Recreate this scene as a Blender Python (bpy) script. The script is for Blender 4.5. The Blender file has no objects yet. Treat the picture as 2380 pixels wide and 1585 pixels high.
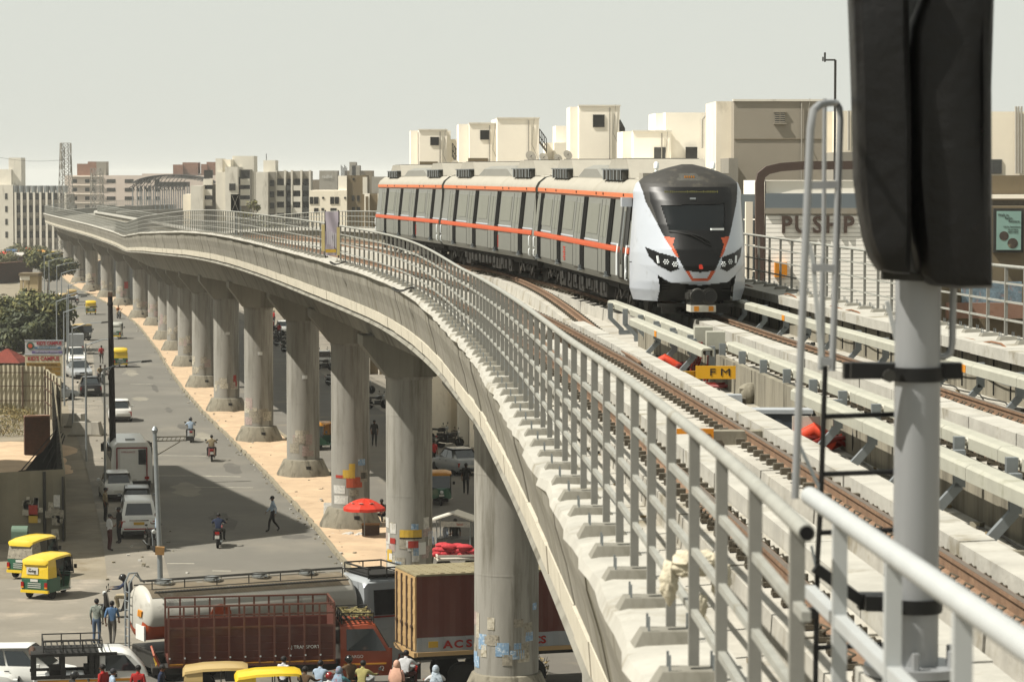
import bpy, math, random
from mathutils import Vector, Matrix
R = math.radians
rnd = random.Random(7)
S = bpy.context.scene
COL = S.collection
# ------------------------------------------------------------------ camera model (photo pixels 2380 x 1585)
F, CX, CY, HC = 6800.0, 1190.0, 792.5, 16.8
TH = math.atan((CY - 414.0) / F)
ct, st = math.cos(TH), math.sin(TH)
def ray(px, py):
    u = (px - CX) / F; v = (CY - py) / F
    return (u, ct + v * st, -st + v * ct)
def G(px, py, z=0.0):
    d = ray(px, py); t = (z - HC) / d[2]
    return (d[0] * t, d[1] * t, z)
def P(px, py, Y):
    d = ray(px, py); t = Y / d[1]
    return (d[0] * t, Y, HC + d[2] * t)
def PX(X, Y, Z):
    dz = Z - HC
    d = Y * ct - dz * st; w = Y * st + dz * ct
    return CX + F * X / d, CY - F * w / d
def XZ(px, py, Y):
    p = P(px, py, Y); return p[0], p[2]

# ------------------------------------------------------------------ materials
def lin(h):
    if isinstance(h, str):
        h = h.lstrip('#'); c = [int(h[i:i + 2], 16) / 255 for i in (0, 2, 4)]
        return tuple(x / 12.92 if x <= .04045 else ((x + .055) / 1.055) ** 2.4 for x in c)
    return h
MATS = {}
ALB = .66
BRIGHT = {'wall_cream', 'wall_cream2', 'cladding', 'wall_white', 'car_white', 'lamp_white', 'train_silver', 'wall_pink'}
def mt(name, col, rough=.8, var=.18, scale=2.0, metal=0.0, streak=None, bump=0.0, spec=.3, stain=None, emit=0, coat=0, trans=0, brick=None, stripe=None):
    if name in MATS: return MATS[name]
    m = bpy.data.materials.new(name); m.use_nodes = True
    nt = m.node_tree; b = nt.nodes['Principled BSDF']; L = nt.links.new
    c = tuple(x * (.92 if name in BRIGHT else ALB) for x in lin(col))
    b.inputs['Roughness'].default_value = rough
    b.inputs['Metallic'].default_value = metal
    b.inputs['Specular IOR Level'].default_value = spec
    if coat: b.inputs['Coat Weight'].default_value = coat; b.inputs['Coat Roughness'].default_value = .08
    if trans: b.inputs['Transmission Weight'].default_value = trans
    tc = nt.nodes.new('ShaderNodeTexCoord'); mp = nt.nodes.new('ShaderNodeMapping')
    L(tc.outputs['Object'], mp.inputs['Vector'])
    if streak: mp.inputs['Scale'].default_value = streak
    no = nt.nodes.new('ShaderNodeTexNoise'); no.inputs['Scale'].default_value = scale; no.inputs['Detail'].default_value = 6; no.inputs['Roughness'].default_value = .65
    L(mp.outputs['Vector'], no.inputs['Vector'])
    rp = nt.nodes.new('ShaderNodeValToRGB'); e = rp.color_ramp.elements
    e[0].position = .3; e[1].position = .7
    e[0].color = tuple(max(0, x * (1 - var)) for x in c) + (1,); e[1].color = tuple(min(1, x * (1 + var * .8)) for x in c) + (1,)
    L(no.outputs['Fac'], rp.inputs['Fac']); out = rp.outputs['Color']
    if brick:
        bt = nt.nodes.new('ShaderNodeTexBrick'); bt.inputs['Scale'].default_value = brick[0]
        bt.inputs['Color1'].default_value = lin(brick[1]) + (1,); bt.inputs['Color2'].default_value = lin(brick[2]) + (1,); bt.inputs['Mortar'].default_value = lin(brick[3]) + (1,)
        mb = nt.nodes.new('ShaderNodeMapping'); mb.inputs['Rotation'].default_value = (R(90), 0, 0); L(tc.outputs['Object'], mb.inputs['Vector']); L(mb.outputs['Vector'], bt.inputs['Vector'])
        mx = nt.nodes.new('ShaderNodeMixRGB'); mx.blend_type = 'MULTIPLY'; mx.inputs['Fac'].default_value = .9
        L(bt.outputs['Color'], mx.inputs['Color1']); L(rp.outputs['Color'], mx.inputs['Color2']); out = mx.outputs['Color']
    if stain:   # (colour, scale, threshold, streak)
        mp2 = nt.nodes.new('ShaderNodeMapping'); L(tc.outputs['Object'], mp2.inputs['Vector'])
        if len(stain) > 3: mp2.inputs['Scale'].default_value = stain[3]
        n2 = nt.nodes.new('ShaderNodeTexNoise'); n2.inputs['Scale'].default_value = stain[1]; n2.inputs['Detail'].default_value = 8; n2.inputs['Roughness'].default_value = .7
        L(mp2.outputs['Vector'], n2.inputs['Vector'])
        r2 = nt.nodes.new('ShaderNodeValToRGB'); r2.color_ramp.elements[0].position = stain[2]; r2.color_ramp.elements[1].position = min(1, stain[2] + .16)
        L(n2.outputs['Fac'], r2.inputs['Fac'])
        mx = nt.nodes.new('ShaderNodeMixRGB'); L(r2.outputs['Color'], mx.inputs['Fac']); L(out, mx.inputs['Color1'])
        mx.inputs['Color2'].default_value = tuple(x * ALB for x in lin(stain[0])) + (1,); out = mx.outputs['Color']
    L(out, b.inputs['Base Color'])
    if bump:
        bp = nt.nodes.new('ShaderNodeBump'); bp.inputs['Strength'].default_value = bump; bp.inputs['Distance'].default_value = .03
        n3 = nt.nodes.new('ShaderNodeTexNoise'); n3.inputs['Scale'].default_value = scale * 6; n3.inputs['Detail'].default_value = 5
        L(mp.outputs['Vector'], n3.inputs['Vector']); L(n3.outputs['Fac'], bp.inputs['Height']); L(bp.outputs['Normal'], b.inputs['Normal'])
    if emit:
        b.inputs['Emission Strength'].default_value = emit; b.inputs['Emission Color'].default_value = c + (1,)
    MATS[name] = m
    return m
def M(n): return MATS[n]

# ------------------------------------------------------------------ mesh builder
class B:
    def __init__(s): s.v = []; s.f = []; s.m = []; s.s = []
    def add(s, vs, fs, m=0, sm=False):
        o = len(s.v); s.v += [tuple(v) for v in vs]
        for f in fs: s.f.append(tuple(i + o for i in f)); s.m.append(m); s.s.append(sm)
        return s
    def box(s, c, d, m=0, rz=0, rx=0, ry=0, tap=(1, 1), off=(0, 0)):
        x, y, z = d[0] / 2, d[1] / 2, d[2] / 2
        vs = [(-x, -y, -z), (x, -y, -z), (x, y, -z), (-x, y, -z)] + [(a * tap[0] + off[0], b_ * tap[1] + off[1], z) for a, b_ in ((-x, -y), (x, -y), (x, y), (-x, y))]
        if rz or rx or ry:
            q = Matrix.Rotation(rz, 3, 'Z') @ Matrix.Rotation(ry, 3, 'Y') @ Matrix.Rotation(rx, 3, 'X'); vs = [q @ Vector(v) for v in vs]
        vs = [(v[0] + c[0], v[1] + c[1], v[2] + c[2]) for v in vs]
        return s.add(vs, [(3, 2, 1, 0), (4, 5, 6, 7), (0, 1, 5, 4), (1, 2, 6, 5), (2, 3, 7, 6), (3, 0, 4, 7)], m)
    def bb(s, a, b, m=0):
        return s.box([(a[i] + b[i]) / 2 for i in range(3)], [abs(b[i] - a[i]) for i in range(3)], m)
    def bar(s, a, b, w, h, m=0):
        a, b = Vector(a), Vector(b); t = (b - a)
        if t.length < 1e-6: return s
        t.normalize(); up = Vector((0, 0, 1)) if abs(t.z) < .95 else Vector((0, 1, 0))
        r = t.cross(up).normalized(); u = r.cross(t)
        vs = []
        for p in (a, b):
            for i, j in ((-1, -1), (1, -1), (1, 1), (-1, 1)): vs.append(p + r * (i * w / 2) + u * (j * h / 2))
        return s.add(vs, [(0, 1, 2, 3), (7, 6, 5, 4), (4, 5, 1, 0), (5, 6, 2, 1), (6, 7, 3, 2), (7, 4, 0, 3)], m)
    def tube(s, pts, r, n=8, m=0, caps=True, sm=True):
        pts = [Vector(p) for p in pts]; k = len(pts); rr = r if isinstance(r, (list, tuple)) else [r] * k
        vs = []; pu = None
        for i, p in enumerate(pts):
            t = (pts[min(i + 1, k - 1)] - pts[max(i - 1, 0)]).normalized()
            if pu is None: pu = Vector((0, 0, 1)) if abs(t.z) < .9 else Vector((0, 1, 0))
            a = t.cross(pu)
            if a.length < 1e-5: a = t.cross(Vector((1, 0, 0)))
            a.normalize(); u = a.cross(t); pu = u
            for j in range(n):
                q = 2 * math.pi * j / n; vs.append(p + a * (math.cos(q) * rr[i]) + u * (math.sin(q) * rr[i]))
        fs = [(i * n + j, i * n + (j + 1) % n, (i + 1) * n + (j + 1) % n, (i + 1) * n + j) for i in range(k - 1) for j in range(n)]
        s.add(vs, fs, m, sm)
        if caps: s.add(vs[:n], [tuple(range(n))[::-1]], m); s.add(vs[-n:], [tuple(range(n))], m)
        return s
    def lathe(s, prof, n=16, c=(0, 0, 0), m=0, ax='z', sm=True, sc=(1, 1)):
        vs = []
        for r, z in prof:
            for j in range(n):
                q = 2 * math.pi * j / n; a, b_ = r * math.cos(q) * sc[0], r * math.sin(q) * sc[1]
                v = (a, b_, z) if ax == 'z' else ((z, a, b_) if ax == 'x' else (b_, z, a))
                vs.append((v[0] + c[0], v[1] + c[1], v[2] + c[2]))
        k = len(prof)
        fs = [(i * n + j, i * n + (j + 1) % n, (i + 1) * n + (j + 1) % n, (i + 1) * n + j) for i in range(k - 1) for j in range(n)]
        s.add(vs, fs, m, sm)
        if prof[0][0] > 1e-4: s.add(vs[:n], [tuple(range(n))[::-1]], m)
        if prof[-1][0] > 1e-4: s.add(vs[-n:], [tuple(range(n))], m)
        return s
    def prism(s, poly, a, b, ax='y', m=0, sm=False):
        def mk(p, t): return (p[0], t, p[1]) if ax == 'y' else ((t, p[0], p[1]) if ax == 'x' else (p[0], p[1], t))
        n = len(poly); vs = [mk(p, a) for p in poly] + [mk(p, b) for p in poly]
        s.add(vs, [(i, (i + 1) % n, (i + 1) % n + n, i + n) for i in range(n)], m, sm)
        return s.add(vs, [tuple(range(n))[::-1], tuple(range(n, 2 * n))], m)
    def loft(s, secs, m=0, sm=False, caps=True, closed=True):
        n = len(secs[0]); vs = [v for q in secs for v in q]; e = n if closed else n - 1
        fs = [(i * n + j, i * n + (j + 1) % n, (i + 1) * n + (j + 1) % n, (i + 1) * n + j) for i in range(len(secs) - 1) for j in range(e)]
        s.add(vs, fs, m, sm)
        if caps and closed: s.add(secs[0], [tuple(range(n))[::-1]], m); s.add(secs[-1], [tuple(range(n))], m)
        return s
    def poly(s, vs, m=0): return s.add(vs, [tuple(range(len(vs)))], m)
    def ball(s, c, r, m=0, n=10, k=6, sc=(1, 1, 1)):
        vs = []
        for i in range(1, k):
            p = math.pi * i / k
            for j in range(n):
                q = 2 * math.pi * j / n; vs.append((c[0] + r * sc[0] * math.sin(p) * math.cos(q), c[1] + r * sc[1] * math.sin(p) * math.sin(q), c[2] + r * sc[2] * math.cos(p)))
        fs = [(i * n + j, (i + 1) * n + j, (i + 1) * n + (j + 1) % n, i * n + (j + 1) % n) for i in range(k - 2) for j in range(n)]
        t, b_ = len(vs), len(vs) + 1; vs += [(c[0], c[1], c[2] + r * sc[2]), (c[0], c[1], c[2] - r * sc[2])]
        fs += [(t, j, (j + 1) % n) for j in range(n)] + [(b_, (k - 2) * n + (j + 1) % n, (k - 2) * n + j) for j in range(n)]
        return s.add(vs, fs, m, True)
    def build(s, name, mats, parent=None, loc=None, rz=0, fix=True):
        me = bpy.data.meshes.new(name); me.from_pydata(s.v, [], s.f)
        if not isinstance(mats, (list, tuple)): mats = [mats]
        for q in mats: me.materials.append(M(q) if isinstance(q, str) else q)
        me.polygons.foreach_set('material_index', s.m); me.polygons.foreach_set('use_smooth', s.s)
        if fix and s.f:
            import bmesh
            bm = bmesh.new(); bm.from_mesh(me)
            bmesh.ops.remove_doubles(bm, verts=bm.verts, dist=1e-5) if len(s.v) < 60000 else None
            bmesh.ops.recalc_face_normals(bm, faces=bm.faces); bm.to_mesh(me); bm.free()
        if any(s.s): me.set_sharp_from_angle(angle=R(42))
        me.update()
        o = bpy.data.objects.new(name, me); COL.objects.link(o)
        if parent: o.parent = parent
        if loc: o.location = loc
        if rz: o.rotation_euler[2] = rz
        return o
def tag(o, label=None, cat=None, group=None, kind=None):
    if label: o['label'] = label
    if cat: o['category'] = cat
    if group: o['group'] = group
    if kind: o['kind'] = kind
    return o
def thing(name, label, cat, loc=(0, 0, 0), head=0, group=None):
    o = bpy.data.objects.new(name, None); COL.objects.link(o); o.empty_display_size = .2
    o.location = loc; o.rotation_euler[2] = -R(head)
    return tag(o, label, cat, group)
KIDS = {}
def copy_tree(o, parent=None, label=None):
    c = o.copy(); COL.objects.link(c); c.parent = parent
    if label: c['label'] = label
    for ch in list(o.children): copy_tree(ch, c)
    return c
def link_copy(o, parent, loc=None, rz=None):
    c = o.copy(); COL.objects.link(c); c.parent = parent
    if loc is not None: c.location = loc
    if rz is not None: c.rotation_euler[2] = rz
    return c
FONT = None
def text(name, s, size, mat, parent, loc, rot=(R(90), 0, 0), ext=.01, sx=1.0, align='CENTER', bold=0.0):
    cu = bpy.data.curves.new(name, 'FONT'); cu.body = s; cu.size = size; cu.extrude = ext; cu.align_x = align; cu.align_y = 'CENTER'; cu.offset = bold
    cu.materials.append(M(mat)); cu.resolution_u = 3
    t = bpy.data.objects.new(name, cu); COL.objects.link(t)
    dg = bpy.context.evaluated_depsgraph_get(); me = bpy.data.meshes.new_from_object(t.evaluated_get(dg))
    bpy.data.objects.remove(t)
    o = bpy.data.objects.new(name, me); COL.objects.link(o); o.parent = parent; o.location = loc; o.rotation_euler = rot; o.scale = (sx, 1, 1)
    return o

# palette
mt('concrete', '#89867b', .9, .2, .9, streak=(1, 1, .25), bump=.2, stain=('#5d594d', .55, .5, (1.2, 1.2, .1)))
mt('concrete_panel', '#8d897d', .9, .2, .8, streak=(1.6, 1.6, .2), bump=.2, stain=('#67624f', .9, .5, (2.4, 2.4, .1)))
mt('concrete_light', '#b3b0a6', .9, .18, 1.6, bump=.3, stain=('#827a66', 1.1, .54))
mt('concrete_pier', '#9a978e', .9, .2, .7, streak=(1.2, 1.2, .25), bump=.25, stain=('#6b675b', 1.0, .5, (1.8, 1.8, .14)))
mt('concrete_dark', '#8b8575', .95, .25, 1.5, streak=(1, 1, .3), bump=.3, stain=('#4a4539', 1.1, .5, (1.5, 1.5, .2)))
mt('dusty_slab', '#b5b1a6', .95, .2, 1.4, bump=.3, stain=('#857c67', .8, .53))
mt('railing_paint', '#9c9c94', .6, .14, 5, stain=('#7a7058', 3, .58))
mt('railing_white', '#b6b9b8', .45, .06, 5)
mt('pipe_end', '#0c0c0c', .9, .1)
mt('steel', '#8d9190', .4, .15, 5, metal=.75)
mt('galv', '#9aa0a2', .45, .12, 6, metal=.55)
mt('dark_steel', '#3b3a36', .6, .25, 4, metal=.3)
mt('black', '#131312', .5, .2, 4)
mt('rubber', '#191816', .85, .2, 6)
mt('rust_rail', '#80654f', .85, .3, 6, stain=('#9c7d60', 4, .56))
mt('rail_head', '#7a6a58', .4, .15, 4, metal=.6)
mt('clip', '#5c5547', .8, .3, 9)
mt('cover_frp', '#abaa9c', .7, .12, 2, stain=('#8a8977', 2, .57))
mt('insul', '#d6d2c4', .4, .05)
mt('orange_label', '#d98a14', .6, .1)
mt('yellow_sign', '#d9a012', .5, .08)
mt('orange_cable', '#82583a', .7, .2, 5)
mt('red_orange', '#cf3f1d', .6, .15, 6)
mt('asphalt', '#757168', .95, .13, .25, bump=.15, stain=('#8b8576', .18, .54))
mt('sand', '#bfa688', .98, .2, .6, bump=.5, stain=('#96795a', 1.6, .6))
mt('earth', '#8a816f', .98, .25, .35, bump=.4, stain=('#776b55', .5, .52))
mt('dust_road', '#837d71', .96, .17, .25, bump=.25, stain=('#a3998a', .3, .52))
mt('kerb', '#8d8571', .95, .2, 2, bump=.3, stain=('#5d5748', 2, .58))
mt('paint_line', '#c4bfae', .8, .2, 3)
mt('post_shaded', '#8a8982', .6, .14, 5, stain=('#6d675a', 3, .58))  # railing paint darkened for posts, shade on their faces put into the colour
mt('fascia', '#c9c2b0', .9, .12, 1.6, bump=.2, stain=('#a39b86', 1.1, .58))
# ------------------------------------------------------------------ camera, sky, sun
cd = bpy.data.cameras.new('camera'); cam = bpy.data.objects.new('camera', cd); COL.objects.link(cam)
cd.sensor_width = 36; cd.lens = 36 * F / 2380; cd.clip_start = .3; cd.clip_end = 20000
cam.location = (0, 0, HC); cam.rotation_euler = (R(90) - TH, 0, 0); S.camera = cam
cd.dof.use_dof = True; cd.dof.focus_distance = 78; cd.dof.aperture_fstop = 6.5
SUN_EL, SUN_AZ = 54.0, 17.0          # azimuth: degrees towards the camera from due left
sv = Vector((-math.cos(R(SUN_AZ)) * math.cos(R(SUN_EL)), -math.sin(R(SUN_AZ)) * math.cos(R(SUN_EL)), math.sin(R(SUN_EL))))
sd = bpy.data.lights.new('sun', 'SUN'); so = bpy.data.objects.new('sun', sd); COL.objects.link(so)
sd.energy = 5.0; sd.angle = R(.55); sd.color = (1, .955, .865)
so.rotation_euler = (-sv).to_track_quat('-Z', 'Y').to_euler(); so.location = sv * 300
W = bpy.data.worlds.new('World'); S.world = W; W.use_nodes = True
nt = W.node_tree; bg = nt.nodes['Background']
sky = nt.nodes.new('ShaderNodeTexSky'); sky.sky_type = 'NISHITA'; sky.sun_disc = False
sky.sun_elevation = R(SUN_EL); sky.sun_rotation = math.atan2(sv.x, sv.y); sky.air_density = 1.0; sky.dust_density = 1.0; sky.ozone_density = 1.0; sky.altitude = 50
hs = nt.nodes.new('ShaderNodeHueSaturation'); hs.inputs['Saturation'].default_value = .32
tn = nt.nodes.new('ShaderNodeMixRGB'); tn.blend_type = 'MULTIPLY'; tn.inputs['Fac'].default_value = 1; tn.inputs['Color2'].default_value = (.985, 1.0, .965, 1)
hz = nt.nodes.new('ShaderNodeMixRGB'); hz.inputs['Fac'].default_value = .8; hz.inputs['Color2'].default_value = (8.3, 8.38, 7.9, 1)
nt.links.new(sky.outputs[0], hs.inputs['Color']); nt.links.new(hs.outputs[0], hz.inputs['Color1']); nt.links.new(hz.outputs[0], tn.inputs['Color1']); nt.links.new(tn.outputs[0], bg.inputs['Color'])
bg.inputs['Strength'].default_value = .05
S.view_settings.view_transform = 'Standard'; S.view_settings.look = 'None'; S.view_settings.exposure = .9; S.view_settings.gamma = 1
S.cycles.max_bounces = 5; S.cycles.diffuse_bounces = 3; S.cycles.glossy_bounces = 2; S.cycles.transmission_bounces = 3; S.cycles.transparent_max_bounces = 6
S.cycles.use_denoising = True

# ------------------------------------------------------------------ viaduct alignment, fitted to the photograph
AK = [(-5, 5.5), (0, 5.47), (10.5, 5.37), (21, 5.1), (32, 4.7), (42, 4.3), (57, 3.6), (73, 2.45), (93, .2), (116, -3.7), (140, -7.6), (164, -11.9), (186, -16.0), (210, -20.5), (234, -24.7), (260, -28.9), (284, -32.6), (303, -35.8), (332, -40.6), (350, -44.0), (385, -51.0), (411, -56.6), (435, -62.2), (467, -69), (509, -77), (545, -82), (580, -85), (620, -86.5), (660, -85.5), (700, -82), (760, -73), (820, -61)]
def interp(K, x):
    if x <= K[0][0]: return K[0][1]
    if x >= K[-1][0]: return K[-1][1]
    for i in range(len(K) - 1):
        if K[i][0] <= x <= K[i + 1][0]:
            t = (x - K[i][0]) / (K[i + 1][0] - K[i][0]); return K[i][1] * (1 - t) + K[i + 1][1] * t
def smooth(K, w, lo, hi, st=2.0, keep=0):
    o = []; x = lo
    while x <= hi:
        ww = w if x > keep else max(1.5, w * .5); a = b_ = 0
        for k in range(-6, 7):
            g = math.exp(-(k / 3) ** 2); xx = min(max(x + k * ww / 3, lo), hi); a += g * interp(K, xx); b_ += g
        o.append((x, a / b_)); x += st
    return o
XC = smooth(AK, 9, -5, 820, 2.0, 60)
def xc(Y): 
    t = (Y + 5) / 2; i = min(max(int(t), 0), len(XC) - 2); f = t - i; return XC[i][1] * (1 - f) + XC[i + 1][1] * f
def nrm(Y):
    s_ = (xc(Y + 1.5) - xc(Y - 1.5)) / 3; n = math.hypot(1, s_); return 1 / n, -s_ / n
RO = -4.3
TOP = [(92, 476), (145, 486), (212, 499), (265, 511), (293, 518), (332, 504), (383, 496), (434, 490), (485, 488.5), (536, 491), (599, 498), (627, 502), (686, 509), (755, 519), (790, 525), (835, 533), (894, 544), (954, 560), (1004, 583), (1055, 615), (1106, 643), (1132, 655), (1183, 687), (1234, 721), (1285, 762), (1336, 799), (1387, 833), (1400, 838), (1502, 914), (1604, 995), (1706, 1080), (1748, 1115), (1882, 1220)]
ZT = []
y_ = 9.0
while y_ <= 560:
    nx, ny = nrm(y_); X = xc(y_) + RO * nx; Y = y_ + RO * ny; z = 14.5
    for _ in range(4):
        px, py = PX(X, Y, z); pv = interp(TOP, px); z = P(px, pv, Y)[2]
    ZT.append((y_, z)); y_ += 3
ZT = [q for q in ZT if q[0] > 10.4 and q[0] < 525]
ZT = [(-5, ZT[0][1] + .02)] + ZT + [(560, ZT[-1][1] - .1), (820, ZT[-1][1] - .3)]
ZS = smooth(ZT, 4, -5, 820, 2.0, 30)
RH, CO = 1.3, .9                      # railing height, coping above slab
def zt(Y): 
    t = (Y + 5) / 2; i = min(max(int(t), 0), len(ZS) - 2); f = t - i; return ZS[i][1] * (1 - f) + ZS[i + 1][1] * f
ZB = smooth([(q[0], q[1] - RH - CO) for q in ZS], 14, -5, 820, 2.0)
def zs(Y):
    t = (Y + 5) / 2; i = min(max(int(t), 0), len(ZB) - 2); f = t - i; return ZB[i][1] * (1 - f) + ZB[i + 1][1] * f
def dk(Y, o, z, left=False):
    nx, ny = nrm(Y)
    return (xc(Y) + o * nx, Y + o * ny, (zt(Y) - RH - CO if left else zs(Y) + .04 * o) + z)
def stations(a, b, st): 
    n = max(1, int(round((b - a) / st))); return [a + (b - a) * i / n for i in range(n + 1)]
def far_step(a, b):
    o = [a]; 
    while o[-1] < b: o.append(min(b, o[-1] + (1.5 if o[-1] < 60 else 3 if o[-1] < 200 else 5)))
    return o
def sweep(bd, prof, ys, m=0, left=False, caps=True, closed=True):
    return bd.loft([[dk(Y, o, z, left) for o, z in prof] for Y in ys], m, False, caps, closed)
Y0, Y1 = 3.0, 800.0
YS = far_step(Y0, Y1)

# deck: one thing with parts
via = thing('viaduct_deck', 'long curving concrete viaduct deck carrying the metro tracks above the street', 'viaduct')
b = B(); sweep(b, [(-4.25, -.66), (-2.5, -.95), (-1.85, -2.3), (1.85, -2.3), (2.5, -.95), (4.7, -.64), (4.7, -.06), (-3.86, -.06)], YS); b.build('box_girder', 'concrete', via)
b = B(); sweep(b, [(-3.9, -.05), (4.5, -.05), (4.5, 0), (-3.9, 0)], far_step(Y0, 420)); b.build('deck_floor', 'dusty_slab', via)
def segs(bd, prof, a, b_, L, gap, left, jit=0.0):
    y = a
    while y < b_:
        e = min(y + L, b_); ys = stations(y + gap, e - gap, 1.3 if y < 120 else 3)
        j = rnd.uniform(-jit, jit)
        sweep(bd, [(o + j, z + j * .5) for o, z in prof], ys, 0, left); y = e
b = B(); segs(b, [(-4.48, .82), (-4.43, .42), (-4.32, .05), (-4.24, -.34), (-3.84, -.34), (-3.92, .05), (-4.1, .82)], Y0, 560, 2.5, .012, True, .012)
sweep(b, [(-4.48, .82), (-4.32, .05), (-4.24, -.34), (-3.84, -.34), (-4.1, .82)], far_step(560, Y1), 0, True); b.build('parapet_panel', 'concrete_panel', via)
b = B(); segs(b, [(-4.275, -.343), (-4.25, -.66), (-3.9, -.68), (-3.9, -.343)], Y0, 560, 2.5, .015, True, .01); b.build('fascia_band', 'fascia', via)
# coping with a rough hand-cast roll
def coping(name, outer, inner, sgn, za, left, a, b_):
    bd = B(); ys = [y for y in stations(a, 70, .7)] + [y for y in far_step(70, b_)][1:]
    secs = []
    for Y in ys:
        w1, w2 = (rnd.uniform(-.035, .03), rnd.uniform(-.025, .02)) if Y < 330 else (0, 0)
        pr = [(outer + sgn * .02, za - .15), (outer - sgn * .03 + w1, za - .1), (outer + w1, za - .02 + w2), (outer + sgn * .1, za + w2), (inner, za), (inner, za - .15)]
        secs.append([dk(Y, o, z, left) for o, z in pr])
    bd.loft(secs, 0, True); return bd.build(name, 'concrete_light', via)
coping('coping', -4.55, -4.0, 1, CO, True, Y0, Y1)
# right side
RC = .95
b = B(); sweep(b, [(4.45, 0), (4.45, RC - .2), (4.62, RC - .2), (4.7, -.64), (4.5, -.64)], far_step(20, 600)); b.build('right_parapet_wall', 'concrete_dark', via)
b = B(); segs(b, [(4.2, RC - .2), (4.2, RC), (5.25, RC), (5.25, RC - .2)], 20, 140, 2.6, .012, False, .006)
sweep(b, [(4.2, RC - .2), (4.2, RC), (5.0, RC), (5.0, RC - .2)], far_step(140, 600)); b.build('right_coping', 'concrete_light', via)
b = B()
y = 22.0
while y < 95:
    p, q = dk(y, 4.435, .05), dk(y, 4.435, RC - .25); b.bar(p, q, .025, .02); y += 1.35
b.build('wall_joint', 'dark_steel', via)['kind'] = 'stuff'
for k, (o, z) in enumerate(((4.40, .92), (4.38, .84), (4.41, .78))):
    b = B(); pts = [dk(y, o, z + .05 * math.sin(y * .9 + k) + .04 * math.sin(y * 2.3 + 2 * k)) for y in stations(24, 96, .8)]
    b.tube(pts, .018, 6); b.build('wall_cable', 'orange_cable', via)
b = B(); pts = [dk(y, 4.38, .42 - .1 * abs(math.sin(y * .8))) for y in stations(24, 80, .5)]; b.tube(pts, .014, 5); b.build('sagging_wire', 'galv', via)
b = B(); pts = [dk(y, 4.2 + .06 * math.sin(y * 3), .06) for y in stations(28, 60, .5)]; b.tube(pts, .014, 5)
for q in range(40):
    yy = rnd.uniform(26, 75); b.box(dk(yy, rnd.uniform(3.6, 4.3), .04), [rnd.uniform(.05, .2)] * 3, 0, rnd.random() * 3)
b.build('floor_rubble', 'dark_steel', via, fix=True)['kind'] = 'stuff'

# piers -------------------------------------------------------------
PY = [23, 46, 69, 93, 116, 140, 164, 186, 210, 234, 260, 284, 303, 332, 350, 385, 411, 435, 467, 509, 545]
PL = {93: 'thick concrete pier in front of the container truck, nearest in view', 116: 'pier pasted with posters and a yellow notice behind the truck cab',
      140: 'pier standing behind the red umbrella, with torn bills near its foot', 164: 'pier with a grimy lower band, next behind the red umbrella pier',
      186: 'pier with a small round pier number plate, on a broad flared foot', 210: 'pier marked with a red scrawl low on its lit side',
      234: 'seventh pier from the container truck, plain and dusty', 260: 'pier with dark stains low down, left of the plain dusty one',
      284: 'slim looking pier with a coloured bill above its foot', 303: 'slim looking pier left of the one with the coloured bill', 332: 'pier beside the orange clad motorcyclist',
      350: 'far pier with whitewash patches just left of the motorcyclist pier', 385: 'far pier with red paint smear beside the dark pole top', 411: 'far pier with peeling base behind the dark pole',
      435: 'far pier with rough crumbling foot beside the small autos', 467: 'far pier, second from the last one visible at the bend', 509: 'farthest pier in view where the viaduct bends', 545: 'pier hidden past the bend of the viaduct'}
PIER = {}
pi_ = 0
PPX = {93: 1177, 116: 950, 140: 813, 164: 703, 186: 600, 210: 525, 234: 472, 260: 436, 284: 409, 303: 387, 332: 362, 350: 326, 385: 285, 411: 249, 435: 213, 467: 185, 509: 159}
for Y in PY:
    x0 = xc(Y); x0 += max(-.7, min(.7, (PPX[Y] - 1190) * Y / F - x0)) if Y in PPX else 0; z0 = zs(Y) - 2.3; nx, ny = nrm(Y); hd = math.degrees(math.atan2(-ny, nx)) * -1
    a = math.degrees(math.atan2(ny, nx))
    t = thing('viaduct_pier', PL.get(Y, 'concrete viaduct pier under the near end of the deck, nearest the camera (%s)' % Y if 0 else 'viaduct pier hidden under the near deck'), 'pier', (x0, Y, 0), -a, 'piers under the viaduct')
    rp = 1.03 if Y < 100 else .92
    b = B(); b.lathe([(rp, .9), (rp, z0 - 1.75), (rp + .03, z0 - 1.74), (rp + .03, z0 - 1.6)], 40)
    for zz in (4.2, 7.4):
        if zz < z0 - 2: b.lathe([(rp + .004, zz), (rp + .006, zz + .03), (rp + .004, zz + .06)], 40)
    b.build('shaft', 'concrete_pier', t)
    b = B(); b.lathe([(1.5, -.1), (1.5, .22), (1.12, 1.02), (rp + .01, 1.05)], 32); b.box((.15, -1.28, .62), (.26, .1, .22), 1); b.build('pedestal', ['concrete_dark', 'black'], t)
    b = B()
    for s_ in (0,):
        pr = [(-.95, z0 - 1.62), (.95, z0 - 1.62), (1.95, z0 - .35), (1.95, z0 + .02), (-1.95, z0 + .02), (-1.95, z0 - .35)]
        b.prism(pr, -.95, .95, 'y')
    b.build('pier_cap', 'concrete', t)
    b = B()
    for sx in (-1, 1): b.bb((sx * 1.5 - .25, -.5, z0 + .0), (sx * 1.5 + .25, .5, z0 + .12))
    PIER[Y] = (t, rp)
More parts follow.
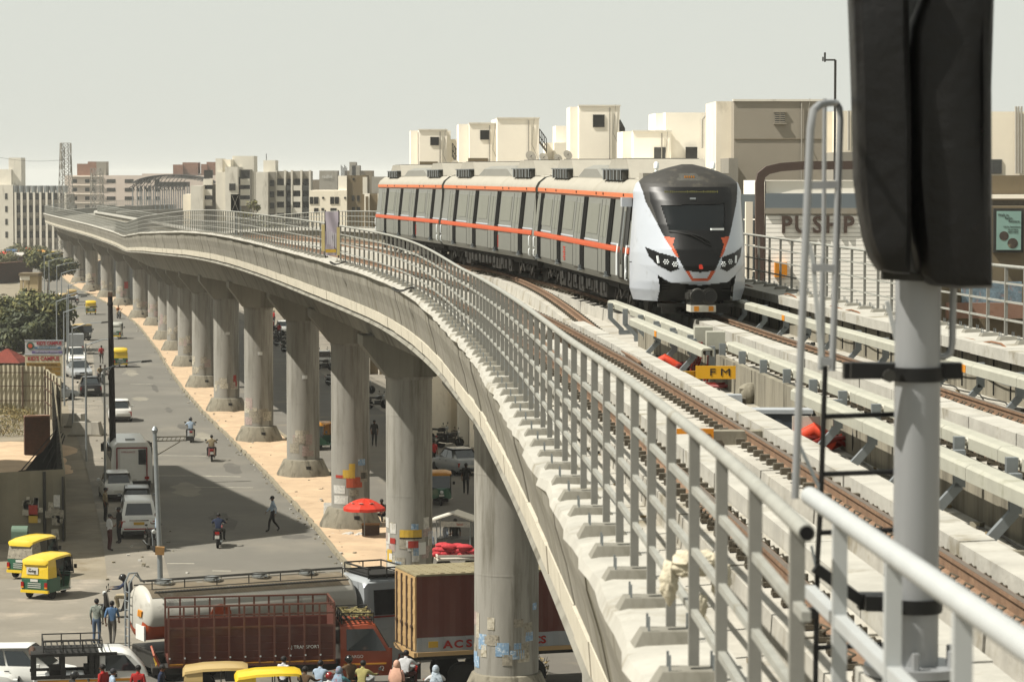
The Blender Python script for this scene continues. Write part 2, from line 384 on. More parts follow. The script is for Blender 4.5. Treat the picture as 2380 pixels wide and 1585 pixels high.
# bills on piers
def bill(t, rp, a0, w, z, h, mat, txt=None):
    b = B(); n = 5; r = rp + .012; vs = []
    for i in range(n + 1):
        q = R(a0) + (i / n - .5) * w / r
        vs += [(r * math.sin(q), -r * math.cos(q), z), (r * math.sin(q), -r * math.cos(q), z + h)]
    fs = [(2 * i, 2 * i + 2, 2 * i + 3, 2 * i + 1) for i in range(n)]
    b.add(vs, fs); o = b.build('bill', mat, t, fix=False)
    return o
mt('bill_white', '#c9c6bd', .8, .25, 9, stain=('#6f7d94', 14, .55)); mt('bill_old', '#9d9686', .9, .3, 8, stain=('#5b5648', 12, .52)); mt('bill_pink', '#a3918a', .8, .25, 10, stain=('#d8d2c6', 12, .55))
mt('bill_yellow', '#c9a53a', .7, .12, 8, stain=('#54421a', 16, .6)); mt('bill_red', '#a8382a', .7, .15, 9); mt('bill_blue', '#7f9db8', .8, .25, 9, stain=('#d6dde0', 10, .5)); mt('bill_orange', '#b5502f', .8, .2, 8)
mt('whitewash', '#bdb6a4', .95, .3, 7, stain=('#857c66', 6, .5)); mt('ink', '#26211c', .8, .05); mt('red_ink', '#a02a20', .7, .1); mt('white_paint', '#d5d5d0', .5, .05, 3)
def pier_face(Y): return math.degrees(math.atan2(0 - xc(Y), Y)) 
def bills(Y, seq):
    t, rp = PIER[Y]
    base = math.degrees(math.atan2(-(-xc(Y)), Y)) * 0
    # angle 0 faces -Y of the pier frame; turn it to face the camera
    nx, ny = nrm(Y); a = math.degrees(math.atan2(ny, nx)); cam_a = math.degrees(math.atan2(-xc(Y), Y)) 
    for (da, w, z, h, m) in seq: bill(t, rp, cam_a - 0 + a * 0 + da - a, w, z, h, m)
rb = random.Random(11)
seq = []
for k in range(34):
    m = rb.choice(['bill_white', 'bill_white', 'bill_old', 'bill_pink', 'bill_blue', 'bill_old', 'whitewash']); seq.append((rb.uniform(-75, 70), rb.uniform(.22, .5), rb.uniform(1.25, 3.0), rb.uniform(.25, .5), m))
bills(116, seq)
t, rp = PIER[116]
for (da, w, z, h, m) in [(4, .92, 2.62, .3, 'bill_yellow'), (4, .92, 2.56, .055, 'ink'), (10, .42, 2.2, .28, 'bill_red'), (34, .34, 1.93, .48, 'white_paint'), (-45, .3, 2.35, .22, 'red_ink'), (-58, .35, 1.6, .5, 'bill_yellow'), (-52, .2, 1.7, .25, 'white_paint')]: bill(t, rp + .01, da - math.degrees(math.atan2(nrm(116)[1], nrm(116)[0])) + math.degrees(math.atan2(-xc(116), 116)), w, z, h, m)
seq = [(rb.uniform(-80, 60), rb.uniform(.25, .5), rb.uniform(1.2, 2.6), rb.uniform(.25, .45), rb.choice(['bill_old', 'whitewash', 'bill_pink', 'bill_blue', 'bill_old'])) for k in range(16)]
seq += [(-48, .38, 1.85, .5, 'bill_blue'), (20, .25, 1.9, .2, 'bill_blue'), (-62, .2, 2.2, .8, 'whitewash'), (60, .25, 3.1, .22, 'bill_blue')]
bills(93, seq)
seq = [(-32, .8, 1.25, .4, 'bill_white'), (-38, .7, 1.75, .4, 'bill_white'), (12, .8, 2.05, .5, 'bill_orange'), (46, .5, 2.3, .55, 'bill_old'), (-35, .45, 2.5, .14, 'bill_red'), (-5, .6, 2.5, .4, 'bill_yellow'), (36, .42, 3.1, .3, 'bill_blue'), (5, .3, 2.9, .3, 'bill_yellow'), (45, .4, 2.45, .3, 'ink'), (10, .5, 1.65, .3, 'bill_old')]
bills(140, seq)
for Y in (164, 186, 210, 234, 260, 284, 303, 332, 350, 385, 411, 435):
    bills(Y, [(rb.uniform(-70, 40), rb.uniform(.3, .7), rb.uniform(1.15, 2.2), rb.uniform(.25, .7), rb.choice(['whitewash', 'bill_old', 'bill_old', 'whitewash', 'bill_pink'])) for k in range(9)])
bills(210, [(40, .28, 2.2, .5, 'red_ink'), (48, .18, 1.9, .35, 'red_ink')]); bills(385, [(30, .6, 2.3, .9, 'bill_red')]); bills(284, [(35, .4, 2.6, .5, 'bill_yellow'), (40, .4, 3.2, .4, 'bill_red')])
for Y in (164, 186, 210): bills(Y, [(6, .3, 5.6, .2, 'white_paint')])

# railings ------------------------------------------------------------
def footing():
    b = B(); b.box((-.03, 0, .0), (.42, .32, .125), 0, tap=(.66, .66), off=(.0, 0))
    for dx, dy in ((-.13, .07), (-.13, -.07), (.1, .07), (.1, -.07)): b.box((dx, dy, .1), (.013, .013, .09), 1)
    return b
def postm(h):
    b = B(); b.box((0, 0, h / 2 + .03), (.055, .055, h - .1)); return b
proto_f = proto_p = None
def railing(label, o, a, e, side, zc, mat, cat='railing', group=None, st=1.5, every=100, rail_r=.032, left=True, hh=RH, wall_on=True):
    global proto_f, proto_p
    t = thing('railing', label, cat, dk(a, o, zc, left), 0, group); L0 = Vector(t.location)
    def pt(Y, z): return Vector(dk(Y, o, zc + z, left)) - L0
    n = int((e - a - .3) / st); ys = far_step(a, e); ys = stations(a, e, 1.5) if e < 140 else ys
    b = B(); b.tube([pt(y, hh) for y in ys], rail_r if a < 150 else .04, 10); b.build('top_rail', mat, t)
    for z in (.36, .68, 1.0):
        b = B(); pts = [pt(y, z * hh / 1.3) for y in ys]
        for p, q in zip(pts[:-1], pts[1:]): b.bar(p, q, .034, .036)
        b.build('mid_rail', mat, t)
    fm = None; farb = B(); farf = B()
    for i in range(n + 1):
        Y = a + .3 + i * st; p = pt(Y, 0); nx, ny = nrm(Y); rz = math.atan2(ny, nx) + (0 if side < 0 else math.pi)
        if i < every:
            if proto_p is None or fm is None:
                po = postm(hh).build('post', 'post_shaded' if mat == 'railing_paint' else mat, t); fo = footing().build('base_block', ['concrete', 'galv'], po); fm = (po, fo)
            else:
                po = link_copy(fm[0], t); link_copy(fm[1], po)
            po.location = p; po.rotation_euler = (0, 0, rz); proto_p = po
        else:
            farb.box((p.x, p.y, p.z + hh / 2), (.05, .05, hh), 0, rz)
            if Y < 330: farf.box((p.x, p.y, p.z + .04), (.42, .26, .16), 0, rz, tap=(.7, .7))
    if farb.v:
        q = farb.build('post', mat, t); q['kind'] = 'stuff'
    if farf.v:
        q = farf.build('base_block', 'concrete', t); q['kind'] = 'stuff'
    return t
YB = 10.45
# the banner stands where the rail reaches x = 772 px
def y_at(px):
    lo, hi = 60, 200
    for _ in range(40):
        m_ = (lo + hi) / 2; nx, ny = nrm(m_); q = PX(xc(m_) + RO * nx, m_ + RO * ny, zt(m_))[0]
        if q > px: lo = m_
        else: hi = m_
    return lo
YL, YR = y_at(756), y_at(790)
ra = railing('grey near railing on the left parapet, from the banner to the open pipe end', RO, YB, YR, -1, CO, 'railing_paint')
rb_ = railing('long grey railing on the left parapet beyond the banner, running to the bend', RO, YL, 545, -1, CO, 'railing_paint')
rr = railing('grey railing on the right parapet beside the cream shop front', 4.85, 24, 128, 1, RC, 'railing_paint', left=False)
rr2 = railing('grey railing on the right parapet behind the train tail and banner', 4.85, 128.5, 600, 1, RC - .3, 'railing_paint', left=False, every=60)
# far left parapet railing past the bend
rb3 = railing('small far railing on the left parapet after the bend near the lattice tower', RO, 546, 790, -1, CO, 'railing_paint', every=0, st=2)
# open pipe end
b = B(); p = Vector(dk(YB - .005, RO, CO + RH, True)); d = Vector(dk(YB + .1, RO, CO + RH, True)) - p; b.tube([p - d * .01, p + d * .1], .026, 12); pe = b.build('pipe_bore', 'pipe_end', ra); pe.location = -Vector(ra.location)
mt('marker_pale', '#cdbb82', .7, .1)
for tt, yy in ((ra, YR - .15), (rb_, YL + .15)):
    b = B(); p = Vector(dk(yy, RO - .05, CO + .75, True)) - Vector(tt.location); b.box(p, (.16, .03, 1.0)); b.build('marker_strip', 'marker_pale', tt)
# white near railing
t = thing('railing', 'white painted foreground railing at the lower right, beside the signal mast', 'railing', P(1882, 1152, 11.6)); L0 = Vector(t.location)
pa, pb = Vector(P(1882, 1156, 11.6)), Vector(P(2400, 1519, 6.9)); dv = (pb - pa); pb2 = pa + dv * 1.5
b = B(); b.tube([Vector((0, 0, 0)), pb2 - pa], .037, 14); b.build('top_rail', 'railing_white', t)
for dz in (-.40, -.80, -1.15):
    b = B(); b.bar((0, 0, dz + .02), (pb2 - pa) + Vector((0, 0, dz + .02)), .045, .045); b.build('mid_rail', 'railing_white', t)
for px in (1951, 2074, 2234, 2440):
    lo = 0.0
    for k in range(200):
        q = pa + dv * (k / 130)
        if PX(*q)[0] >= px: break
    b = B(); b.box((0, 0, -.68), (.052, .052, 1.3)); b.build('post', 'railing_white', t, loc=q - pa)

# banner
bp = [P(762, 497, (YL + YR) / 2), P(785, 599, (YL + YR) / 2)]
ym = (YL + YR) / 2; nx, ny = nrm(ym)
pl = P(756, 492, ym - .8); pr_ = P(785, 492, ym - 1.2); bot = P(770, 594, ym - 1.0)
t = thing('banner', 'faded grey lilac banner hung upright in the gap of the left railing', 'banner', (pl[0], pl[1], bot[2]))
w = pr_[0] - pl[0]; h = pl[2] - bot[2]
mt('banner_cloth', '#b5acb6', .85, .12, 3, streak=(3, 3, .4), stain=('#c3c0c4', 2.5, .55, (5, 5, .35))); mt('banner_mark', '#c9c6ca', .8, .1)
b = B(); 
for i in range(8):
    for j in range(10): pass
nx_, nz_ = 6, 14
vs = [(w * i / nx_, -.03 * math.sin(i * 1.1 + j * .5), h * j / nz_) for j in range(nz_ + 1) for i in range(nx_ + 1)] 
fs = [(j * (nx_ + 1) + i, j * (nx_ + 1) + i + 1, (j + 1) * (nx_ + 1) + i + 1, (j + 1) * (nx_ + 1) + i) for j in range(nz_) for i in range(nx_)]
b.add(vs, fs, 0, True); b.add([(v[0], v[1] + .02, v[2]) for v in vs], fs, 0, True); b.build('cloth', 'banner_cloth', t)
for k in range(5):
    b = B(); x = w * (.2 + .15 * k); b.box((x, -.06, h * (.42 - .02 * k)), (.035, .012, h * (.34 - .03 * (k % 2)))); b.build('lettering', 'banner_mark', t)
b = B(); b.box((w * .42, -.06, h * .1), (w * .8, .012, .12)); b.build('printed_band', 'bill_yellow', t)
for x in (0, w):
    b = B(); b.tube([(x, .04, -.1), (x, .04, h + .05)], .025, 6); b.build('pole', 'dark_steel', t)
# cloth bundle tied to the railing
p = P(1612, 1318, 15.6); t = thing('tied_cloth', 'dusty white cloth knotted around the near railing bars', 'cloth', (p[0], p[1] - .06, p[2] - .06)); t.scale = (.85, .85, .85)
mt('cloth', '#cfc6ae', .95, .12, 6, bump=.4, stain=('#a59a7d', 4, .55))
b = B(); rr_ = random.Random(3)
for (c, r_, sc) in (((0, -.035, .13), .1, (1.45, .8, .7)), ((-.03, -.05, .07), .075, (1.9, .7, .6)), ((-.16, -.03, -.01), .085, (.7, .7, 1.55)), ((.17, .02, .0), .085, (.75, .7, 1.6)), ((.04, -.05, -.15), .05, (.9, .6, 1.5)), ((.1, -.06, .12), .07, (1.3, .7, .8))):
    o_ = len(b.v); b.ball(c, r_, 0, 26, 18, sc); ph = rr_.uniform(0, 6)
    for q in range(o_, len(b.v)):
        v = Vector(b.v[q]) - Vector(c); th = math.atan2(v.x, v.z); f_ = 1 + .1 * math.sin(6 * th + 30 * v.y + ph) + .06 * math.sin(13 * th - 40 * v.y + ph * 2); w_ = Vector(c) + v * f_; b.v[q] = (w_.x, w_.y, w_.z)
b.build('knot', 'cloth', t)
# wire loops on the coping
for px, py, lb in ((939, 698, 'thin dark wire loop lying on the coping below the near railing'), (786, 607, 'small tangled wire loop on the coping just right of the banner')):
    lo = 60
    yy = y_at(px)
    best = min((abs(PX(*dk(Y, -4.62, CO + .03, True))[0] - px) , Y) for Y in [40 + k * .5 for k in range(160)])[1]
    p = dk(best, -4.62, CO + .02, True)
    b = B(); b.tube([(.3 * math.cos(q / 16 * 6.283) * 1, .45 * math.sin(q / 16 * 6.283), .03 + .05 * math.sin(q)) for q in range(17)], .022, 5)
    tag(b.build('wire_loop', 'dark_steel', None, p), lb, 'wire')

# tracks -----------------------------------------------------------------
T1, T2, GA, RHD = -1.92, 2.05, .72, .5
def rail_prof(o): return [(o - .06, RHD - .17), (o - .06, RHD - .155), (o - .012, RHD - .13), (o - .012, RHD - .04), (o - .034, RHD - .03), (o - .034, RHD), (o + .034, RHD), (o + .034, RHD - .03), (o + .012, RHD - .04), (o + .012, RHD - .13), (o + .06, RHD - .155), (o + .06, RHD - .17)]
def clipm():
    b = B(); b.box((-.08, 0, .0), (.13, .13, .035)); b.box((-.09, 0, .04), (.05, .08, .05)); b.tube([(-.12, .04, .04), (-.09, .03, .1), (-.04, -.03, .08), (-.1, -.04, .05)], .011, 4); b.box((-.13, 0, .04), (.03, .04, .08)); return b
cproto = None
def track(label, o, a, e, near_clip):
    global cproto
    t = thing('railway_track', label, 'track', dk(a, o, 0)); L0 = Vector(t.location)
    for s_ in (-1, 1):
        b = B(); sweep(b, rail_prof(o + s_ * GA), far_step(a, e)); q = b.build('rail', 'rust_rail', t); q.location = -L0
        b = B(); sweep(b, [(o + s_ * GA - .026, RHD + .001), (o + s_ * GA - .026, RHD + .004), (o + s_ * GA + .026, RHD + .004), (o + s_ * GA + .026, RHD + .001)], far_step(a, e)); q2 = b.build('running_face', 'rail_head', q)
        b = B(); segs(b, [(o + s_ * GA - .34, 0), (o + s_ * GA - .32, RHD - .18), (o + s_ * GA + .32, RHD - .18), (o + s_ * GA + .34, 0)], a, min(e, 150), 4.6, .06, False); q = b.build('plinth', 'dusty_slab', t); q.location = -L0
        far = B(); cnt = 0; Y = near_clip
        while Y < 110:
            for sd_ in (-1, 1):
                p = Vector(dk(Y, o + s_ * GA + sd_ * .05, RHD - .155)) - L0; nx, ny = nrm(Y); rz = math.atan2(ny, nx) + (0 if sd_ < 0 else math.pi)
                if cnt < 44 :
                    if cproto is None: cproto = clipm().build('rail_clip', 'clip', t); c = cproto
                    else: c = link_copy(cproto, t)
                    c.location = p; c.rotation_euler = (0, 0, rz); cnt += 1
                else: far.box((p.x - .11 * math.cos(rz), p.y - .11 * math.sin(rz), p.z + .05), (.12, .12, .08), 0, rz)
            Y += .65
        if far.v: q = far.build('rail_clip', 'clip', t); q['kind'] = 'stuff'
    return t
tk1 = track('left railway track just inside the near railing, with rusty rails on pale plinths', T1, 8, 330, 17)
tk2 = track('right railway track that the train stands on, with rusty rail and dark clips', T2, 12, 330, 33)
# crossover between the tracks
t = thing('crossover_track', 'curved turnout rails joining the two tracks just in front of the train', 'track', dk(60, 0, 0)); L0 = Vector(t.location)
def crs(Y): 
    u = min(max((Y - 47) / 96, 0), 1); u = u * u * (3 - 2 * u); return T1 + (T2 - T1) * u
for s_ in (-1, 1):
    b = B(); b.loft([[Vector(dk(Y, crs(Y) + s_ * GA + (o), z + .003)) - L0 for o, z in rail_prof(0)] for Y in stations(57, 138, 1)], 0); b.build('rail', 'rust_rail', t)
    b = B()
    for Y in stations(60, 120, .7):
        for sd_ in (-1, 1): p = Vector(dk(Y, crs(Y) + s_ * GA + sd_ * .16, RHD - .1)) - L0; b.box(p, (.1, .09, .06))
    q = b.build('rail_clip', 'clip', t); q['kind'] = 'stuff'
    b = B(); b.loft([[Vector(dk(Y, crs(Y) + s_ * GA + o, z)) - L0 for o, z in ((-.34, 0), (-.3, RHD - .185), (.3, RHD - .185), (.34, 0))] for Y in stations(66, 138, 1)], 0); b.build('plinth', 'dusty_slab', t)
b = B()
for k in range(7): p = Vector(dk(66 + k * .45, -1.6 , .3)) - L0; b.box(p, (.7, .16, .3), 0, .1, ry=.25)
b.build('crossing_block', 'rail_head', t)
# upstand kerbs
def upstand(label, o, w, h, a, e, L, mat='concrete_light'):
    t = thing('concrete_upstand', label, 'kerb', dk(a, o, 0), 0, 'concrete upstands along the tracks'); L0 = Vector(t.location)
    b = B(); segs(b, [(o - w / 2, 0), (o - w / 2, h), (o + w / 2, h), (o + w / 2, 0)], a, e, L, .025, False, .008); q = b.build('beam', mat, t); q.location = -L0
    b = B(); y = a + L
    while y < e: b.bb_ = None; p = Vector(dk(y, o, h * .5)) - L0; b.box(p, (w * .8, .05, h * .9)); y += L
    b.build('joint_filler', 'dark_steel', t)
upstand('pale segmented upstand on the right side of the left track rail', T1 + GA + .36, .32, .54, 12, 72, 3.4)
upstand('pale segmented upstand inside the left track, behind the railing bars', T1 - GA + .5, .34, .5, 12, 66, 3.6)
upstand('broad pale upstand left of the dark rail clips of the right track', T2 + GA - .55, .4, .48, 22, 72, 3.1)
upstand('low grey trench wall under the middle conductor rail cover', .46, .1, .58, 14, 70, 4.2, 'concrete_dark')
upstand('low pale trench wall edge running along the far side of the right track', T2 + GA + .42, .22, .32, 24, 110, 3.8)
# conductor rails
def third(label, o, a, e, side, z=.82, lab=()):
    t = thing('conductor_rail', label, 'third rail', dk(a, o, 0), 0, 'covered conductor rails'); L0 = Vector(t.location)
    y = a
    while y < e:
        q = min(y + 3.3, e); b = B(); sweep(b, [(o - .12, z - .16), (o - .12, z - .03), (o - .08, z), (o + .08, z), (o + .12, z - .03), (o + .12, z - .16), (o + .09, z - .16), (o + .09, z - .04), (o - .09, z - .04), (o - .09, z - .16)], stations(y + .01, q - .01, 1.6)); c = b.build('cover', 'cover_frp', t); c.location = -L0; y = q
    b = B(); sweep(b, [(o - .04, z - .13), (o - .04, z - .05), (o + .04, z - .05), (o + .04, z - .13)], stations(a, e, 2)); c = b.build('live_rail', 'steel', t); c.location = -L0
    y = a + 1.2; pr = None
    while y < e:
        p = Vector(dk(y, o, 0)) - L0; nx, ny = nrm(y); rz = math.atan2(ny, nx) + (0 if side > 0 else math.pi)
        if pr is None:
            b = B(); b.bar((.22, 0, z - .02), (.22, 0, z - .42), .12, .1); b.bar((.22, 0, z - .4), (-.1, 0, .1), .1, .1); b.bar((-.25, 0, .07), (.0, 0, .07), .14, .08); b.box((-.16, 0, .03), (.3, .2, .05)); br = b.build('bracket', 'galv', t)
            b = B()
            for k in range(4): b.lathe([(.05, .0), (.05, .02)], 10, (.09 + .03 * k, 0, z - .08), 0, 'x')
            b.box((.14, 0, z - .08), (.14, .05, .05)); ins = b.build('insulator', 'insul', br); pr = (br, ins)
        else: br = link_copy(pr[0], t); link_copy(pr[1], br)
        br.location = p; br.rotation_euler = (0, 0, rz); y += 2.9
    for yy in lab:
        p = Vector(dk(yy, o - .125, z - .09)) - L0; nx, ny = nrm(yy); b = B(); b.box(p, (.012, .34, .12), 0, math.atan2(ny, nx)); b.build('warning_label', 'orange_label', t)
    return t
third('middle conductor rail cover on grey posts with white insulators, left of the right track', .72, 12, 57, -1)
third('middle conductor rail cover beyond the cable risers, ending near the train front', .55, 59, 76, -1)
third('conductor rail cover on curved grey legs, with an orange label, behind the ladder', -.08, 13, 42.6, 1, .85, (33, 22))
third('short conductor rail cover over red cables, left of the two grey boxes', -.05, 54.5, 67, 1, .85, (62,))
third('far conductor rail cover along the right parapet wall', 3.35, 20, 88, 1, .85, (47, 66))

# haze over the city
hm = bpy.data.materials.new('haze'); hm.use_nodes = True; hn = hm.node_tree; hn.nodes.remove(hn.nodes['Principled BSDF'])
pv = hn.nodes.new('ShaderNodeVolumePrincipled'); pv.inputs['Color'].default_value = (.97, .97, .92, 1); pv.inputs['Density'].default_value = .00014; pv.inputs['Anisotropy'].default_value = 0
hn.links.new(pv.outputs[0], hn.nodes['Material Output'].inputs['Volume'])
b = B(); b.bb((-5100, -400, -1.1), (5100, 6100, 33)); MATS['haze'] = hm; hzo = b.build('haze', 'haze'); hzo['kind'] = 'stuff'
# ------------------------------------------------------------------ metro train
mt('train_side', '#8b8c84', .42, .06, 2, metal=.25, stain=('#7f7f78', 1.2, .6, (1, 1, .4)))
mt('train_silver', '#acb1b8', .3, .03, 2, metal=.15, coat=.3, stain=('#a3a6a6', 1.5, .62))
mt('train_roof', '#a9a497', .7, .08, 2, stain=('#9a9482', 1.5, .58))
mt('train_black', '#151515', .38, .08, 3, spec=.2, stain=('#34332f', 2, .6))
mt('fairing_grey', '#8b8a82', .6, .08, 2)
mt('jamb_shade', '#11110f', .9, .1, 3, spec=.1)
mt('cant_orange', '#d97b4e', .6, .08, 4, stain=('#dd9a74', 5, .6))
mt('train_dome', '#35332f', .6, .1, 2, stain=('#5a564b', 2.2, .55))
mt('train_orange', '#c8582e', .5, .08, 4, stain=('#e08a5a', 5, .62))
mt('train_glass', '#14181a', .1, .05, 2, spec=.3)
mt('side_glass', '#84857b', .55, .06, 1, spec=.1)
mt('underframe', '#2b2822', .8, .35, 3, stain=('#5c5343', 2.5, .58))
mt('lamp_white', '#e8ecec', .2, .03)
mt('grille', '#4f4e48', .8, .3, 14)
mt('amber', '#d98c18', .3, .1)
mt('logo_red', '#c7341d', .5, .05)
mt('led', '#6d6a38', .5, .05, emit=.25)
TOFF = T2
def tpt(Y): return Vector(dk(Y, TOFF, RHD + .004))
train = thing('metro_train', 'silver three car metro train with orange stripes and a black V shaped front', 'train', tpt(71.2))
TL = Vector(train.location)
FRONT_Y = 71.2
HP = [(1.36, .74), (1.45, .92), (1.45, 1.6), (1.43, 1.75), (1.31, 2.9), (1.33, 2.91), (1.32, 3.07), (1.25, 3.2), (1.05, 3.36), (.6, 3.48), (0, 3.52)]
def ring(half): return [(x, z) for x, z in half] + [(-x, z) for x, z in half[::-1][1:]]
def hw(z): return interp([(.74, 1.36), (.92, 1.45), (1.6, 1.45), (1.75, 1.43), (2.9, 1.31)], z)
CARL, GAP = 21.2, .55
def ypos(Y, d):  # walk distance d further along the track
    while d > 0:
        s_ = min(.5, d); nx, ny = nrm(Y); Y += s_ * nx; d -= s_
    return Y
def side_quad(bd, y0, y1, z0, z1, proud, m=0, sx=-1, th=.02):
    # thin slab following the inward leaning side
    a, b_ = hw(z0), hw(z1)
    zs_ = [z0] + [z for z in (.92, 1.6, 1.75) if z0 < z < z1] + [z1]
    for p, q in zip(zs_[:-1], zs_[1:]):
        xa, xb = hw(p) + proud, hw(q) + proud
        vs = [(sx * xa, y0, p), (sx * xa, y1, p), (sx * xb, y1, q), (sx * xb, y0, q), (sx * (xa - th), y0, p), (sx * (xa - th), y1, p), (sx * (xb - th), y1, q), (sx * (xb - th), y0, q)]
        bd.add(vs, [(0, 1, 2, 3), (7, 6, 5, 4), (0, 3, 7, 4), (1, 5, 6, 2), (3, 2, 6, 7), (0, 4, 5, 1)], m)
def make_car(k, ya, L, cab):
    """local frame of a car: origin at its front end on rail level, +y away from the camera"""
    yb = ypos(ya, L); A, Bv = tpt(ya), tpt(yb); d = Bv - A; rz = math.atan2(-d.x, d.y)
    r = ring(HP); n0 = 0.0
    b = B(); b.loft([[(x, y, z) for x, z in r] for y in (0, L)], 0); body = b.build('car_body', 'train_side', train, A - TL, rz); body.rotation_euler[0] = math.asin(max(-1, min(1, d.z / d.length)))
    body['label'] = ['leading car body with open cab door', 'middle car body', 'rearmost car body'][k]
    # roof skin
    b = B(); rp_ = [(1.335, 3.04), (1.33, 3.08), (1.26, 3.21), (1.06, 3.37), (.61, 3.49), (0, 3.53)]; rr = rp_ + [(-x, z) for x, z in rp_[::-1][1:]]
    b.loft([[(x, y, z) for x, z in rr] for y in (.0, L)], 0, True, False, False); b.build('roof', 'train_roof', body, fix=False)
    b = B()
    for x in (.3, .55, .8, 1.0): 
        for s_ in (-1, 1): b.bb((s_ * x - .015, .3, interp([(0, 3.53), (.61, 3.49), (1.06, 3.37)], x) - .01), (s_ * x + .015, L - .3, interp([(0, 3.53), (.61, 3.49), (1.06, 3.37)], x) + .02))
    b.build('roof_rib', 'train_roof', body)
    for s_ in (-1, 1):
        b = B(); side_quad(b, 0.02 if k else -.0, L - .02, 2.895, 2.9, .02, 0, s_); b.bb((s_ * 1.31, .0, 2.93), (s_ * 1.352, L, 3.045)); b.build('cant_stripe', 'cant_orange', body)
        b = B(); side_quad(b, .02, L - .02, 1.54, 1.685, .03, 0, s_, .05); b.build('waist_stripe', 'train_orange', body)
        b = B(); side_quad(b, .02, L - .02, 1.71, 1.75, .014, 0, s_); b.build('waist_rib', 'train_silver', body)
        b = B(); side_quad(b, .02, L - .02, .745, .86, .01, 0, s_); b.build('sill', 'train_side', body)
    ds = [2.9, 8.0, 13.1, 18.2] if not cab else [4.2, 9.2, 14.2, 19.0]
    for s_ in (-1, 1):
        for q in ds:
            b = B(); side_quad(b, q - .95, q - .2, .86, 2.88, .024, 0, s_); b.build('door_jamb_shade', 'jamb_shade', body)  # flat black strip, the shade of the recessed door jamb put into colour
            b = B(); side_quad(b, q - .2, q + 1.2, .9, 2.84, .02, 0, s_, .03); do = b.build('door', 'train_side', body)
            b = B(); side_quad(b, q + .0, q + .5, 1.85, 2.7, .026, 0, s_); side_quad(b, q + .58, q + 1.1, 1.85, 2.7, .026, 0, s_); b.build('door_window', 'side_glass', do)
            b = B(); side_quad(b, q + .53, q + .55, .9, 2.84, .024, 0, s_); side_quad(b, q + 1.2, q + 1.26, .9, 2.84, .024, 0, s_); b.build('seal', 'train_black', do)
            b = B(); b.box((s_ * (hw(.9) + .05), q - .45, .93), (.1, .05, .09)); b.box((s_ * (hw(.9) + .06), q - .45, .85), (.1, .35, .03)); b.build('step', 'galv', do)
            if q + 4.3 < L:
                b = B(); side_quad(b, q + 1.75, q + 3.85, 1.9, 2.72, .012, 0, s_); b.build('window', 'side_glass', body)
    b = B(); b.bb((-1.3, 0.0, .6), (1.3, .06, 3.3)) if k else None
    # gangway bellows
    if k < 2:
        b = B(); b.bb((-1.15, L + .001, .8), (1.15, L + GAP - .01, 3.3)); b.build('gangway_bellows', 'train_black', body)
        b = B()
        for s_ in (-1, 1): b.bb((s_ * 1.38 - .03, L + .02, .9), (s_ * 1.38 + .03, L + .06, 2.9))
        b.build('end_handrail', 'dark_steel', body)
    b = B()
    for q in (.25, L - .25): b.tube([(-1.49, q, 1.5), (-1.52, q, 1.48), (-1.52, q, 1.2), (-1.49, q, 1.18)], .02, 6); b.tube([(-1.49, q, 1.1), (-1.52, q, 1.08), (-1.52, q, .9), (-1.47, q, .88)], .02, 6)
    b.build('grab_handle', 'lamp_white', body)
    b = B()
    for q in ([6.9] if k else [12.2]):
        for i in range(6): side_quad(b, q, q + .3 + .15 * (i % 2), 1.0 + i * .07, 1.04 + i * .07, .012, 0, -1)
    b.build('red_lettering', 'logo_red', body)
    b = B()
    for q in [1.6, 5.2, 6.5, 10.5, 15, 17.5]: b.lathe([(.035, -.015), (.035, .0)], 10, (-1.36, q, 3.0), 0, 'x')
    b.build('marker_lamp', 'train_black', body)
    # roof equipment
    for y0 in ((1.6, L - 6.2) if not cab else (2.6, L - 6.2)):
        ln = 4.6
        b = B(); pr = [(y0, 3.42), (y0 + .7, 3.92), (y0 + ln - 1.3, 3.92), (y0 + ln, 3.42)]; b.prism(pr, -1.02, 1.02, 'x'); u = b.build('air_unit', 'train_roof', body)
        b = B(); b.bb((-.92, y0 + .85, 3.922), (.92, y0 + ln - 1.45, 3.94)); b.build('fan_grille', 'grille', u)
        b = B()
        for s_ in (-1, 1):
            b.bb((s_ * 1.0, y0 + .4, 3.37), (s_ * 1.16, y0 + ln - .6, 3.62), )
            for i in range(9): b.box((s_ * 1.17, y0 + .6 + i * .38, 3.5), (.06, .2, .24))
        b.build('condenser', 'grille', u)
        b = B()
        for s_ in (-1, 1):
            for i in range(6): b.bb((s_ * 1.16, y0 + .5 + i * .62, 3.36), (s_ * 1.21, y0 + .62 + i * .62, 3.66))
            b.bb((s_ * 1.0, y0 + .35, 3.63), (s_ * 1.21, y0 + ln - .55, 3.66))
        b.build('unit_frame', 'galv', u)
    b = B(); y0, y1 = (6.6, L - 6.6) if not cab else (7.6, L - 6.6)
    b.loft([[(-1.0, y, 3.38), (-.98, y, 3.55 + h), (-.7, y, 3.66 + h), (.7, y, 3.66 + h), (.98, y, 3.55 + h), (1.0, y, 3.38)] for y, h in ((y0, -.2), (y0 + 1.4, .1), (y1 - 1.4, .1), (y1, -.2))], 0); b.build('roof_fairing', 'fairing_grey', body)
    # underframe
    b = B(); b.bb((-1.2, .4, .55), (1.2, L - .3, .76)); rq = random.Random(k)
    y = 5.2
    while y < L - 5.4:
        w_ = rq.uniform(.6, 1.5); h_ = rq.uniform(.25, .42)
        for s_ in (-1, 1): b.bb((s_ * 1.25, y, .6 - h_), (s_ * .5, y + w_, .6)); b.box((s_ * 1.27, y + w_ * .5, .45), (.04, .12, .3))
        y += w_ + rq.uniform(.15, .5)
    b.build('underframe', 'underframe', body)
    b = B()
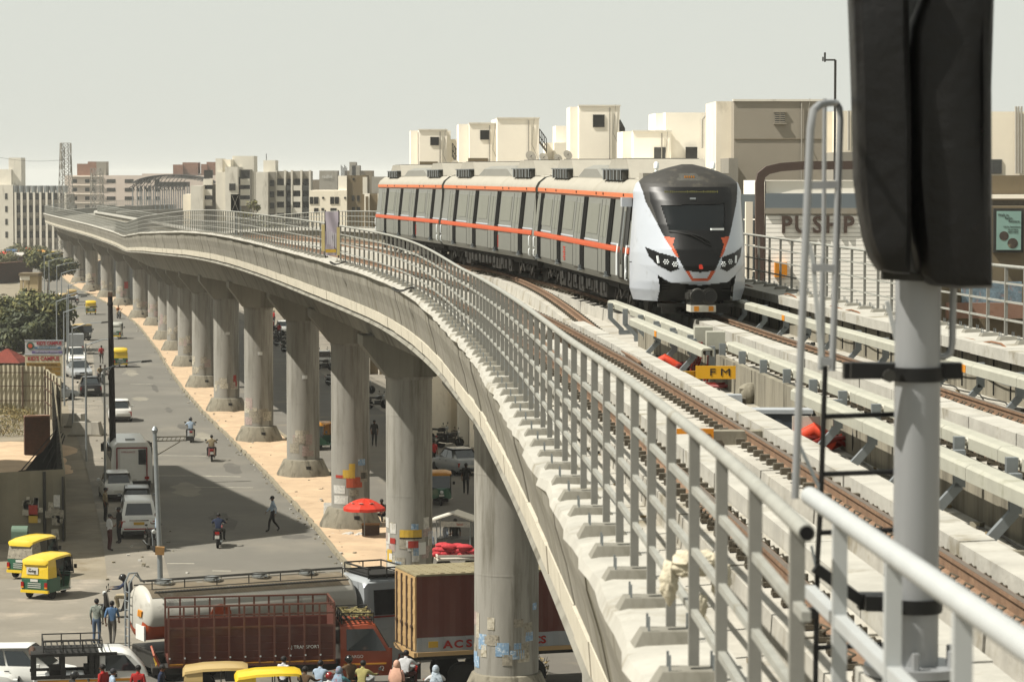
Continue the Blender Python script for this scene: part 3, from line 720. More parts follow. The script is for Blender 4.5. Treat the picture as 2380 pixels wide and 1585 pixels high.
    for i in range(7): yy = 5.5 + i * (L - 11) / 6; b.box((-1.27, yy, .5), (.03, .4, .22)); b.box((1.27, yy, .5), (.03, .4, .22))
    b.build('equipment_door', 'dark_steel', body)
    for yc in (2.6, L - 2.6):
        b = B()
        for s_ in (-1, 1):
            b.bar((s_ * 1.0, yc - 1.6, .52), (s_ * 1.0, yc - .5, .4), .16, .16); b.bar((s_ * 1.0, yc - .5, .4), (s_ * 1.0, yc + .5, .4), .16, .16); b.bar((s_ * 1.0, yc + .5, .4), (s_ * 1.0, yc + 1.6, .52), .16, .16)
            for dy in (-1.1, 1.1):
                b.box((s_ * 1.05, yc + dy, .42), (.22, .3, .26)); b.tube([(s_ * 1.15, yc + dy - .3, .62), (s_ * 1.2, yc + dy, .2), (s_ * 1.12, yc + dy + .35, .5)], .025, 5); b.bar((s_ * 1.16, yc + dy + .2, .7), (s_ * 1.16, yc + dy + .45, .15), .08, .06)
            b.lathe([(.2, 0), (.24, .1), (.24, .3), (.2, .4)], 12, (s_ * .95, yc, .45)); b.tube([(s_ * 1.2, yc - .6, .6), (s_ * 1.22, yc + .2, .3), (s_ * 1.2, yc + .7, .65)], .02, 5)
        bo = b.build('bogie', 'underframe', body)
        for dy in (-1.1, 1.1):
            b = B()
            for s_ in (-1, 1): b.lathe([(.43, -.02), (.43, .02), (.40, .03), (.40, .11)][::1], 22, (s_ * .72 - .05, yc + dy, .41), 0, 'x')
            b.tube([(-.7, yc + dy, .41), (.7, yc + dy, .41)], .08, 8); b.build('wheelset', 'dark_steel', bo)
    return body, yb
NOSE = 1.95
Yc = ypos(FRONT_Y, NOSE)
cars = []
for k in range(3):
    L = CARL - (NOSE if k == 0 else 0) + (.3 if k == 0 else 0)
    bd, ye = make_car(k, Yc, L, k == 0); cars.append((bd, Yc, L)); Yc = ypos(ye, GAP)
lead = cars[0][0]
# nose: height field over the front silhouette, faces sorted into parts by regions drawn in the front plane
CW = lambda z: interp([(.42, 1.36), (.7, 1.45), (1.6, 1.45), (1.75, 1.435), (2.9, 1.36), (3.1, 1.37), (3.3, 1.3), (3.46, 1.1), (3.6, .8), (3.7, .48), (3.78, .14)], z)
DP = lambda z: interp([(.42, 1.62), (.9, 1.9), (1.3, 1.95), (1.7, 1.86), (2.3, 1.55), (2.9, 1.15), (3.3, .8), (3.55, .5), (3.72, .22), (3.78, .08)], z)
def fc(pts): return [((a - 900) / 365, (1440 - c) / 365) for a, c in pts]
def mir(pts): return [(-x, z) for x, z in pts]
RG = {}
mask = fc([(446, 205), (482, 400), (545, 560), (600, 700), (705, 890), (765, 1005), (900, 1022)]); RGm = mask + [(-x, z) for x, z in mask[::-1][1:]]
RGm = RGm + fc([(1240, 40), (560, 40)])
hl = fc([(457, 803), (560, 850), (690, 885), (712, 990), (640, 1017), (540, 960), (480, 880)])
o1 = fc([(600, 708), (690, 712), (668, 775), (714, 890), (690, 880)])
o2 = fc([(765, 1008), (800, 1008), (835, 1072), (965, 1072), (1000, 1008), (1045, 1008), (978, 1100), (828, 1100)])
glass = fc([(598, 428), (1180, 415), (1152, 648), (648, 652)])
dest = fc([(550, 275), (1200, 275), (1205, 345), (555, 345)])
sign = fc([(765, 205), (800, 145), (950, 145), (992, 205)])
surr = fc([(512, 262), (1240, 262), (1232, 420), (1190, 640), (1165, 720), (630, 720), (560, 560), (520, 400)])
lip = fc([(300, 900), (545, 1050), (640, 1110), (900, 1138), (1170, 1110), (1255, 1050), (1500, 900), (1500, 1300), (300, 1300)])
skl = fc([(300, 930), (430, 965), (545, 1050), (566, 1170), (556, 1290), (300, 1290)])
def inside(p, poly):
    x, z = p; c = False; j = len(poly) - 1
    for i in range(len(poly)):
        xi, zi = poly[i]; xj, zj = poly[j]
        if (zi > z) != (zj > z) and x < (xj - xi) * (z - zi) / (zj - zi) + xi: c = not c
        j = i
    return c
def nsurf(x, z, off=0.0):
    w = CW(z); t = min(1, abs(x / w)); d = DP(z) * (1 - t ** 2.4) ** .6
    return (x, -d - off, z)
def region(x, z):
    if inside((x, z), o2): return 'trim'
    for s_ in (1, -1):
        if inside((x * s_, z), o1): return 'trim'
        if inside((x * s_, z), hl): return 'lamp' if s_ > 0 else 'lamp2'
        if inside((x * s_, z), skl): return 'skirt' if s_ > 0 else 'skirt2'
    if inside((x, z), lip): return 'grille'
    if inside((x, z), RGm):
        if inside((x, z), sign): return 'sign'
        if inside((x, z), glass): return 'glass'
        if inside((x, z), dest): return 'dest'
        if inside((x, z), surr): return 'mask'
        if z > 3.2 or (z > 1.9 and abs(x) > .88 + (z - 1.9) * .1): return 'dome'
        return 'mask'
    return 'shell'
parts = {}
NX, NZ = 150, 150
zz = [.42 + (3.78 - .42) * j / NZ for j in range(NZ + 1)]; tt = [math.sin((-1 + 2 * i / NX) * math.pi / 2 * .999) for i in range(NX + 1)]
for j in range(NZ):
    for i in range(NX):
        c = [(CW(zz[jj]) * tt[ii], zz[jj]) for ii, jj in ((i, j), (i + 1, j), (i + 1, j + 1), (i, j + 1))]
        mx, mz = sum(q[0] for q in c) / 4, sum(q[1] for q in c) / 4
        rg = region(mx, mz); off = {'glass': -.02, 'grille': -.28, 'lamp': .004, 'lamp2': .004, 'skirt': .012, 'skirt2': .012}.get(rg, 0)
        parts.setdefault(rg, B()).add([nsurf(x, z, off) for x, z in c], [(0, 1, 2, 3)], 0, True)
for rg, (nm, m_) in {'shell': ('nose_shell', 'train_silver'), 'mask': ('windscreen_surround', 'train_black'), 'dome': ('brow', 'train_dome'), 'glass': ('windscreen', 'train_glass'), 'dest': ('destination_display', 'train_black'), 'sign': ('number_display', 'grille'), 'trim': ('orange_trim', 'train_orange'), 'lamp': ('headlight_glass', 'train_black'), 'skirt': ('skirt', 'train_silver'), 'skirt2': ('skirt', 'train_silver'), 'lamp2': ('headlight_glass', 'train_black'), 'grille': ('lower_grille', 'black')}.items():
    parts[rg].build(nm, m_, lead)
b = B()   # close the underside and back of the nose
b.bb((-.85, -.9, .5), (.85, 0, .75)); b.build('nose_floor', 'underframe', lead)
def on(x, z, off=.012): return Vector(nsurf(x, z, off))
for s_ in (-1, 1):
    b = B()
    for cx_, cz_ in ((610, 930), (680, 950)):
        for q in range(7):
            a = q * 1.047; rr_ = 0 if q == 6 else .05; x, z = (cx_ - 900) / 365 * -s_, (1440 - cz_) / 365
            b.ball(on(x + rr_ * math.cos(a), z + rr_ * math.sin(a)), .02, 0, 6, 4)
    b.build('headlight', 'lamp_white', lead)
    b = B(); x = s_ * .955; b.bar(on(x, 1.36, .02), on(x + s_ * .02, 1.54, .02), .06, .03); b.build('daylight_lamp', 'lamp_white', lead)
b = B()
for i in range(30):
    x = -.7 + i * .045; hgt = rnd.choice((.03, .05, .06)); z = 3.1; p = on(x, z); b.box(p, (.025, .01, hgt))
b.build('destination_lettering', 'led', lead)
b = B()
for i in range(5): p = on(-.16 + i * .055, 3.46); b.box(p, (.03, .02, .07))
b.build('number_lettering', 'amber', lead)
b = B(); b.tube([on(-.7, 2.14, .03), on(-.2, 2.06, .05), on(.3, 1.78, .05)], .014, 5); b.tube([on(-.25, 2.1, .04), on(.02, 2.02, .06), on(.25, 1.9, .05)], .025, 5); b.build('wiper', 'black', lead)
p = on(.01, 1.3, .015); text('logo', 'a', .2, 'logo_red', lead, p, (R(80), 0, 0), .008, 1.0, 'CENTER', .012)
b = B()
for s_ in (-1, 1):
    for i in range(4): z = .68 + i * .075; b.box((s_ * .73, on(s_ * .73, z, -.24).y, z), (.24, .03, .022))
b.build('grille_bar', 'dark_steel', lead)
b = B(); b.tube([on(-.12, 2.93, .01), on(.02, 2.93, .01)], .03, 6); b.build('camera_box', 'galv', lead)
b = B(); w_ = on(.55, 1.99 + .2, .0); b.bar(on(.32, 2.19, .004), on(.66, 2.19, .004), .05, .05); b.build('dashboard_paper', 'lamp_white', lead)
b = B(); b.bb((-.28, -2.25, .36), (.3, -1.5, .72)); b.lathe([(.17, 0), (.2, .04), (.14, .1), (.1, .1)], 16, (-.12, -2.26, .58), 0, 'y'); b.lathe([(.2, -.0), (.2, .06)], 14, (.16, -2.3, .58), 0, 'y'); b.bb((-.34, -2.2, .5), (-.28, -1.7, .66)); co = b.build('coupler', 'dark_steel', lead)
b = B(); b.lathe([(.15, -.13), (.15, -.1)], 16, (-.12, -2.26, .58), 0, 'y'); b.lathe([(.14, -.1), (.14, -.06)], 14, (.17, -2.3, .58), 0, 'y'); b.build('coupler_socket', 'black', co)
b = B(); b.bb((-.3, -2.32, .2), (.32, -1.7, .36)); b.build('coupler_tray', 'insul', co)
b = B(); b.bb((-.22, -2.33, .22), (-.1, -2.31, .34)); b.bb((.14, -2.33, .22), (.26, -2.31, .34)); b.build('amber_lamp', 'amber', co)
b = B(); b.bb((-.95, -1.35, .28), (.95, -1.25, .36)); b.bb((-.85, -1.3, .3), (-.5, -1.2, .12)); b.bb((.5, -1.3, .3), (.85, -1.2, .12)); b.build('obstacle_guard', 'dark_steel', lead)
b = B()
for s_ in (-1, 1): b.lathe([(.05, 3.5), (.04, 3.66), (.065, 3.68), (.065, 3.8), (.035, 3.84)], 12, (s_ * .72, .35, 0))
b.build('horn', 'lamp_white', lead)
b = B(); b.bb((-1.1, .1, 3.4), (1.1, .7, 3.56)); b.build('roof_box', 'train_roof', lead)
# open cab doorway
b = B(); side_quad(b, .35, 1.75, .86, 2.88, .03, 0, -1); b.build('door_opening', 'train_black', lead)
b = B(); side_quad(b, .95, 1.3, .92, 2.8, .05, 0, -1); b.build('cab_door', 'train_side', lead)
b = B(); side_quad(b, 1.02, 1.22, 1.25, 2.6, .056, 0, -1); b.build('cab_door_window', 'train_glass', lead)
b = B()
for q in (.3, 1.8): b.tube([(-1.5, q, .95), (-1.5, q, 1.5), (-1.47, q, 1.75)], .025, 6)
b.build('cab_handrail', 'lamp_white', lead)
b = B(); b.bb((-1.62, .15, 2.72), (-1.36, .4, 2.95)); b.build('side_camera', 'train_silver', lead)
CABPT = (lead, cars[0][1])
# ------------------------------------------------------------------ ground, roads
def struct(o): o['kind'] = 'structure'; return o
b = B()
n = 40; xs = [-5000, -2500, -1200, -600, -300] + [-200 + i * 10 for i in range(41)] + [300, 600, 1200, 2500, 5000]
ysg = [-300, -50, 0, 40] + [60 + i * 10 for i in range(60)] + [700, 900, 1300, 2200, 4000, 5900]
vs = [(x, y, -.03 + (rnd.uniform(-.012, .012) if abs(x) < 200 and y < 640 else 0)) for y in ysg for x in xs]; nx_ = len(xs)
b.add(vs, [(j * nx_ + i, j * nx_ + i + 1, (j + 1) * nx_ + i + 1, (j + 1) * nx_ + i) for j in range(len(ysg) - 1) for i in range(nx_ - 1)], 0, True)
struct(b.build('ground', 'earth'))
def road(name, mat, la, lb, ys, z):
    b = B(); vs = []
    for Y in ys:
        for k in range(7):
            o = la(Y) + (lb(Y) - la(Y)) * k / 6; nx, ny = nrm(Y); vs.append((xc(Y) + o * nx, Y + o * ny, z))
    b.add(vs, [(j * 7 + i, j * 7 + i + 1, (j + 1) * 7 + i + 1, (j + 1) * 7 + i) for j in range(len(ys) - 1) for i in range(6)]); return struct(b.build(name, mat, fix=False))
KO = -1.75
mt('asphalt_l', '#6f6c64', .93, .14, .15, bump=.15, stain=('#807b70', .1, .52))
mt('asphalt_r', '#6b675f', .95, .13, .3, bump=.12, stain=('#857c6a', .25, .55))
EL = lambda Y: interp([(118, -9.6), (150, -9.3), (190, -8.8), (250, -8.3), (350, -7.6), (520, -7)], Y)
road('road', 'asphalt_l', EL, lambda Y: KO - .02, stations(119, 620, 4), .012)
road('road_shoulder', 'dust_road', lambda Y: EL(Y) - 2.6, lambda Y: EL(Y) + .2, stations(116, 620, 4), .006)
road('far_road', 'asphalt_r', lambda Y: -KO + .02, lambda Y: 11.0, stations(119, 620, 4), .012)
road('pavement', 'dust_road', lambda Y: 11.0, lambda Y: 17.0, stations(119, 620, 4), .03)
b = B(); b.poly([(-70, 70, .003), (60, 70, .003), (60, 122, .003), (-70, 122, .003)]); struct(b.build('junction', 'dust_road', fix=False))
b = B()
ang = R(18)
q = lambda x, y: (x * math.cos(ang) - y * math.sin(ang), 101 + x * math.sin(ang) + y * math.cos(ang), .009)
b.poly([q(-70, -9), q(70, -9), q(70, 7), q(-70, 7)]); struct(b.build('cross_road', 'asphalt_r', fix=False))
# median between the carriageways
b = B(); ys = stations(121.5, 600, 2.5); vs = []
K = 8
for Y in ys:
    for k in range(K + 1):
        o = KO + (-KO * 2) * k / K; nx, ny = nrm(Y); vs.append((xc(Y) + o * nx, Y + o * ny, .12 + (rnd.uniform(-.03, .05) if 0 < k < K else -.02)))
b.add(vs, [(j * (K + 1) + i, j * (K + 1) + i + 1, (j + 1) * (K + 1) + i + 1, (j + 1) * (K + 1) + i) for j in range(len(ys) - 1) for i in range(K)], 0, True); struct(b.build('median', 'sand', fix=False))
b = B()
for s_ in (-1, 1):
    y = 121.0
    while y < 560:
        if not (352 < y < 366 and s_ < 0):
            j = rnd.uniform(-.04, .04); sweep(b, [], [0]) if 0 else b.loft([[(xc(Y) + (o + j) * nrm(Y)[0], Y + (o + j) * nrm(Y)[1], z) for o, z in ((s_ * 1.92, -.02), (s_ * 1.9, .17), (s_ * 1.72, .17), (s_ * 1.7, -.02))] for Y in (y, y + 1.2)], 0)
        y += 1.24
b.box((xc(121) , 120.9, .08), (3.6, .2, .18)); struct(b.build('kerb', 'kerb'))
b = B()
for (px, py, l) in ((455, 1018, 2.2), (430, 1106, 3), (500, 1107, 3), (520, 1133, 3.2), (385, 1059, 5), (420, 1310, 1.2), (515, 1327, .8), (330, 893, 2), (303, 870, 1.5)):
    g = G(px, py); b.box((g[0], g[1], .018), (l, .12, .004), 0, R(rnd.uniform(-12, 4)))
struct(b.build('road_marking', 'paint_line'))
b = B(); rq = random.Random(5)
for k in range(420):
    Y = 121 + rq.random() ** 1.7 * 300; o = rq.choice([KO - .12 - abs(rq.gauss(0, .25)), rq.uniform(KO, -KO), EL(Y) + rq.gauss(-.6, .7)]); nx, ny = nrm(Y)
    s_ = rq.uniform(.03, .14); b.box((xc(Y) + o * nx, Y + o * ny, .03 + (.12 if abs(o) < 1.7 else 0)), (s_, s_, s_ * .6), rq.randrange(3), rq.random() * 3)
g = b.build('litter', ['kerb', 'bill_white', 'concrete_dark']); g['kind'] = 'stuff'

mt('patch_dark', '#5c5953', .95, .15, .6, stain=('#6d6a62', .5, .5)); mt('patch_pale', '#8a8578', .95, .15, .6, stain=('#777368', .5, .5))
rq = random.Random(31)
for k in range(16):
    Y = 124 + k * 11 + rq.uniform(-3, 3); o_ = rq.uniform(-8, -3); nx, ny = nrm(Y); ln, wd = rq.uniform(1.5, 9), rq.uniform(.3, 1.6); n = 14
    pts = [((.5 + .13 * math.sin(3 * i + k) + rq.uniform(-.05, .05)) * wd * math.cos(i * 6.283 / n), (.5 + rq.uniform(-.06, .06)) * ln * math.sin(i * 6.283 / n)) for i in range(n)]
    b = B(); b.poly([(xc(Y) + (o_ + u) * nx - v * ny * -1 * .0 + v * (-.16), Y + (o_ + u) * ny + v, .0165) for u, v in pts]); struct(b.build('road_patch', 'patch_dark' if k % 3 else 'patch_pale', fix=False))
# ------------------------------------------------------------------ generic building blocks
mt('wall_cream', '#ece5d6', .92, .06, .5, bump=.08, stain=('#b7a98c', .25, .6, (1, 1, .3)))
mt('wall_cream2', '#e2d9c6', .92, .07, .5, bump=.08, stain=('#a59576', .3, .6, (1, 1, .3)))
mt('wall_taupe', '#a39b8c', .92, .06, .5, stain=('#8a7d66', .3, .6, (1, 1, .3)))
mt('wall_brown', '#7d7059', .92, .1, .5, stain=('#6c6150', .4, .58, (1, 1, .25)))
mt('wall_grey', '#9b968a', .92, .1, .5, stain=('#77726a', .5, .56, (1, 1, .2)))
mt('wall_white', '#ccc7ba', .92, .08, .5, stain=('#938c7c', .5, .57, (1, 1, .2)))
mt('wall_pink', '#cbbdb1', .92, .06, .4, stain=('#a89788', .4, .6))
mt('wall_brick', '#947260', .95, .15, 1.5, stain=('#74503a', 1, .58))
mt('bricks', '#8a7466', .95, .3, 2, brick=(3.2, '#7d5540', '#5f4232', '#857a68'))
mt('win_dark', '#2f2e2a', .25, .2, 2, spec=.5); mt('win_grey', '#4e4f4c', .2, .2, 2, spec=.5)
mt('frame_w', '#b9b4a8', .7, .05, 3)
mt('roof_grey', '#8f8976', .95, .12, .8)
mt('brown_metal', '#54443b', .6, .08, 2); mt('blue_panel', '#7d868b', .45, .06, .6, metal=.2); mt('granite', '#5c564c', .6, .25, 18)
def bld(name, label, cat, boxes, wm, group=None):
    """boxes in world: list of ((x0,y0,z0),(x1,y1,z1),mat); first is the main wall"""
    a = boxes[0]; o = ((a[0][0] + a[1][0]) / 2, (a[0][1] + a[1][1]) / 2, 0)
    t = thing(name, label, cat, o, 0, group); L0 = Vector(o)
    for i, bx in enumerate(boxes):
        b = B(); b.bb(Vector(bx[0]) - L0, Vector(bx[1]) - L0); b.build(bx[3] if len(bx) > 3 else ('wall' if i == 0 else 'block'), bx[2], t)
    return t, L0
def win(t, L0, x0, x1, z0, z1, y, m='win_dark', fr=True, dep=.0, louv=False):
    b = B(); b.bb(Vector((x0, y - .05, z0)) - L0, Vector((x1, y + .1, z1)) - L0); w = b.build('window', m, t)
    if fr:
        b = B(); f_ = .06
        b.bb(Vector((x0 - f_, y - .09, z1)) - L0, Vector((x1 + f_, y, z1 + f_)) - L0); b.bb(Vector((x0 - f_, y - .12, z0 - f_)) - L0, Vector((x1 + f_, y, z0)) - L0)
        b.bb(Vector(((x0 + x1) / 2 - .02, y - .07, z0)) - L0, Vector(((x0 + x1) / 2 + .02, y - .04, z1)) - L0)
        if louv:
            for k in range(5): zz_ = z0 + (z1 - z0) * (k + .5) / 5; b.bb(Vector((x0, y - .08, zz_ - .02)) - L0, Vector((x1, y - .04, zz_ + .02)) - L0)
        b.build('frame', 'frame_w' if not louv else 'wall_taupe', w)
    return w
def pbox(px0, px1, pyt, D, depth, zb=0.0, m='wall_cream', nm=None):
    x0, zt_ = XZ(px0, pyt, D); x1, _ = XZ(px1, pyt, D)
    r = [(x0, D, zb), (x1, D + depth, zt_), m]
    return tuple(r + ([nm] if nm else []))
def pwin(t, L0, px0, px1, py0, py1, D, **k):
    x0, z1 = XZ(px0, py0, D); x1, z0 = XZ(px1, py1, D); return win(t, L0, x0, x1, z0, z1, D, **k)

# right hand row of cream roof towers. Buildings turned slightly so that a lit flank shows on their left
def tower(label, D, body, flank_px, extra=(), wins=(), recess=None, m='wall_cream', rz=None, depth=6, name='stair_tower', cat='building'):
    px0, px1, pyt = body
    bx = [pbox(px0, px1, pyt, D, depth, 0, m)] + [pbox(*e[:3], D + e[3], e[4], 0, e[5] if len(e) > 5 else m) for e in extra]
    t, L0 = bld(name, label, cat, bx, m, 'cream buildings behind the train')
    for w in wins: pwin(t, L0, *w[:4], D, m=w[4] if len(w) > 4 else 'win_dark', louv=len(w) > 5, fr=len(w) > 5)
    return t, L0
def turn(t, deg): t.rotation_euler[2] = R(deg)
def swing(t, L0, D, deg):
    dy = L0.y - D; a = R(deg); t.rotation_euler[2] = a; t.location.x += -dy * math.sin(a); t.location.y += dy * (math.cos(a) - 1)
t1, L1 = tower('cream stair tower with one square window and a low recess, first from the left', 190, (974, 1039, 303), 0, [(957, 974, 304, 1.5, 3.5), (1039, 1049, 304, .8, 4), (1045, 1082, 324, 4, 4, 'wall_cream2')], [(1000, 1020, 319, 338)])
x0, z1 = XZ(975, 376, 190); x1, _ = XZ(1017, 376, 190)
b = B(); b.bb(Vector((x0, 189.96, 12)) - L1, Vector((x1, 190.1, z1)) - L1); b.build('recess', 'wall_brown', t1)
t2, L2 = tower('cream stair tower with a square window and recess, second from the left', 182, (1091, 1154, 288), 0, [(1069, 1091, 289, 1.5, 3.5)], [(1116, 1138, 303, 325)])
x0, z1 = XZ(1088, 368, 182); x1, _ = XZ(1134, 368, 182)
b = B(); b.bb(Vector((x0, 181.96, 12)) - L2, Vector((x1, 182.1, z1)) - L2); b.build('recess', 'wall_brown', t2)
t3, L3 = tower('blank cream block without windows, joined right of the second stair tower', 181, (1156, 1253, 276), 0, [], [])
t4, L4 = tower('tallest cream tower with one large dark square window near its top', 176, (1346, 1441, 247), 0, [(1327, 1346, 249, 1.2, 3.5)], [(1378, 1405, 267, 296)])
x0, z1 = XZ(1361, 244.6, 178); b = B(); b.bb((x0 - L4[0], 2, z1 - .15), (x0 + .25 - L4[0], 2.5, z1)); b.build('roof_lamp', 'dark_steel', t4)
t5, L5 = tower('low cream roof rooms with dishes, left of the tallest tower', 186, (1288, 1330, 332), 0, [(1271, 1288, 332, 1, 3), (1303, 1329, 293, 6, 3), (1210, 1335, 387, -3, 3)], [])
t6, L6 = tower('stepped cream building with a dark window and blocked opening, right of the tallest tower', 168, (1472, 1560, 306), 0, [(1449, 1472, 306, 1, 3.5), (1548, 1664, 262, .4, 5, 'wall_cream'), (1527, 1548, 264, 1.6, 4), (1400, 1670, 374, -3, 3, 'wall_cream')], [(1594, 1621, 342, 369)])
pwin(t6, L6, 1520, 1547, 343, 372, 168, m='win_grey', fr=False); b = B(); p = [P(1640, 262, 168.3), P(1640, 270, 168.2), P(1633, 278, 168.2), P(1633, 345, 168.2)]; b.tube([Vector(q) - L6 for q in p], .06, 6); b.build('drain_pipe', 'frame_w', t6)
t7, L7 = tower('big taupe brown block with a louvred vent window, behind the train front', 128, (1706, 1916, 235), 0, [(1666, 1706, 236, 1.2, 5, 'wall_cream2'), (1690, 1712, 368, -2.5, 4, 'wall_grey')], [(1801, 1824, 262, 286, 'win_grey', 1)], m='wall_taupe')
b = B(); x0, z_ = XZ(1706, 325, 128); x1, _ = XZ(1916, 325, 128); b.bb(Vector((x0, 127.97, z_)) - L7, Vector((x1, 128, z_ + .03)) - L7); b.build('groove', 'wall_brown', t7)
t8, L8 = tower('cream block with a pale pipe, between the ladder hoop and the signal hood', 150, (1950, 2010, 258), 0, [(1925, 1950, 260, 2, 3), (1938, 1975, 354, -4, 4, 'wall_grey')], [], m='wall_cream2')
b = B(); p0, p1 = P(1972, 258, 149.9), P(1972, 350, 149.9); b.tube([Vector(p0) - L8, Vector(p1) - L8], .07, 6); b.build('drain_pipe', 'frame_w', t8)
t9, L9 = tower('taupe building with thin pipes on its wall, right of the signal hood', 120, (2240, 2420, 260), 0, [(2240, 2430, 408, -6, 5, 'wall_brown'), (2240, 2430, 466, -6.3, 5, 'granite')], [(2290, 2328, 371, 404, 'win_grey')], m='wall_cream2')
b = B()
for px in (2361, 2367, 2374): p0, p1 = P(px, 248, 119.9), P(px, 404, 119.9); b.tube([Vector(p0) - L9, Vector(p1) - L9], .045, 6)
b.build('drain_pipe', 'frame_w', t9)
p0 = P(2240, 462, 113.6); p1 = P(2430, 462, 113.6); b = B(); b.bb(Vector(p0) - L9, Vector((p1[0], 113.9, p0[2] + .16)) - L9); b.build('ledge', 'wall_cream', t9)
for q_, l_, px0, px1, py, D_ in ((t1, L1, 974, 1039, 303, 190), (t2, L2, 1091, 1154, 288, 182), (t3, L3, 1156, 1253, 276, 181), (t4, L4, 1346, 1441, 247, 176), (t6, L6, 1472, 1560, 306, 168), (t7, L7, 1706, 1916, 235, 128)):
    p, q = Vector(P(px0, py, D_)) - l_, Vector(P(px1, py, D_)) - l_; b = B(); b.bb((p.x - .04, p.y - .06, p.z - .02), (q.x + .04, p.y + .3, p.z + .07)); b.build('parapet_cap', 'wall_white', q_)
    x = p.x * .25 + q.x * .75; b = B(); b.tube([(x, p.y - .06, p.z - .1), (x, p.y - .06, 8)], .035, 5); b.tube([(x + .35, p.y - .05, p.z + .1), (x + .2, p.y - .05, p.z - 1.6), (x + .9, p.y - .05, p.z - 3.2)], .014, 4); b.build('cable_pipe', 'wall_grey', q_)
for q_, l_, D_, a_ in ((t1, L1, 190, 3), (t2, L2, 182, 3), (t3, L3, 181, 4), (t4, L4, 176, 2.5), (t5, L5, 186, 3), (t6, L6, 168, 3), (t7, L7, 128, 1.5), (t8, L8, 150, 3)): swing(q_, l_, D_, a_)
# stairs, dishes on the roofs
mt('dish', '#a9a498', .7, .1, 4)
def dish(px, py, D, r, lb, ang=30):
    r = r * .6
    p = P(px, py, D); t = thing('satellite_dish', lb, 'dish', (p[0], p[1], p[2] - r), 0, 'satellite dishes on the roofs')
    b = B(); prof = [(.02, 0)] + [(r * k / 6, .35 * r * (k / 6) ** 2) for k in range(1, 7)]; b.lathe(prof, 18); bb = b.build('bowl', 'dish', t, (0, 0, r)); bb.rotation_euler = (R(62), 0, R(ang))
    b = B(); b.tube([(0, .05, -.4), (0, .05, r * .95)], .04, 6); b.build('mast', 'dark_steel', t)
    b = B(); b.tube([(0, 0, r), (.3 * r, -.9 * r, r * 1.3)], .02, 5); b.build('feed_arm', 'dark_steel', t)
for a in ((1058, 385, 184, .55, 'pale satellite dish between the two left stair towers'), (1232, 366, 177, .6, 'mesh satellite dish at the foot of the blank cream block'), (1262, 368, 177, .5, 'dark satellite dish beside the small roof railing'), (1296, 370, 175, .45, 'white satellite dish left of the tallest tower, in front of a post'), (1318, 362, 175, .5, 'larger white satellite dish touching the tallest tower'), (1655, 340, 165, .55, 'white satellite dish at the left edge of the taupe block')): dish(*a)
def stair(px0, px1, pyt, pyb, D, lb):
    p0, p1 = P(px0, pyt, D), P(px1, pyb, D); t = thing('roof_stair', lb, 'stair', (p0[0], D, p1[2])); h = p0[2] - p1[2]; w = p1[0] - p0[0]
    for yy in (0, .8):
        b = B()
        for k in range(5): b.tube([(w * k / 4, yy, h * (1 - k / 4) - .1), (w * k / 4, yy, h * (1 - k / 4) + .8)], .02, 4)
        for dz in (.35, .8): b.tube([(0, yy, h + dz), (w, yy, dz)], .02, 4)
        b.build('handrail', 'dark_steel', t)
    b = B(); b.bar((0, .4, h), (w, .4, 0), .8, .12); b.build('flight', 'wall_grey', t)
stair(1254, 1270, 330, 352, 183, 'dark railed roof stair at the right of the blank cream block'); stair(1051, 1066, 362, 384, 188, 'steep railed roof stair beside the first stair tower'); stair(1441, 1452, 310, 330, 174, 'little railed roof stair right of the tallest tower')
# shop front with letters
DS = 104
t, L0 = bld('shop', 'cream clad shop front with big brown letters and a dark brown curved frame', 'shop', [pbox(1780, 2120, 420, DS, 10, 6, 'wall_cream')], 'wall_cream')
mt('cladding', '#f2eee4', .6, .05, 1)
x0, zt_ = XZ(1780, 502, DS - .12); x1, zb_ = XZ(2120, 668, DS - .12)
b = B(); k = 0; z = zt_
while z > 8.6:
    b.bb(Vector((x0, DS - .14, z - .135)) - L0, Vector((x1, DS, z)) - L0); z -= .15
b.build('cladding', 'cladding', t)
x0, za = XZ(1780, 450, DS - .3); _, zb = XZ(1780, 484, DS - .3); b = B(); b.bb(Vector((x0, DS - .17, zb)) - L0, Vector((x1, DS, za)) - L0); b.build('fascia_panel', 'blue_panel', t)
b = B(); z0 = XZ(1780, 497, DS)[1]; b.bb(Vector((x0, DS - .22, z0)) - L0, Vector((x1, DS, zb - .003)) - L0); b.build('ledge', 'wall_taupe', t)
# curved brown frame
fr = [P(1767, 690, DS - .14), P(1767, 425, DS - .14), P(1770, 408, DS - .14), P(1785, 396, DS - .14), P(1815, 389, DS - .14), P(1870, 385, DS - .14), P(2080, 384, DS - .14)]
b = B()
secs = []
for i, p in enumerate(fr):
    p = Vector(p) - L0; tn_ = (Vector(fr[min(i + 1, len(fr) - 1)]) - Vector(fr[max(i - 1, 0)])).normalized(); nv = Vector((tn_.z, 0, -tn_.x)); w_ = .15
    secs.append([p - nv * w_, p + nv * w_, p + nv * w_ + Vector((0, .5, 0)), p - nv * w_ + Vector((0, .5, 0))])
b.loft(secs); b.build('curved_frame', 'brown_metal', t)
x0, zz0 = XZ(1900, 523, DS - .3)
for i, ch in enumerate('PUSHP'):
    px = (1831, 1869, 1905, 1945, 1969)[i]; px = 1828 + i * 36; p = P(px, 524, DS - .17); text('letter', ch, .84, 'brown_metal', t, Vector(p) - L0, (R(90), 0, 0), .07, .92, 'CENTER', .018)
p = P(1780, 615, DS - .3); x0, z0 = XZ(1801, 644, DS - .4); x1, z1 = XZ(1829, 610, DS - .4); b = B(); b.bb(Vector((x0, DS - .5, z0)) - L0, Vector((x1, DS - .14, z1)) - L0); b.build('yellow_cabinet', 'orange_label', t)
b = B()
q = [P(1705, 414, DS + 1), P(1756, 690, DS + 1)]; 
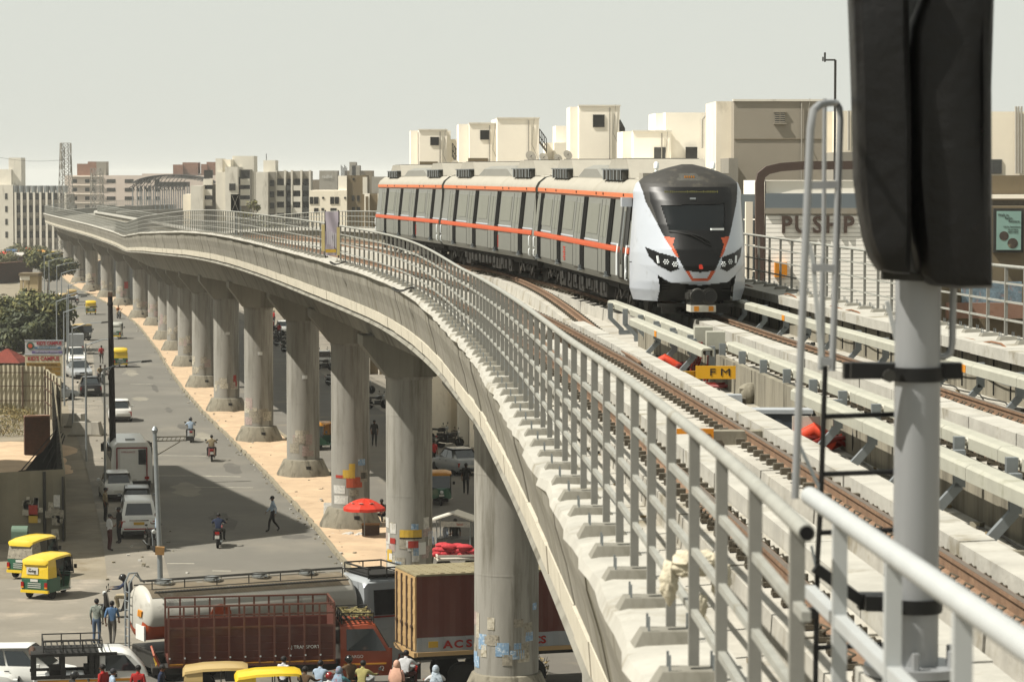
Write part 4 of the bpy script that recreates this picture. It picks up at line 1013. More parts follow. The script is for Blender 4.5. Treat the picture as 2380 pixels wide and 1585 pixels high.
for i in range(1):
    for j in range(4): x0, z0 = XZ(1705, 690 - j * 60, DS + 1); x1, z1 = XZ(1756, 692 - (j + 1) * 60, DS + 1); b.bb(Vector((x0, DS + 1, z0 + .012)) - L0, Vector((x1, DS + 1.6, z1)) - L0)
    x0, z0 = XZ(1640, 690, DS + 1.2); x1, z1 = XZ(1705, 440, DS + 1.2); b.bb(Vector((x0, DS + 1.5, 6)) - L0, Vector((x1, DS + 2, z1)) - L0)
b.build('grey_panel', 'blue_panel', t)
x0, z0 = XZ(1733, 600, DS + .5); b = B(); b.bb(Vector((x0, DS + .5, 6)) - L0, Vector((x0 + .25, DS + .9, z0 + 2)) - L0); b.build('column', 'wall_cream2', t)
# right hand dark lower facade with poster
t, L0 = bld('shop', 'brown shop front below the granite band, with a pale green massage poster', 'shop', [pbox(2180, 2440, 480, 112, 6, 5, 'wall_brown')], 'wall_brown')
x0, z1 = XZ(2316, 491, 111.8); x1, z0 = XZ(2372, 581, 111.8)
mt('poster_teal', '#8fb0a6', .6, .08, 2); mt('photo_col', '#7a8f9c', .5, .5, 5, stain=('#b08070', 4, .55)); mt('photo_dark', '#4a4038', .5, .5, 6, stain=('#c0b090', 5, .58))
b = B(); b.bb(Vector((x0 - .1, 111.75, z0 - .1)) - L0, Vector((x1 + .1, 112, z1 + .1)) - L0); fr_ = b.build('poster_frame', 'dark_steel', t)
b = B(); b.bb(Vector((x0, 111.72, z0)) - L0, Vector((x1, 111.76, z1)) - L0); ps = b.build('poster', 'poster_teal', t)
w = x1 - x0; h = z1 - z0
for s_, fx, fz, sz in (('Walk in.', .28, .9, .13), ('Relax.', .5, .82, .13), ('Restore.', .72, .74, .13), ('Call for Appointment', .62, .6, .075), ('74634 74634', .66, .52, .075), ('74634 74634', .66, .46, .075)): text('lettering', s_, sz, 'ink', ps, Vector((x0 + w * fx, 111.71, z0 + h * fz)) - L0, ext=.003)
b = B(); b.lathe([(.0, 0), (.2, .002), (.2, .01), (0, .012)], 20, Vector((x0 + w * .66, 111.71, z0 + h * .17)) - L0, 0, 'y'); b.lathe([(.0, 0), (.18, .002), (.18, .01), (0, .012)], 14, Vector((x0 + w * .3, 111.71, z0 + h * .36)) - L0, 0, 'y', sc=(1, 1)); b.build('picture', 'photo_dark', ps)
x0, z1 = XZ(2236, 655, 111.5); x1, z0 = XZ(2375, 704, 111.5); b = B(); b.bb(Vector((x0, 111.5, z0)) - L0, Vector((x1, 111.7, z1)) - L0); b.build('picture_panel', 'photo_col', t)
b = B(); x0, z1 = XZ(2200, 704, 111.4); x1, z0 = XZ(2440, 740, 111.4); b.bb(Vector((x0, 111.35, z0)) - L0, Vector((x1, 111.7, z1)) - L0); b.build('plinth', 'wall_brick', t)
# thin roof mast with a bent head
p = P(1941, 230, 118); q = P(1941, 140, 118); t = thing('roof_mast', 'thin roof mast with a bent head above the ladder hoop', 'mast', (p[0], p[1], 12)); b = B()
h = q[2] - 12; b.tube([(0, 0, 0), (0, 0, h)], .05, 6); b.tube([(0, 0, h), (-.38, 0, h + .0), (-.4, 0, h)], .04, 6); b.build('pole', 'dark_steel', t); b = B(); b.tube([(-.42, 0, h - .08), (-.42, 0, h + .3)], .04, 6); b.tube([(-.5, 0, h - .05), (-.5, 0, h + .12)], .03, 6); b.build('antenna', 'dark_steel', t)
# ------------------------------------------------------------------ foreground signal mast with ladder
DM = 13.5
mt('black_wrap', '#0d0c0b', .5, .4, 2.2, bump=.35, stain=('#241f18', 1.6, .58, (1, 1, .4)))
mt('mast_grey', '#a3a5a6', .42, .06, 3, metal=.4, streak=(4, 4, .5))
base = P(2127, 1548, DM); sl = zs(DM) + .04 * -3.2
t = thing('signal_mast', 'grey signal mast with black wrapped signal heads and ladder in the right foreground', 'signal', (base[0], DM, sl)); L0 = Vector(t.location)
def lp(px, py, D=DM): return Vector(P(px, py, D)) - L0
hb = base[2] - sl
b = B(); b.box((0, 0, hb / 2 - .02), (.5, .5, hb - .04)); b.build('plinth', 'concrete_light', t)
ztop = lp(2127, -120).z
b = B(); b.tube([(0, 0, hb), (0, 0, ztop)], .106, 32, 0); b.build('pole', 'mast_grey', t)
b = B(); b.lathe([(.24, hb - .03), (.24, hb + .012)], 20); 
for k in range(6): b.lathe([(.02, hb), (.02, hb + .09)], 6, (.19 * math.cos(k * 1.047 + .4), .19 * math.sin(k * 1.047 + .4), 0))
b.build('base_flange', 'mast_grey', t)
def hood(name, pts, dy0, dy1, sag):
    """black sheeting wrapped round a signal head: outline in the front plane, lofted back"""
    b = B(); n = len(pts); ctr = Vector((sum(p.x for p in pts) / n, 0, sum(p.z for p in pts) / n)); secs = []
    rq = random.Random(len(pts))
    for k, (dy, sc) in enumerate(((dy0, .72), (dy0 + .03, .93), (dy0 + .09, 1.0), ((dy0 + dy1) / 2, 1.0), (dy1 - .06, .98), (dy1, .8))):
        secs.append([Vector((ctr.x + (p.x - ctr.x) * sc + rq.uniform(-.004, .004), dy + .02 * math.sin(p.z * 9 + k) * (1 if k < 2 else .3), ctr.z + (p.z - ctr.z) * (1 - (1 - sc) * .3))) for p in pts])
    b.loft(secs, 0, True); return b.build(name, 'black_wrap', t)
lf = [Vector((lambda q: (q.x, 0, q.z))(lp(x, y, DM - .3))) for x, y in ((1976, -160), (1976, 0), (1984, 200), (1990, 420), (2000, 500), (2012, 560), (2024, 600), (2046, 630), (2075, 636), (2112, 638), (2118, 560), (2116, 300), (2110, 80), (2108, -160))]
hood('signal_hood', lf, -.42, -.1, 0)
rt = [Vector((lambda q: (q.x, 0, q.z))(lp(x, y, DM - .3))) for x, y in ((2152, -160), (2142, 0), (2120, 60), (2114, 160), (2116, 420), (2128, 560), (2140, 640), (2170, 664), (2230, 672), (2308, 670), (2310, 500), (2309, 200), (2311, 0), (2311, -160))]
hood('signal_hood', rt, -.36, .02, 0)
b = B(); b.bar(lp(2036, 636) + Vector((0, -.2, 0)), lp(2130, 640) + Vector((0, -.2, 0)), .08, .04); b.build('hood_strap', 'dark_steel', t)
for (x0, x1, py) in ((1962, 2236, 862), (1996, 2190, 1398)):
    b = B(); a_, c_ = lp(x0, py), lp(x1, py); b.bar(a_ + Vector((0, .03, 0)), c_ + Vector((0, .03, 0)), .09, .075); b.bar(lp(x0 + 8, py - 6) + Vector((0, -.12, 0)), lp(2070, py - 4) + Vector((0, -.12, 0)), .05, .07); cl = b.build('clamp_bar', 'black', t)
    b = B(); z = lp(2127, py + 8).z; b.lathe([(.108, z - .03), (.122, z - .03), (.122, z + .035), (.108, z + .035)], 28); b.build('clamp_band', 'black', cl)
    b = B(); p = lp(2056, py + 6); b.lathe([(.03, -.18), (.03, -.1)], 8, (p.x, 0, p.z), 0, 'y'); b.build('bolt', 'dark_steel', cl)
# lower black ladder
b = B(); b.tube([lp(1918, 850), lp(1908, 1160), lp(1900, 1300), lp(1896, 1535), lp(1894, 1700)], .0125, 8)
ld = b.build('ladder_stile', 'black', t)
b = B(); b.tube([lp(2140, 850) + Vector((0, .14, 0)), lp(2136, 1700) + Vector((0, .14, 0))], .0125, 8); b.build('ladder_stile', 'black', t)
for py in (968, 1102, 1238, 1505):
    b = B(); b.tube([lp(1914 - (py - 850) * .03, py), lp(2140, py - 2) + Vector((0, .12, 0))], .0125, 8); b.build('rung', 'black', t)
b = B(); b.bar(lp(1894, 1318), lp(2000, 1395), .06, .05); b.box(lp(1890, 1424), (.05, .05, .05)); b.build('ladder_bracket', 'black', t)
# upper light grey rails and safety hoop
b = B(); b.tube([lp(1848, 1158, 12.2), lp(1862, 800, 12.2), lp(1884, 300, 12.2), lp(1890, 258, 12.2), lp(1905, 244, 12.5), lp(1925, 240, 13), lp(1942, 240, DM), lp(1951, 252, DM), lp(1953, 280, DM), lp(1940, 700, DM), lp(1934, 862, DM)], .0165, 10); b.build('hoop_rail', 'mast_grey', t)
b = B(); b.tube([lp(1917, 230, 14.4), lp(1912, 860, 14.4)], .011, 8); b.tube([lp(1912, 600, 14.4), lp(1906, 860, 14.4)], .012, 8); b.build('hoop_rail', 'mast_grey', t)
for (a_, c_) in (((1880, 432), (1948, 430)), ((1886, 622), (1942, 624)), ((1906, 838), (1936, 842))):
    b = B(); b.bar(lp(*a_), lp(*c_), .03, .035); b.build('hoop_strap', 'mast_grey', t)
b = B(); b.bar(lp(1881, 566), lp(1890, 610), .02, .022); b.bar(lp(1890, 610), lp(1910, 852), .02, .022); b.build('brace', 'railing_white', t)
b = B(); b.bar(lp(2062, 700), lp(2098, 850), .02, .02); b.build('brace', 'railing_white', t)
b = B(); b.tube([lp(2216, 668), lp(2213, 800), lp(2208, 822), lp(2194, 830), lp(2150, 820)], .0165, 10); b.build('hoop_rail', 'mast_grey', t)
b = B(); b.bar(lp(1886, 1268), lp(1904, 1355), .012, .012); b.bar(lp(1856, 1030), lp(1912, 1150), .016, .016); b.build('brace', 'galv', t)

# equipment between the tracks -------------------------------------------------
def deckpt(px, py, z):  # point where the sight line meets the slab raised by z
    lo, hi = 12.0, 140.0
    for _ in range(50):
        m_ = (lo + hi) / 2; p = P(px, py, m_); s_ = zs(m_) + .04 * (p[0] - xc(m_)) + z
        if p[2] > s_: lo = m_
        else: hi = m_
    return P(px, py, lo)
mt('card_scrap', '#8a7a5c', .9, .2, 4); mt('red_cable', '#7c1f16', .5, .2, 6); mt('blue_box', '#3c434a', .5, .2, 4); mt('box_lid', '#a9adb0', .5, .1, 4); mt('green_drum', '#2f6a45', .5, .15, 5)
p = deckpt(1676, 918, .0); q = Vector(P(1735, 896, p[1])); t = thing('marker_board', 'yellow board lettered F M standing between the tracks, below the grey cable boxes', 'sign', p, 4)
w = .95
mt('fm_yellow', '#d9a21c', .5, .06, 3)
b = B(); b.box((0, 0, .42), (w, .05, .24)); b.box((-w / 2 - .12, .03, .34), (.3, .05, .2), 0, .5); fb = b.build('board', 'fm_yellow', t)
text('lettering', 'F M', .19, 'ink', fb, (-.02, -.03, .42), ext=.004, sx=1.4)
for x in (w / 2 - .1, -w / 2 + .1):
    b = B(); b.box((x, .03, .14), (.06, .05, .3)); b.build('leg', 'dark_steel', t)
p = deckpt(1745, 938, 0); t = thing('concrete_lump', 'dark rough concrete lump beside the yellow lettered board', 'block', p); b = B(); b.ball((0, 0, .17), .26, 0, 10, 7, (1, .8, .8)); b.box((.0, .05, .14), (.42, .36, .27)); b.build('lump', 'concrete_dark', t)
for (px, py, lb, k) in ((1546, 868, 'heap of bright red cable and orange sleeve under the short conductor rail cover', 0), (1640, 905, 'red cable run lying behind the yellow lettered board', 1), (1893, 1048, 'orange and white barrier piece with red cable behind the ladder', 2), (1625, 1090, 'orange pipe end and yellow notice seen through the near railing', 3)):
    p = deckpt(px, py, .02); t = thing('cable_heap', lb, 'cables', p); rq = random.Random(k)
    for i in range(5 if k != 3 else 1):
        b = B(); a0 = rq.uniform(-.2, .4); pts = [(-.5 + .2 * j + rq.uniform(-.05, .05), a0 + .12 * math.sin(j + i), .05 + .16 * abs(math.sin(j * .9 + i * .6)) * (1 if k != 1 else .3)) for j in range(6)]; b.tube(pts, .035, 6); b.build('cable', 'red_cable', t)
    if k in (0, 2):
        b = B(); b.tube([(-.35, .1, .1), (.0, .05, .3), (.3, .0, .1)], .11, 10); b.build('sleeve', 'red_orange', t)
        b = B(); b.tube([(.25, .3, .06), (.55, .25, .2), (.7, .1, .06)], .09, 10); b.build('sleeve', 'red_orange', t)
    if k == 2:
        b = B(); b.box((-.1, .2, .35), (.4, .05, .26)); b.build('white_panel', 'insul', t)
    if k == 3:
        b = B(); b.tube([(-.2, 0, .06), (.9, .1, .06)], .07, 10); b.build('pipe', 'red_orange', t)
        b = B(); b.box((-.05, .1, .34), (.5, .03, .4)); nb = b.build('notice', 'orange_label', t); text('lettering', 'NO-E', .12, 'ink', nb, (.02, .08, .42), ext=.003); b = B(); b.box((.45, .3, .25), (.9, .3, .5)); b.build('duct_box', 'concrete_dark', t)
# grey cable riser boxes
for (px, py, lb) in ((1634, 850, 'left grey cable riser box where the middle cover begins, red cables hanging from it'), (1662, 865, 'right grey cable riser box where the middle cover begins, one red cable below')):
    p = deckpt(px, py + 26, 0.0); t = thing('cable_box', lb, 'box', p, 0, 'grey cable riser boxes')
    b = B(); b.box((0, 0, .85), (.36, .42, .34)); b.box((.02, .05, .4), (.28, .3, .8)); b.build('box', 'cover_frp', t)
    b = B()
    for i in range(3): b.tube([(-.14 + .05 * i, -.22, .72), (-.16 + .05 * i, -.24, .4), (-.3 + .06 * i, -.28, .06)], .022, 6)
    b.build('cable', 'red_cable', t)
p = deckpt(1806, 1015, 0); t = thing('point_machine', 'dark blue grey point machine box with a pale lid on the slab', 'box', p, 2)
b = B(); b.box((0, 0, .22), (1.0, .42, .3)); b.lathe([(.07, -.26), (.07, -.2)], 12, (0, 0, .22), 0, 'y'); b.build('case', 'blue_box', t); b = B(); b.box((0, 0, .4), (1.06, .48, .06)); b.build('lid', 'box_lid', t)
b = B(); b.tube([(-.9, .1, .06), (1.4, -.1, .06)], .03, 6); b.tube([(.4, -.2, .1), (.2, -.3, .1), (-.5, -.3, .08)], .025, 6); b.build('rod', 'dark_steel', t)
p = deckpt(1700, 985, 0); t = thing('junction_box', 'small pale junction box at a gap of the upstand beside the left track', 'box', p); b = B(); b.box((0, 0, .3), (.34, .3, .36), tap=(.95, .9)); b.build('case', 'box_lid', t); b = B(); b.box((0, .25, .2), (.5, .2, .4)); b.build('bracket', 'clip', t)
p = deckpt(2042, 1055, 0); t = thing('cable_drum', 'green cable drum half hidden under the conductor rail cover by the mast', 'drum', p, 10); b = B(); b.lathe([(.18, -.32), (.18, .32)], 16, (0, 0, .2), 0, 'x'); b.build('drum', 'green_drum', t); b = B(); b.lathe([(.2, .32), (.2, .36)], 16, (0, 0, .2), 0, 'x'); b.lathe([(.2, -.36), (.2, -.32)], 16, (0, 0, .2), 0, 'x'); b.build('rim', 'dark_steel', t)
rq = random.Random(77); b = B()
for k in range(420):
    Y = rq.uniform(14, 68); o_ = rq.choice([rq.uniform(-.55, .4), rq.uniform(-.55, .4), rq.uniform(-3.7, -2.9), rq.uniform(3.5, 4.2), T1 + rq.uniform(-.4, .4)]); s_ = rq.uniform(.015, .06) * (1 + (rq.random() < .06) * 2); b.box(dk(Y, o_, .01 + s_ * .3), (s_ * rq.uniform(.7, 2), s_, s_ * .7), rq.randrange(3), rq.random() * 3)
q = b.build('deck_debris', ['concrete_dark', 'dark_steel', 'card_scrap']); q['kind'] = 'stuff'
for k, (y0, y1, o_, lb) in enumerate(((22, 47, .2, 'thin dark cable lying loose between the left track and the trench wall'), (30, 66, -3.5, 'thin dark cable lying along the foot of the left parapet'), (40, 55, .05, 'short curled wire lying near the yellow lettered board'), (26, 62, 3.9, 'thin wire lying at the foot of the right parapet wall'))):
    pts = [dk(y, o_ + .14 * math.sin(y * .7 + k) + .05 * math.sin(y * 2.1), .025) for y in stations(y0, y1, .5)]; b = B(); b.tube(pts, .013, 5); tag(b.build('loose_cable', 'dark_steel'), lb, 'cable')
# black crossed-out signals on the viaduct
for (px, pt, pb, Y, off, lb) in ((547, 452, 493, 166, None, 'black covered signal with a pale taped cross, above the left railing'), (908, 435, 492, 142, None, 'black covered signal with a pale cross beside the tail of the train')):
    a_, c_ = P(px, pt, Y), P(px, pb, Y); w = 1.0 * (20 if px < 600 else 17) * Y / F * (1 if px < 600 else 1.1); h = a_[2] - c_[2]; base_z = zs(Y) - .02
    t = thing('signal', lb, 'signal', (a_[0], Y, base_z), 0, 'black covered signals with crosses'); dz = c_[2] - base_z
    b = B(); b.box((0, 0, dz + h / 2), (w, .3, h)); b.build('cover', 'black_wrap', t)
    b = B(); b.bar((-w * .38, -.17, dz + h * .05), (w * .38, -.17, dz + h * .95), .07, .01); b.bar((w * .38, -.175, dz + h * .05), (-w * .38, -.175, dz + h * .95), .07, .01); b.build('cross', 'insul', t)
    b = B(); b.tube([(0, .1, 0), (0, .1, dz + h)], .06, 8); b.tube([(w * .55, .1, 0), (w * .55, .1, dz + h * .3)], .05, 6); b.build('post', 'galv', t)

# ------------------------------------------------------------------ far left background
def facade(t, L0, x0, x1, D, rows, cols, z0, fh, ww, wh, m='win_dark', fr=False, skip=()):
    for r in range(rows):
        for c in range(cols):
            if (r, c) in skip: continue
            x = x0 + (x1 - x0) * (c + .5) / cols; z = z0 + r * fh
            win(t, L0, x - ww / 2, x + ww / 2, z, z + wh, D, m, fr)
G_ = 'apartment blocks beyond the bend of the viaduct'
# B1 colonnaded block far left
D = 690; x0, z1 = XZ(-40, 432, D); x1, _ = XZ(150, 432, D)
t, L0 = bld('apartment_block', 'grey apartment block with tall pale columns and balconies, at the left edge', 'apartment block', [((x0, D, 0), (x1, D + 16, z1 - 2), 'wall_grey'), pbox(-40, 30, 430, D - 1.5, 10, 0, 'wall_white'), pbox(20, 49, 367, D + 4, 6, 0, 'wall_white'), pbox(-40, 26, 394, D + 3, 6, 10, 'wall_white')], 'wall_grey', G_)
for k in range(9):
    px = 33 + k * 14.5; xa, za = XZ(px, 447, D - 1.3); b = B(); b.bb(Vector((xa, D - 1.4, 0)) - L0, Vector((xa + .5, D - 1.1, za)) - L0); b.build('column', 'wall_white', t)
    xa, za = XZ(px - 2, 432, D - 1.2); _, zb = XZ(px, 449, D - 1.2); b = B(); b.lathe([(.62, zb), (.72, za)], 10, Vector((xa + .4, D - .8, 0)) - L0); b.build('water_tank', 'galv', t)
for r in range(4):
    z = 2.6 + r * 3.0
    for k in range(8):
        px = 36 + k * 14.5; xa, _ = XZ(px, 500, D); b = B(); b.bb(Vector((xa, D - .9, z - .9)) - L0, Vector((xa + 1.2, D - .02, z + .05)) - L0); b.build('balcony', 'wall_grey', t); win(t, L0, xa + .1, xa + 1.15, z + .1, z + 1.7, D, 'win_dark', False)
    xa, _ = XZ(12, 500, D - 1.5); win(t, L0, xa, xa + .6, z + .2, z + 1.6, D - 1.5, 'win_dark', False)
# B2 pale pink block
D = 720; x0, z1 = XZ(150, 408, D); x1, _ = XZ(330, 402, D)
t, L0 = bld('apartment_block', 'long pale pink block with rows of dark windows, behind the lattice towers', 'apartment block', [((x0, D, 0), (x1 + 24, D + 14, z1), 'wall_pink'), pbox(179, 224, 381, D + 3, 5, 10, 'wall_brick'), pbox(204, 224, 376, D + 2, 2, 10, 'wall_brick'), pbox(224, 246, 376, D + 2, 5, 10, 'wall_grey')], 'wall_pink', G_)
for r in range(5):
    for px in (174, 203, 219, 253, 263, 295, 305, 325, 345, 365):
        xa, za = XZ(px, 417 + r * 20, D); win(t, L0, xa - .55, xa + .55, za - .9, za, D, 'win_dark', False)
    xa, za = XZ(165, 410.5 + r * 20.5, D - .3); xb, _ = XZ(240, 412, D); b = B(); b.bb(Vector((xa, D - .4, za - .12)) - L0, Vector((xb, D, za)) - L0); b.build('sunshade', 'wall_white', t)
# brick topped block behind canopy
D = 740
t, L0 = bld('apartment_block', 'cream block with two brick roof rooms and a blue tarpaulin, behind the steel canopy', 'apartment block', [pbox(330, 505, 404, D, 12, 0, 'wall_pink'), pbox(402, 425, 383, D - 1, 6, 10, 'wall_brick'), pbox(424, 460, 378, D - .5, 6, 10, 'wall_brick'), pbox(467, 482, 382, D - 1, 6, 10, 'wall_brick'), pbox(480, 502, 377, D - .5, 6, 10, 'wall_brick')], 'wall_pink', G_)
mt('blue_tarp', '#5f9cc4', .6, .1, 2)
b = B(); q = [Vector(P(a_, c_, D - 2)) - L0 for a_, c_ in ((405, 409), (500, 409), (500, 421), (452, 410))]; b.add(q + [v + Vector((0, 1.5, 0)) for v in q], [(0, 1, 2, 3), (7, 6, 5, 4), (0, 4, 5, 1), (1, 5, 6, 2), (2, 6, 7, 3), (3, 7, 4, 0)]); b.build('tarpaulin', 'blue_tarp', t)
# steel canopy of the next station
D = 700; pc = P(398, 414, D); xl, zl = XZ(308, 470, D); xr, _ = XZ(492, 430, D)
t = thing('steel_canopy', 'half built arched steel station canopy of grey trusses beyond the bend', 'station canopy', (pc[0], D, 0)); L0 = Vector(t.location)
zb = XZ(398, 480, D)[1]; ztop = XZ(398, 407, D)[1]; zs_ = XZ(398, 432, D)[1]
half = (XZ(490, 400, D)[0] - XZ(310, 400, D)[0]) / 2
b = B()
for k in range(18):
    x = -half + 2 * half * k / 17
    if k < 13: b.tube([(x, 0, zb - 3), (x, 0, zs_)], .13, 4)
    if k < 13: b.tube([(x, 14, zb - 3), (x, 14, zs_)], .13, 4)
b.build('column', 'galv', t)['kind'] = 'stuff'
b = B()
def cz(x): return zs_ + (ztop - zs_) * math.sqrt(max(0, 1 - (x / half * .96) ** 2))
for y in (0, 3, 6, 9, 12, 15):
    for k in range(24):
        xa, xb = -half + 2 * half * k / 24, -half + 2 * half * (k + 1) / 24; b.tube([(xa, y, cz(xa)), (xb, y, cz(xb))], .12, 4, caps=False); b.tube([(xa, y, cz(xa) - .8), (xb, y, cz(xb))], .07, 4, caps=False)
for k in range(25):
    xa = -half + 2 * half * k / 24; b.tube([(xa, 0, cz(xa)), (xa, 15, cz(xa))], .09, 4, caps=False)
for k in range(14):
    xa = -half + half * 1.4 * k / 14; b.tube([(xa, -.2, zs_ - 1.2), (xa + .6, -.2, zs_)], .09, 4, caps=False); b.tube([(xa + .6, -.2, zs_ - 1.2), (xa, -.2, zs_)], .09, 4, caps=False)
    b.tube([(xa - .8, -1.5, zs_ - .6), (xa + 1.2, 2, cz(xa))], .1, 4, caps=False)
b.build('roof_truss', 'dark_steel', t)['kind'] = 'stuff'
b = B(); b.bb((-half, -.5, zb - 9), (half * .75, 15, zb - 1.2)); b.build('platform', 'concrete', t)
b = B(); b.bb((-half * .5, 5, zs_ - .3), (half * .35, 11, zs_ + .9)); b.build('roof_sheet', 'dark_steel', t)
# lattice telecom towers
mt('lattice_grey', '#8b8880', .8, .15, 2)
def lattice(px, pt, pb, D, w0, w1, lb, arr):
    a_, c_ = P(px, pt, D), P(px, pb, D); t = thing('telecom_tower', lb, 'telecom tower', (a_[0], D, 0), 12, 'lattice telecom towers'); H = a_[2]; b = B(); n = 14
    def cor(k, z): w = w0 + (w1 - w0) * z / H; return (((-1, -1), (1, -1), (1, 1), (-1, 1))[k][0] * w / 2, ((-1, -1), (1, -1), (1, 1), (-1, 1))[k][1] * w / 2, z)
    for k in range(4):
        b.tube([cor(k, 0), cor(k, H)], .09, 4)
        for i in range(n):
            za, zb_ = H * i / n, H * (i + 1) / n; b.tube([cor(k, za), cor((k + 1) % 4, zb_)], .05, 4, caps=False); b.tube([cor((k + 1) % 4, za), cor(k, zb_)], .05, 4, caps=False); b.tube([cor(k, zb_), cor((k + 1) % 4, zb_)], .05, 4, caps=False)
    b.build('lattice', 'lattice_grey', t)['kind'] = 'stuff'
    for i in range(arr):
        a = i * 2.1; z = H * (.97 - .035 * (i % 8)); b = B(); b.box(((w1 * .5 + .35) * math.cos(a), (w1 * .5 + .35) * math.sin(a), z), (.28, .2, 1.5), 0, a); b.build('antenna', 'wall_grey', t)
lattice(152, 333, 470, 650, 3.2, 1.8, 'tall lattice telecom tower crowded with antennas, at the left', 14)
lattice(225, 392, 470, 690, 2.5, 2.2, 'shorter lattice telecom tower in front of the pale pink block', 8)
# mid distance blocks
D = 430
t, L0 = bld('apartment_block', 'weathered white stair block left of the black covered signal', 'apartment block', [pbox(523, 552, 388, D - 2, 8, 0, 'wall_white'), pbox(501, 517, 369, D, 5, 0, 'wall_white'), pbox(517, 536, 371, D + .4, 4.6, 0, 'wall_cream2'), pbox(503, 524, 400, D - 1, 6, 0, 'wall_white'), pbox(540, 590, 363, D + 5, 6, 0, 'wall_white'), pbox(552, 580, 394, D + 1, 8, 0, 'wall_grey'), pbox(443, 472, 432, D - 2, 8, 0, 'wall_white'), pbox(472, 502, 428, D + 1, 8, 0, 'wall_grey'), pbox(425, 444, 452, D - 1, 8, 0, 'wall_cream2')], 'wall_white', G_)
for px, py in ((540, 427), (557, 412), (557, 432), (557, 456), (484, 455), (484, 438), (431, 470)): xa, za = XZ(px, py, D - 2.05); win(t, L0, xa - .45, xa + .45, za - 1, za, D - 2.05 if px == 540 else D - .0, 'win_dark', False)
for k in range(3):
    for px in (570, 484):
        xa, za = XZ(px - 10, 410 + k * 24, D + .9); b = B(); b.bb(Vector((xa, D - .1, za - 1.3)) - L0, Vector((xa + 1.3, D + 1, za - .4)) - L0); b.build('balcony', 'wall_white', t); win(t, L0, xa, xa + 1.3, za - .3, za + .9, D + .98, 'win_dark', False)
D = 400
t, L0 = bld('apartment_block', 'run down white and grey apartment block with dark balconies, centre left', 'apartment block', [pbox(595, 622, 400, D - 1.5, 6, 0, 'wall_white'), pbox(622, 640, 400, D, 6, 0, 'wall_grey'), pbox(612, 640, 373, D + 2, 5, 0, 'wall_white'), pbox(640, 662, 398, D + 1.4, 6, 0, 'wall_grey'), pbox(662, 678, 400, D + 2, 6, 0, 'wall_grey'), pbox(678, 720, 398, D + 1.6, 6, 0, 'wall_grey')], 'wall_white', G_)
for k in range(4):
    z_ = XZ(640, 428 + k * 26, D)[1]
    xa, _ = XZ(627, 400, D); win(t, L0, xa, xa + .6, z_ - .3, z_ + .5, D, 'win_dark', False)
    for pa, pb in ((641, 661), (680, 699), (701, 718), (664, 676)):
        xa, _ = XZ(pa, 400, D); xb, _ = XZ(pb, 400, D); b = B(); b.bb(Vector((xa, D + .5, z_ - .9)) - L0, Vector((xb, D + 1.5, z_ - .2)) - L0); b.build('balcony', 'wall_white' if pa in (641, 680) else 'win_grey', t); win(t, L0, xa + .1, xb - .1, z_ - .1, z_ + .7, D + 1.38 if pa == 641 else D + 1.58, 'win_dark', False)
for px in (640, 661, 677, 699, 719): xa, za = XZ(px, 396, D); b = B(); b.bb(Vector((xa - .1, D + .45, 0)) - L0, Vector((xa + .12, D + 2, za)) - L0); b.build('column', 'wall_white', t)
b = B(); p = Vector(P(619, 358, D + 3)) - L0; q = Vector(P(619, 374, D + 3)) - L0; b.tube([p, q], .05, 5); b.build('antenna', 'dark_steel', t)
D = 330
t, L0 = bld('apartment_block', 'plain olive tan two storey house with square windows, behind the banner', 'house', [pbox(719, 806, 443, D, 10, 0, 'wall_cream2'), pbox(786, 806, 409, D + .4, 6, 0, 'wall_cream'), pbox(806, 850, 408, D + .6, 8, 0, 'wall_brown'), pbox(843, 853, 412, D + .3, 1, 12, 'wall_white'), pbox(840, 880, 450, D + 1, 8, 0, 'wall_brown')], 'wall_cream2', G_)
for px, py, w, h in ((735, 458, .5, .8), (724, 458, .4, .8), (772, 458, .45, .8), (783, 458, .45, .8), (751, 458, .22, .22), (802, 458, .22, .22), (735, 484, .5, .5), (775, 484, .7, .5), (750, 484, .3, .3), (820, 455, .3, .6), (832, 455, .3, .6), (821, 482, .35, .5), (833, 482, .35, .5), (821, 414, .2, .25)): xa, za = XZ(px, py, D); win(t, L0, xa - w / 2, xa + w / 2, za - h, za, D + (.6 if px > 806 else 0), 'win_dark', False)
D = 250
t, L0 = bld('gate_house', 'narrow grey wall with two tall cream framed slots, left of the train tail', 'building', [pbox(838, 905, 452, D, 5, 0, 'wall_brown')], 'wall_brown', G_)
for px in (847, 878):
    xa, za = XZ(px, 450, D - .2); xb, _ = XZ(px + 12, 450, D); b = B(); b.bb(Vector((xa, D - .3, 0)) - L0, Vector((xb, D, za)) - L0); f_ = b.build('slot_frame', 'wall_cream', t); b = B(); b.bb(Vector((xa + .1, D - .33, 0)) - L0, Vector((xb - .1, D - .29, za - .25)) - L0); b.build('slot', 'wall_brown', f_)
D = 900
t, L0 = bld('office_block', 'hazy grey office block with small pale roof lettering, far behind the tan house', 'office block', [pbox(742, 784, 397, D, 10, 0, 'wall_grey'), pbox(800, 866, 397, D + 5, 10, 0, 'wall_brown'), pbox(812, 827, 377, D + 4, 8, 0, 'wall_grey'), pbox(818, 836, 385, D + 4, 8, 0, 'wall_grey'), pbox(864, 958, 411, D - 100, 10, 0, 'wall_grey'), pbox(920, 956, 390, D - 60, 8, 0, 'wall_grey'), pbox(720, 745, 418, D + 20, 8, 0, 'wall_brown')], 'wall_grey', G_)
text('lettering', 'radhe', 1.4, 'white_paint', t, Vector(P(760, 411, D - .2)) - L0, ext=.02)
b = B()
for k in range(6): p = Vector(P(793 + k * 2.6, 384 + (k % 3) * 3, D)) - L0; q = Vector((p.x, p.y, p.z - 4)); b.tube([p, q], .12, 4)
b.build('antenna', 'dark_steel', t)
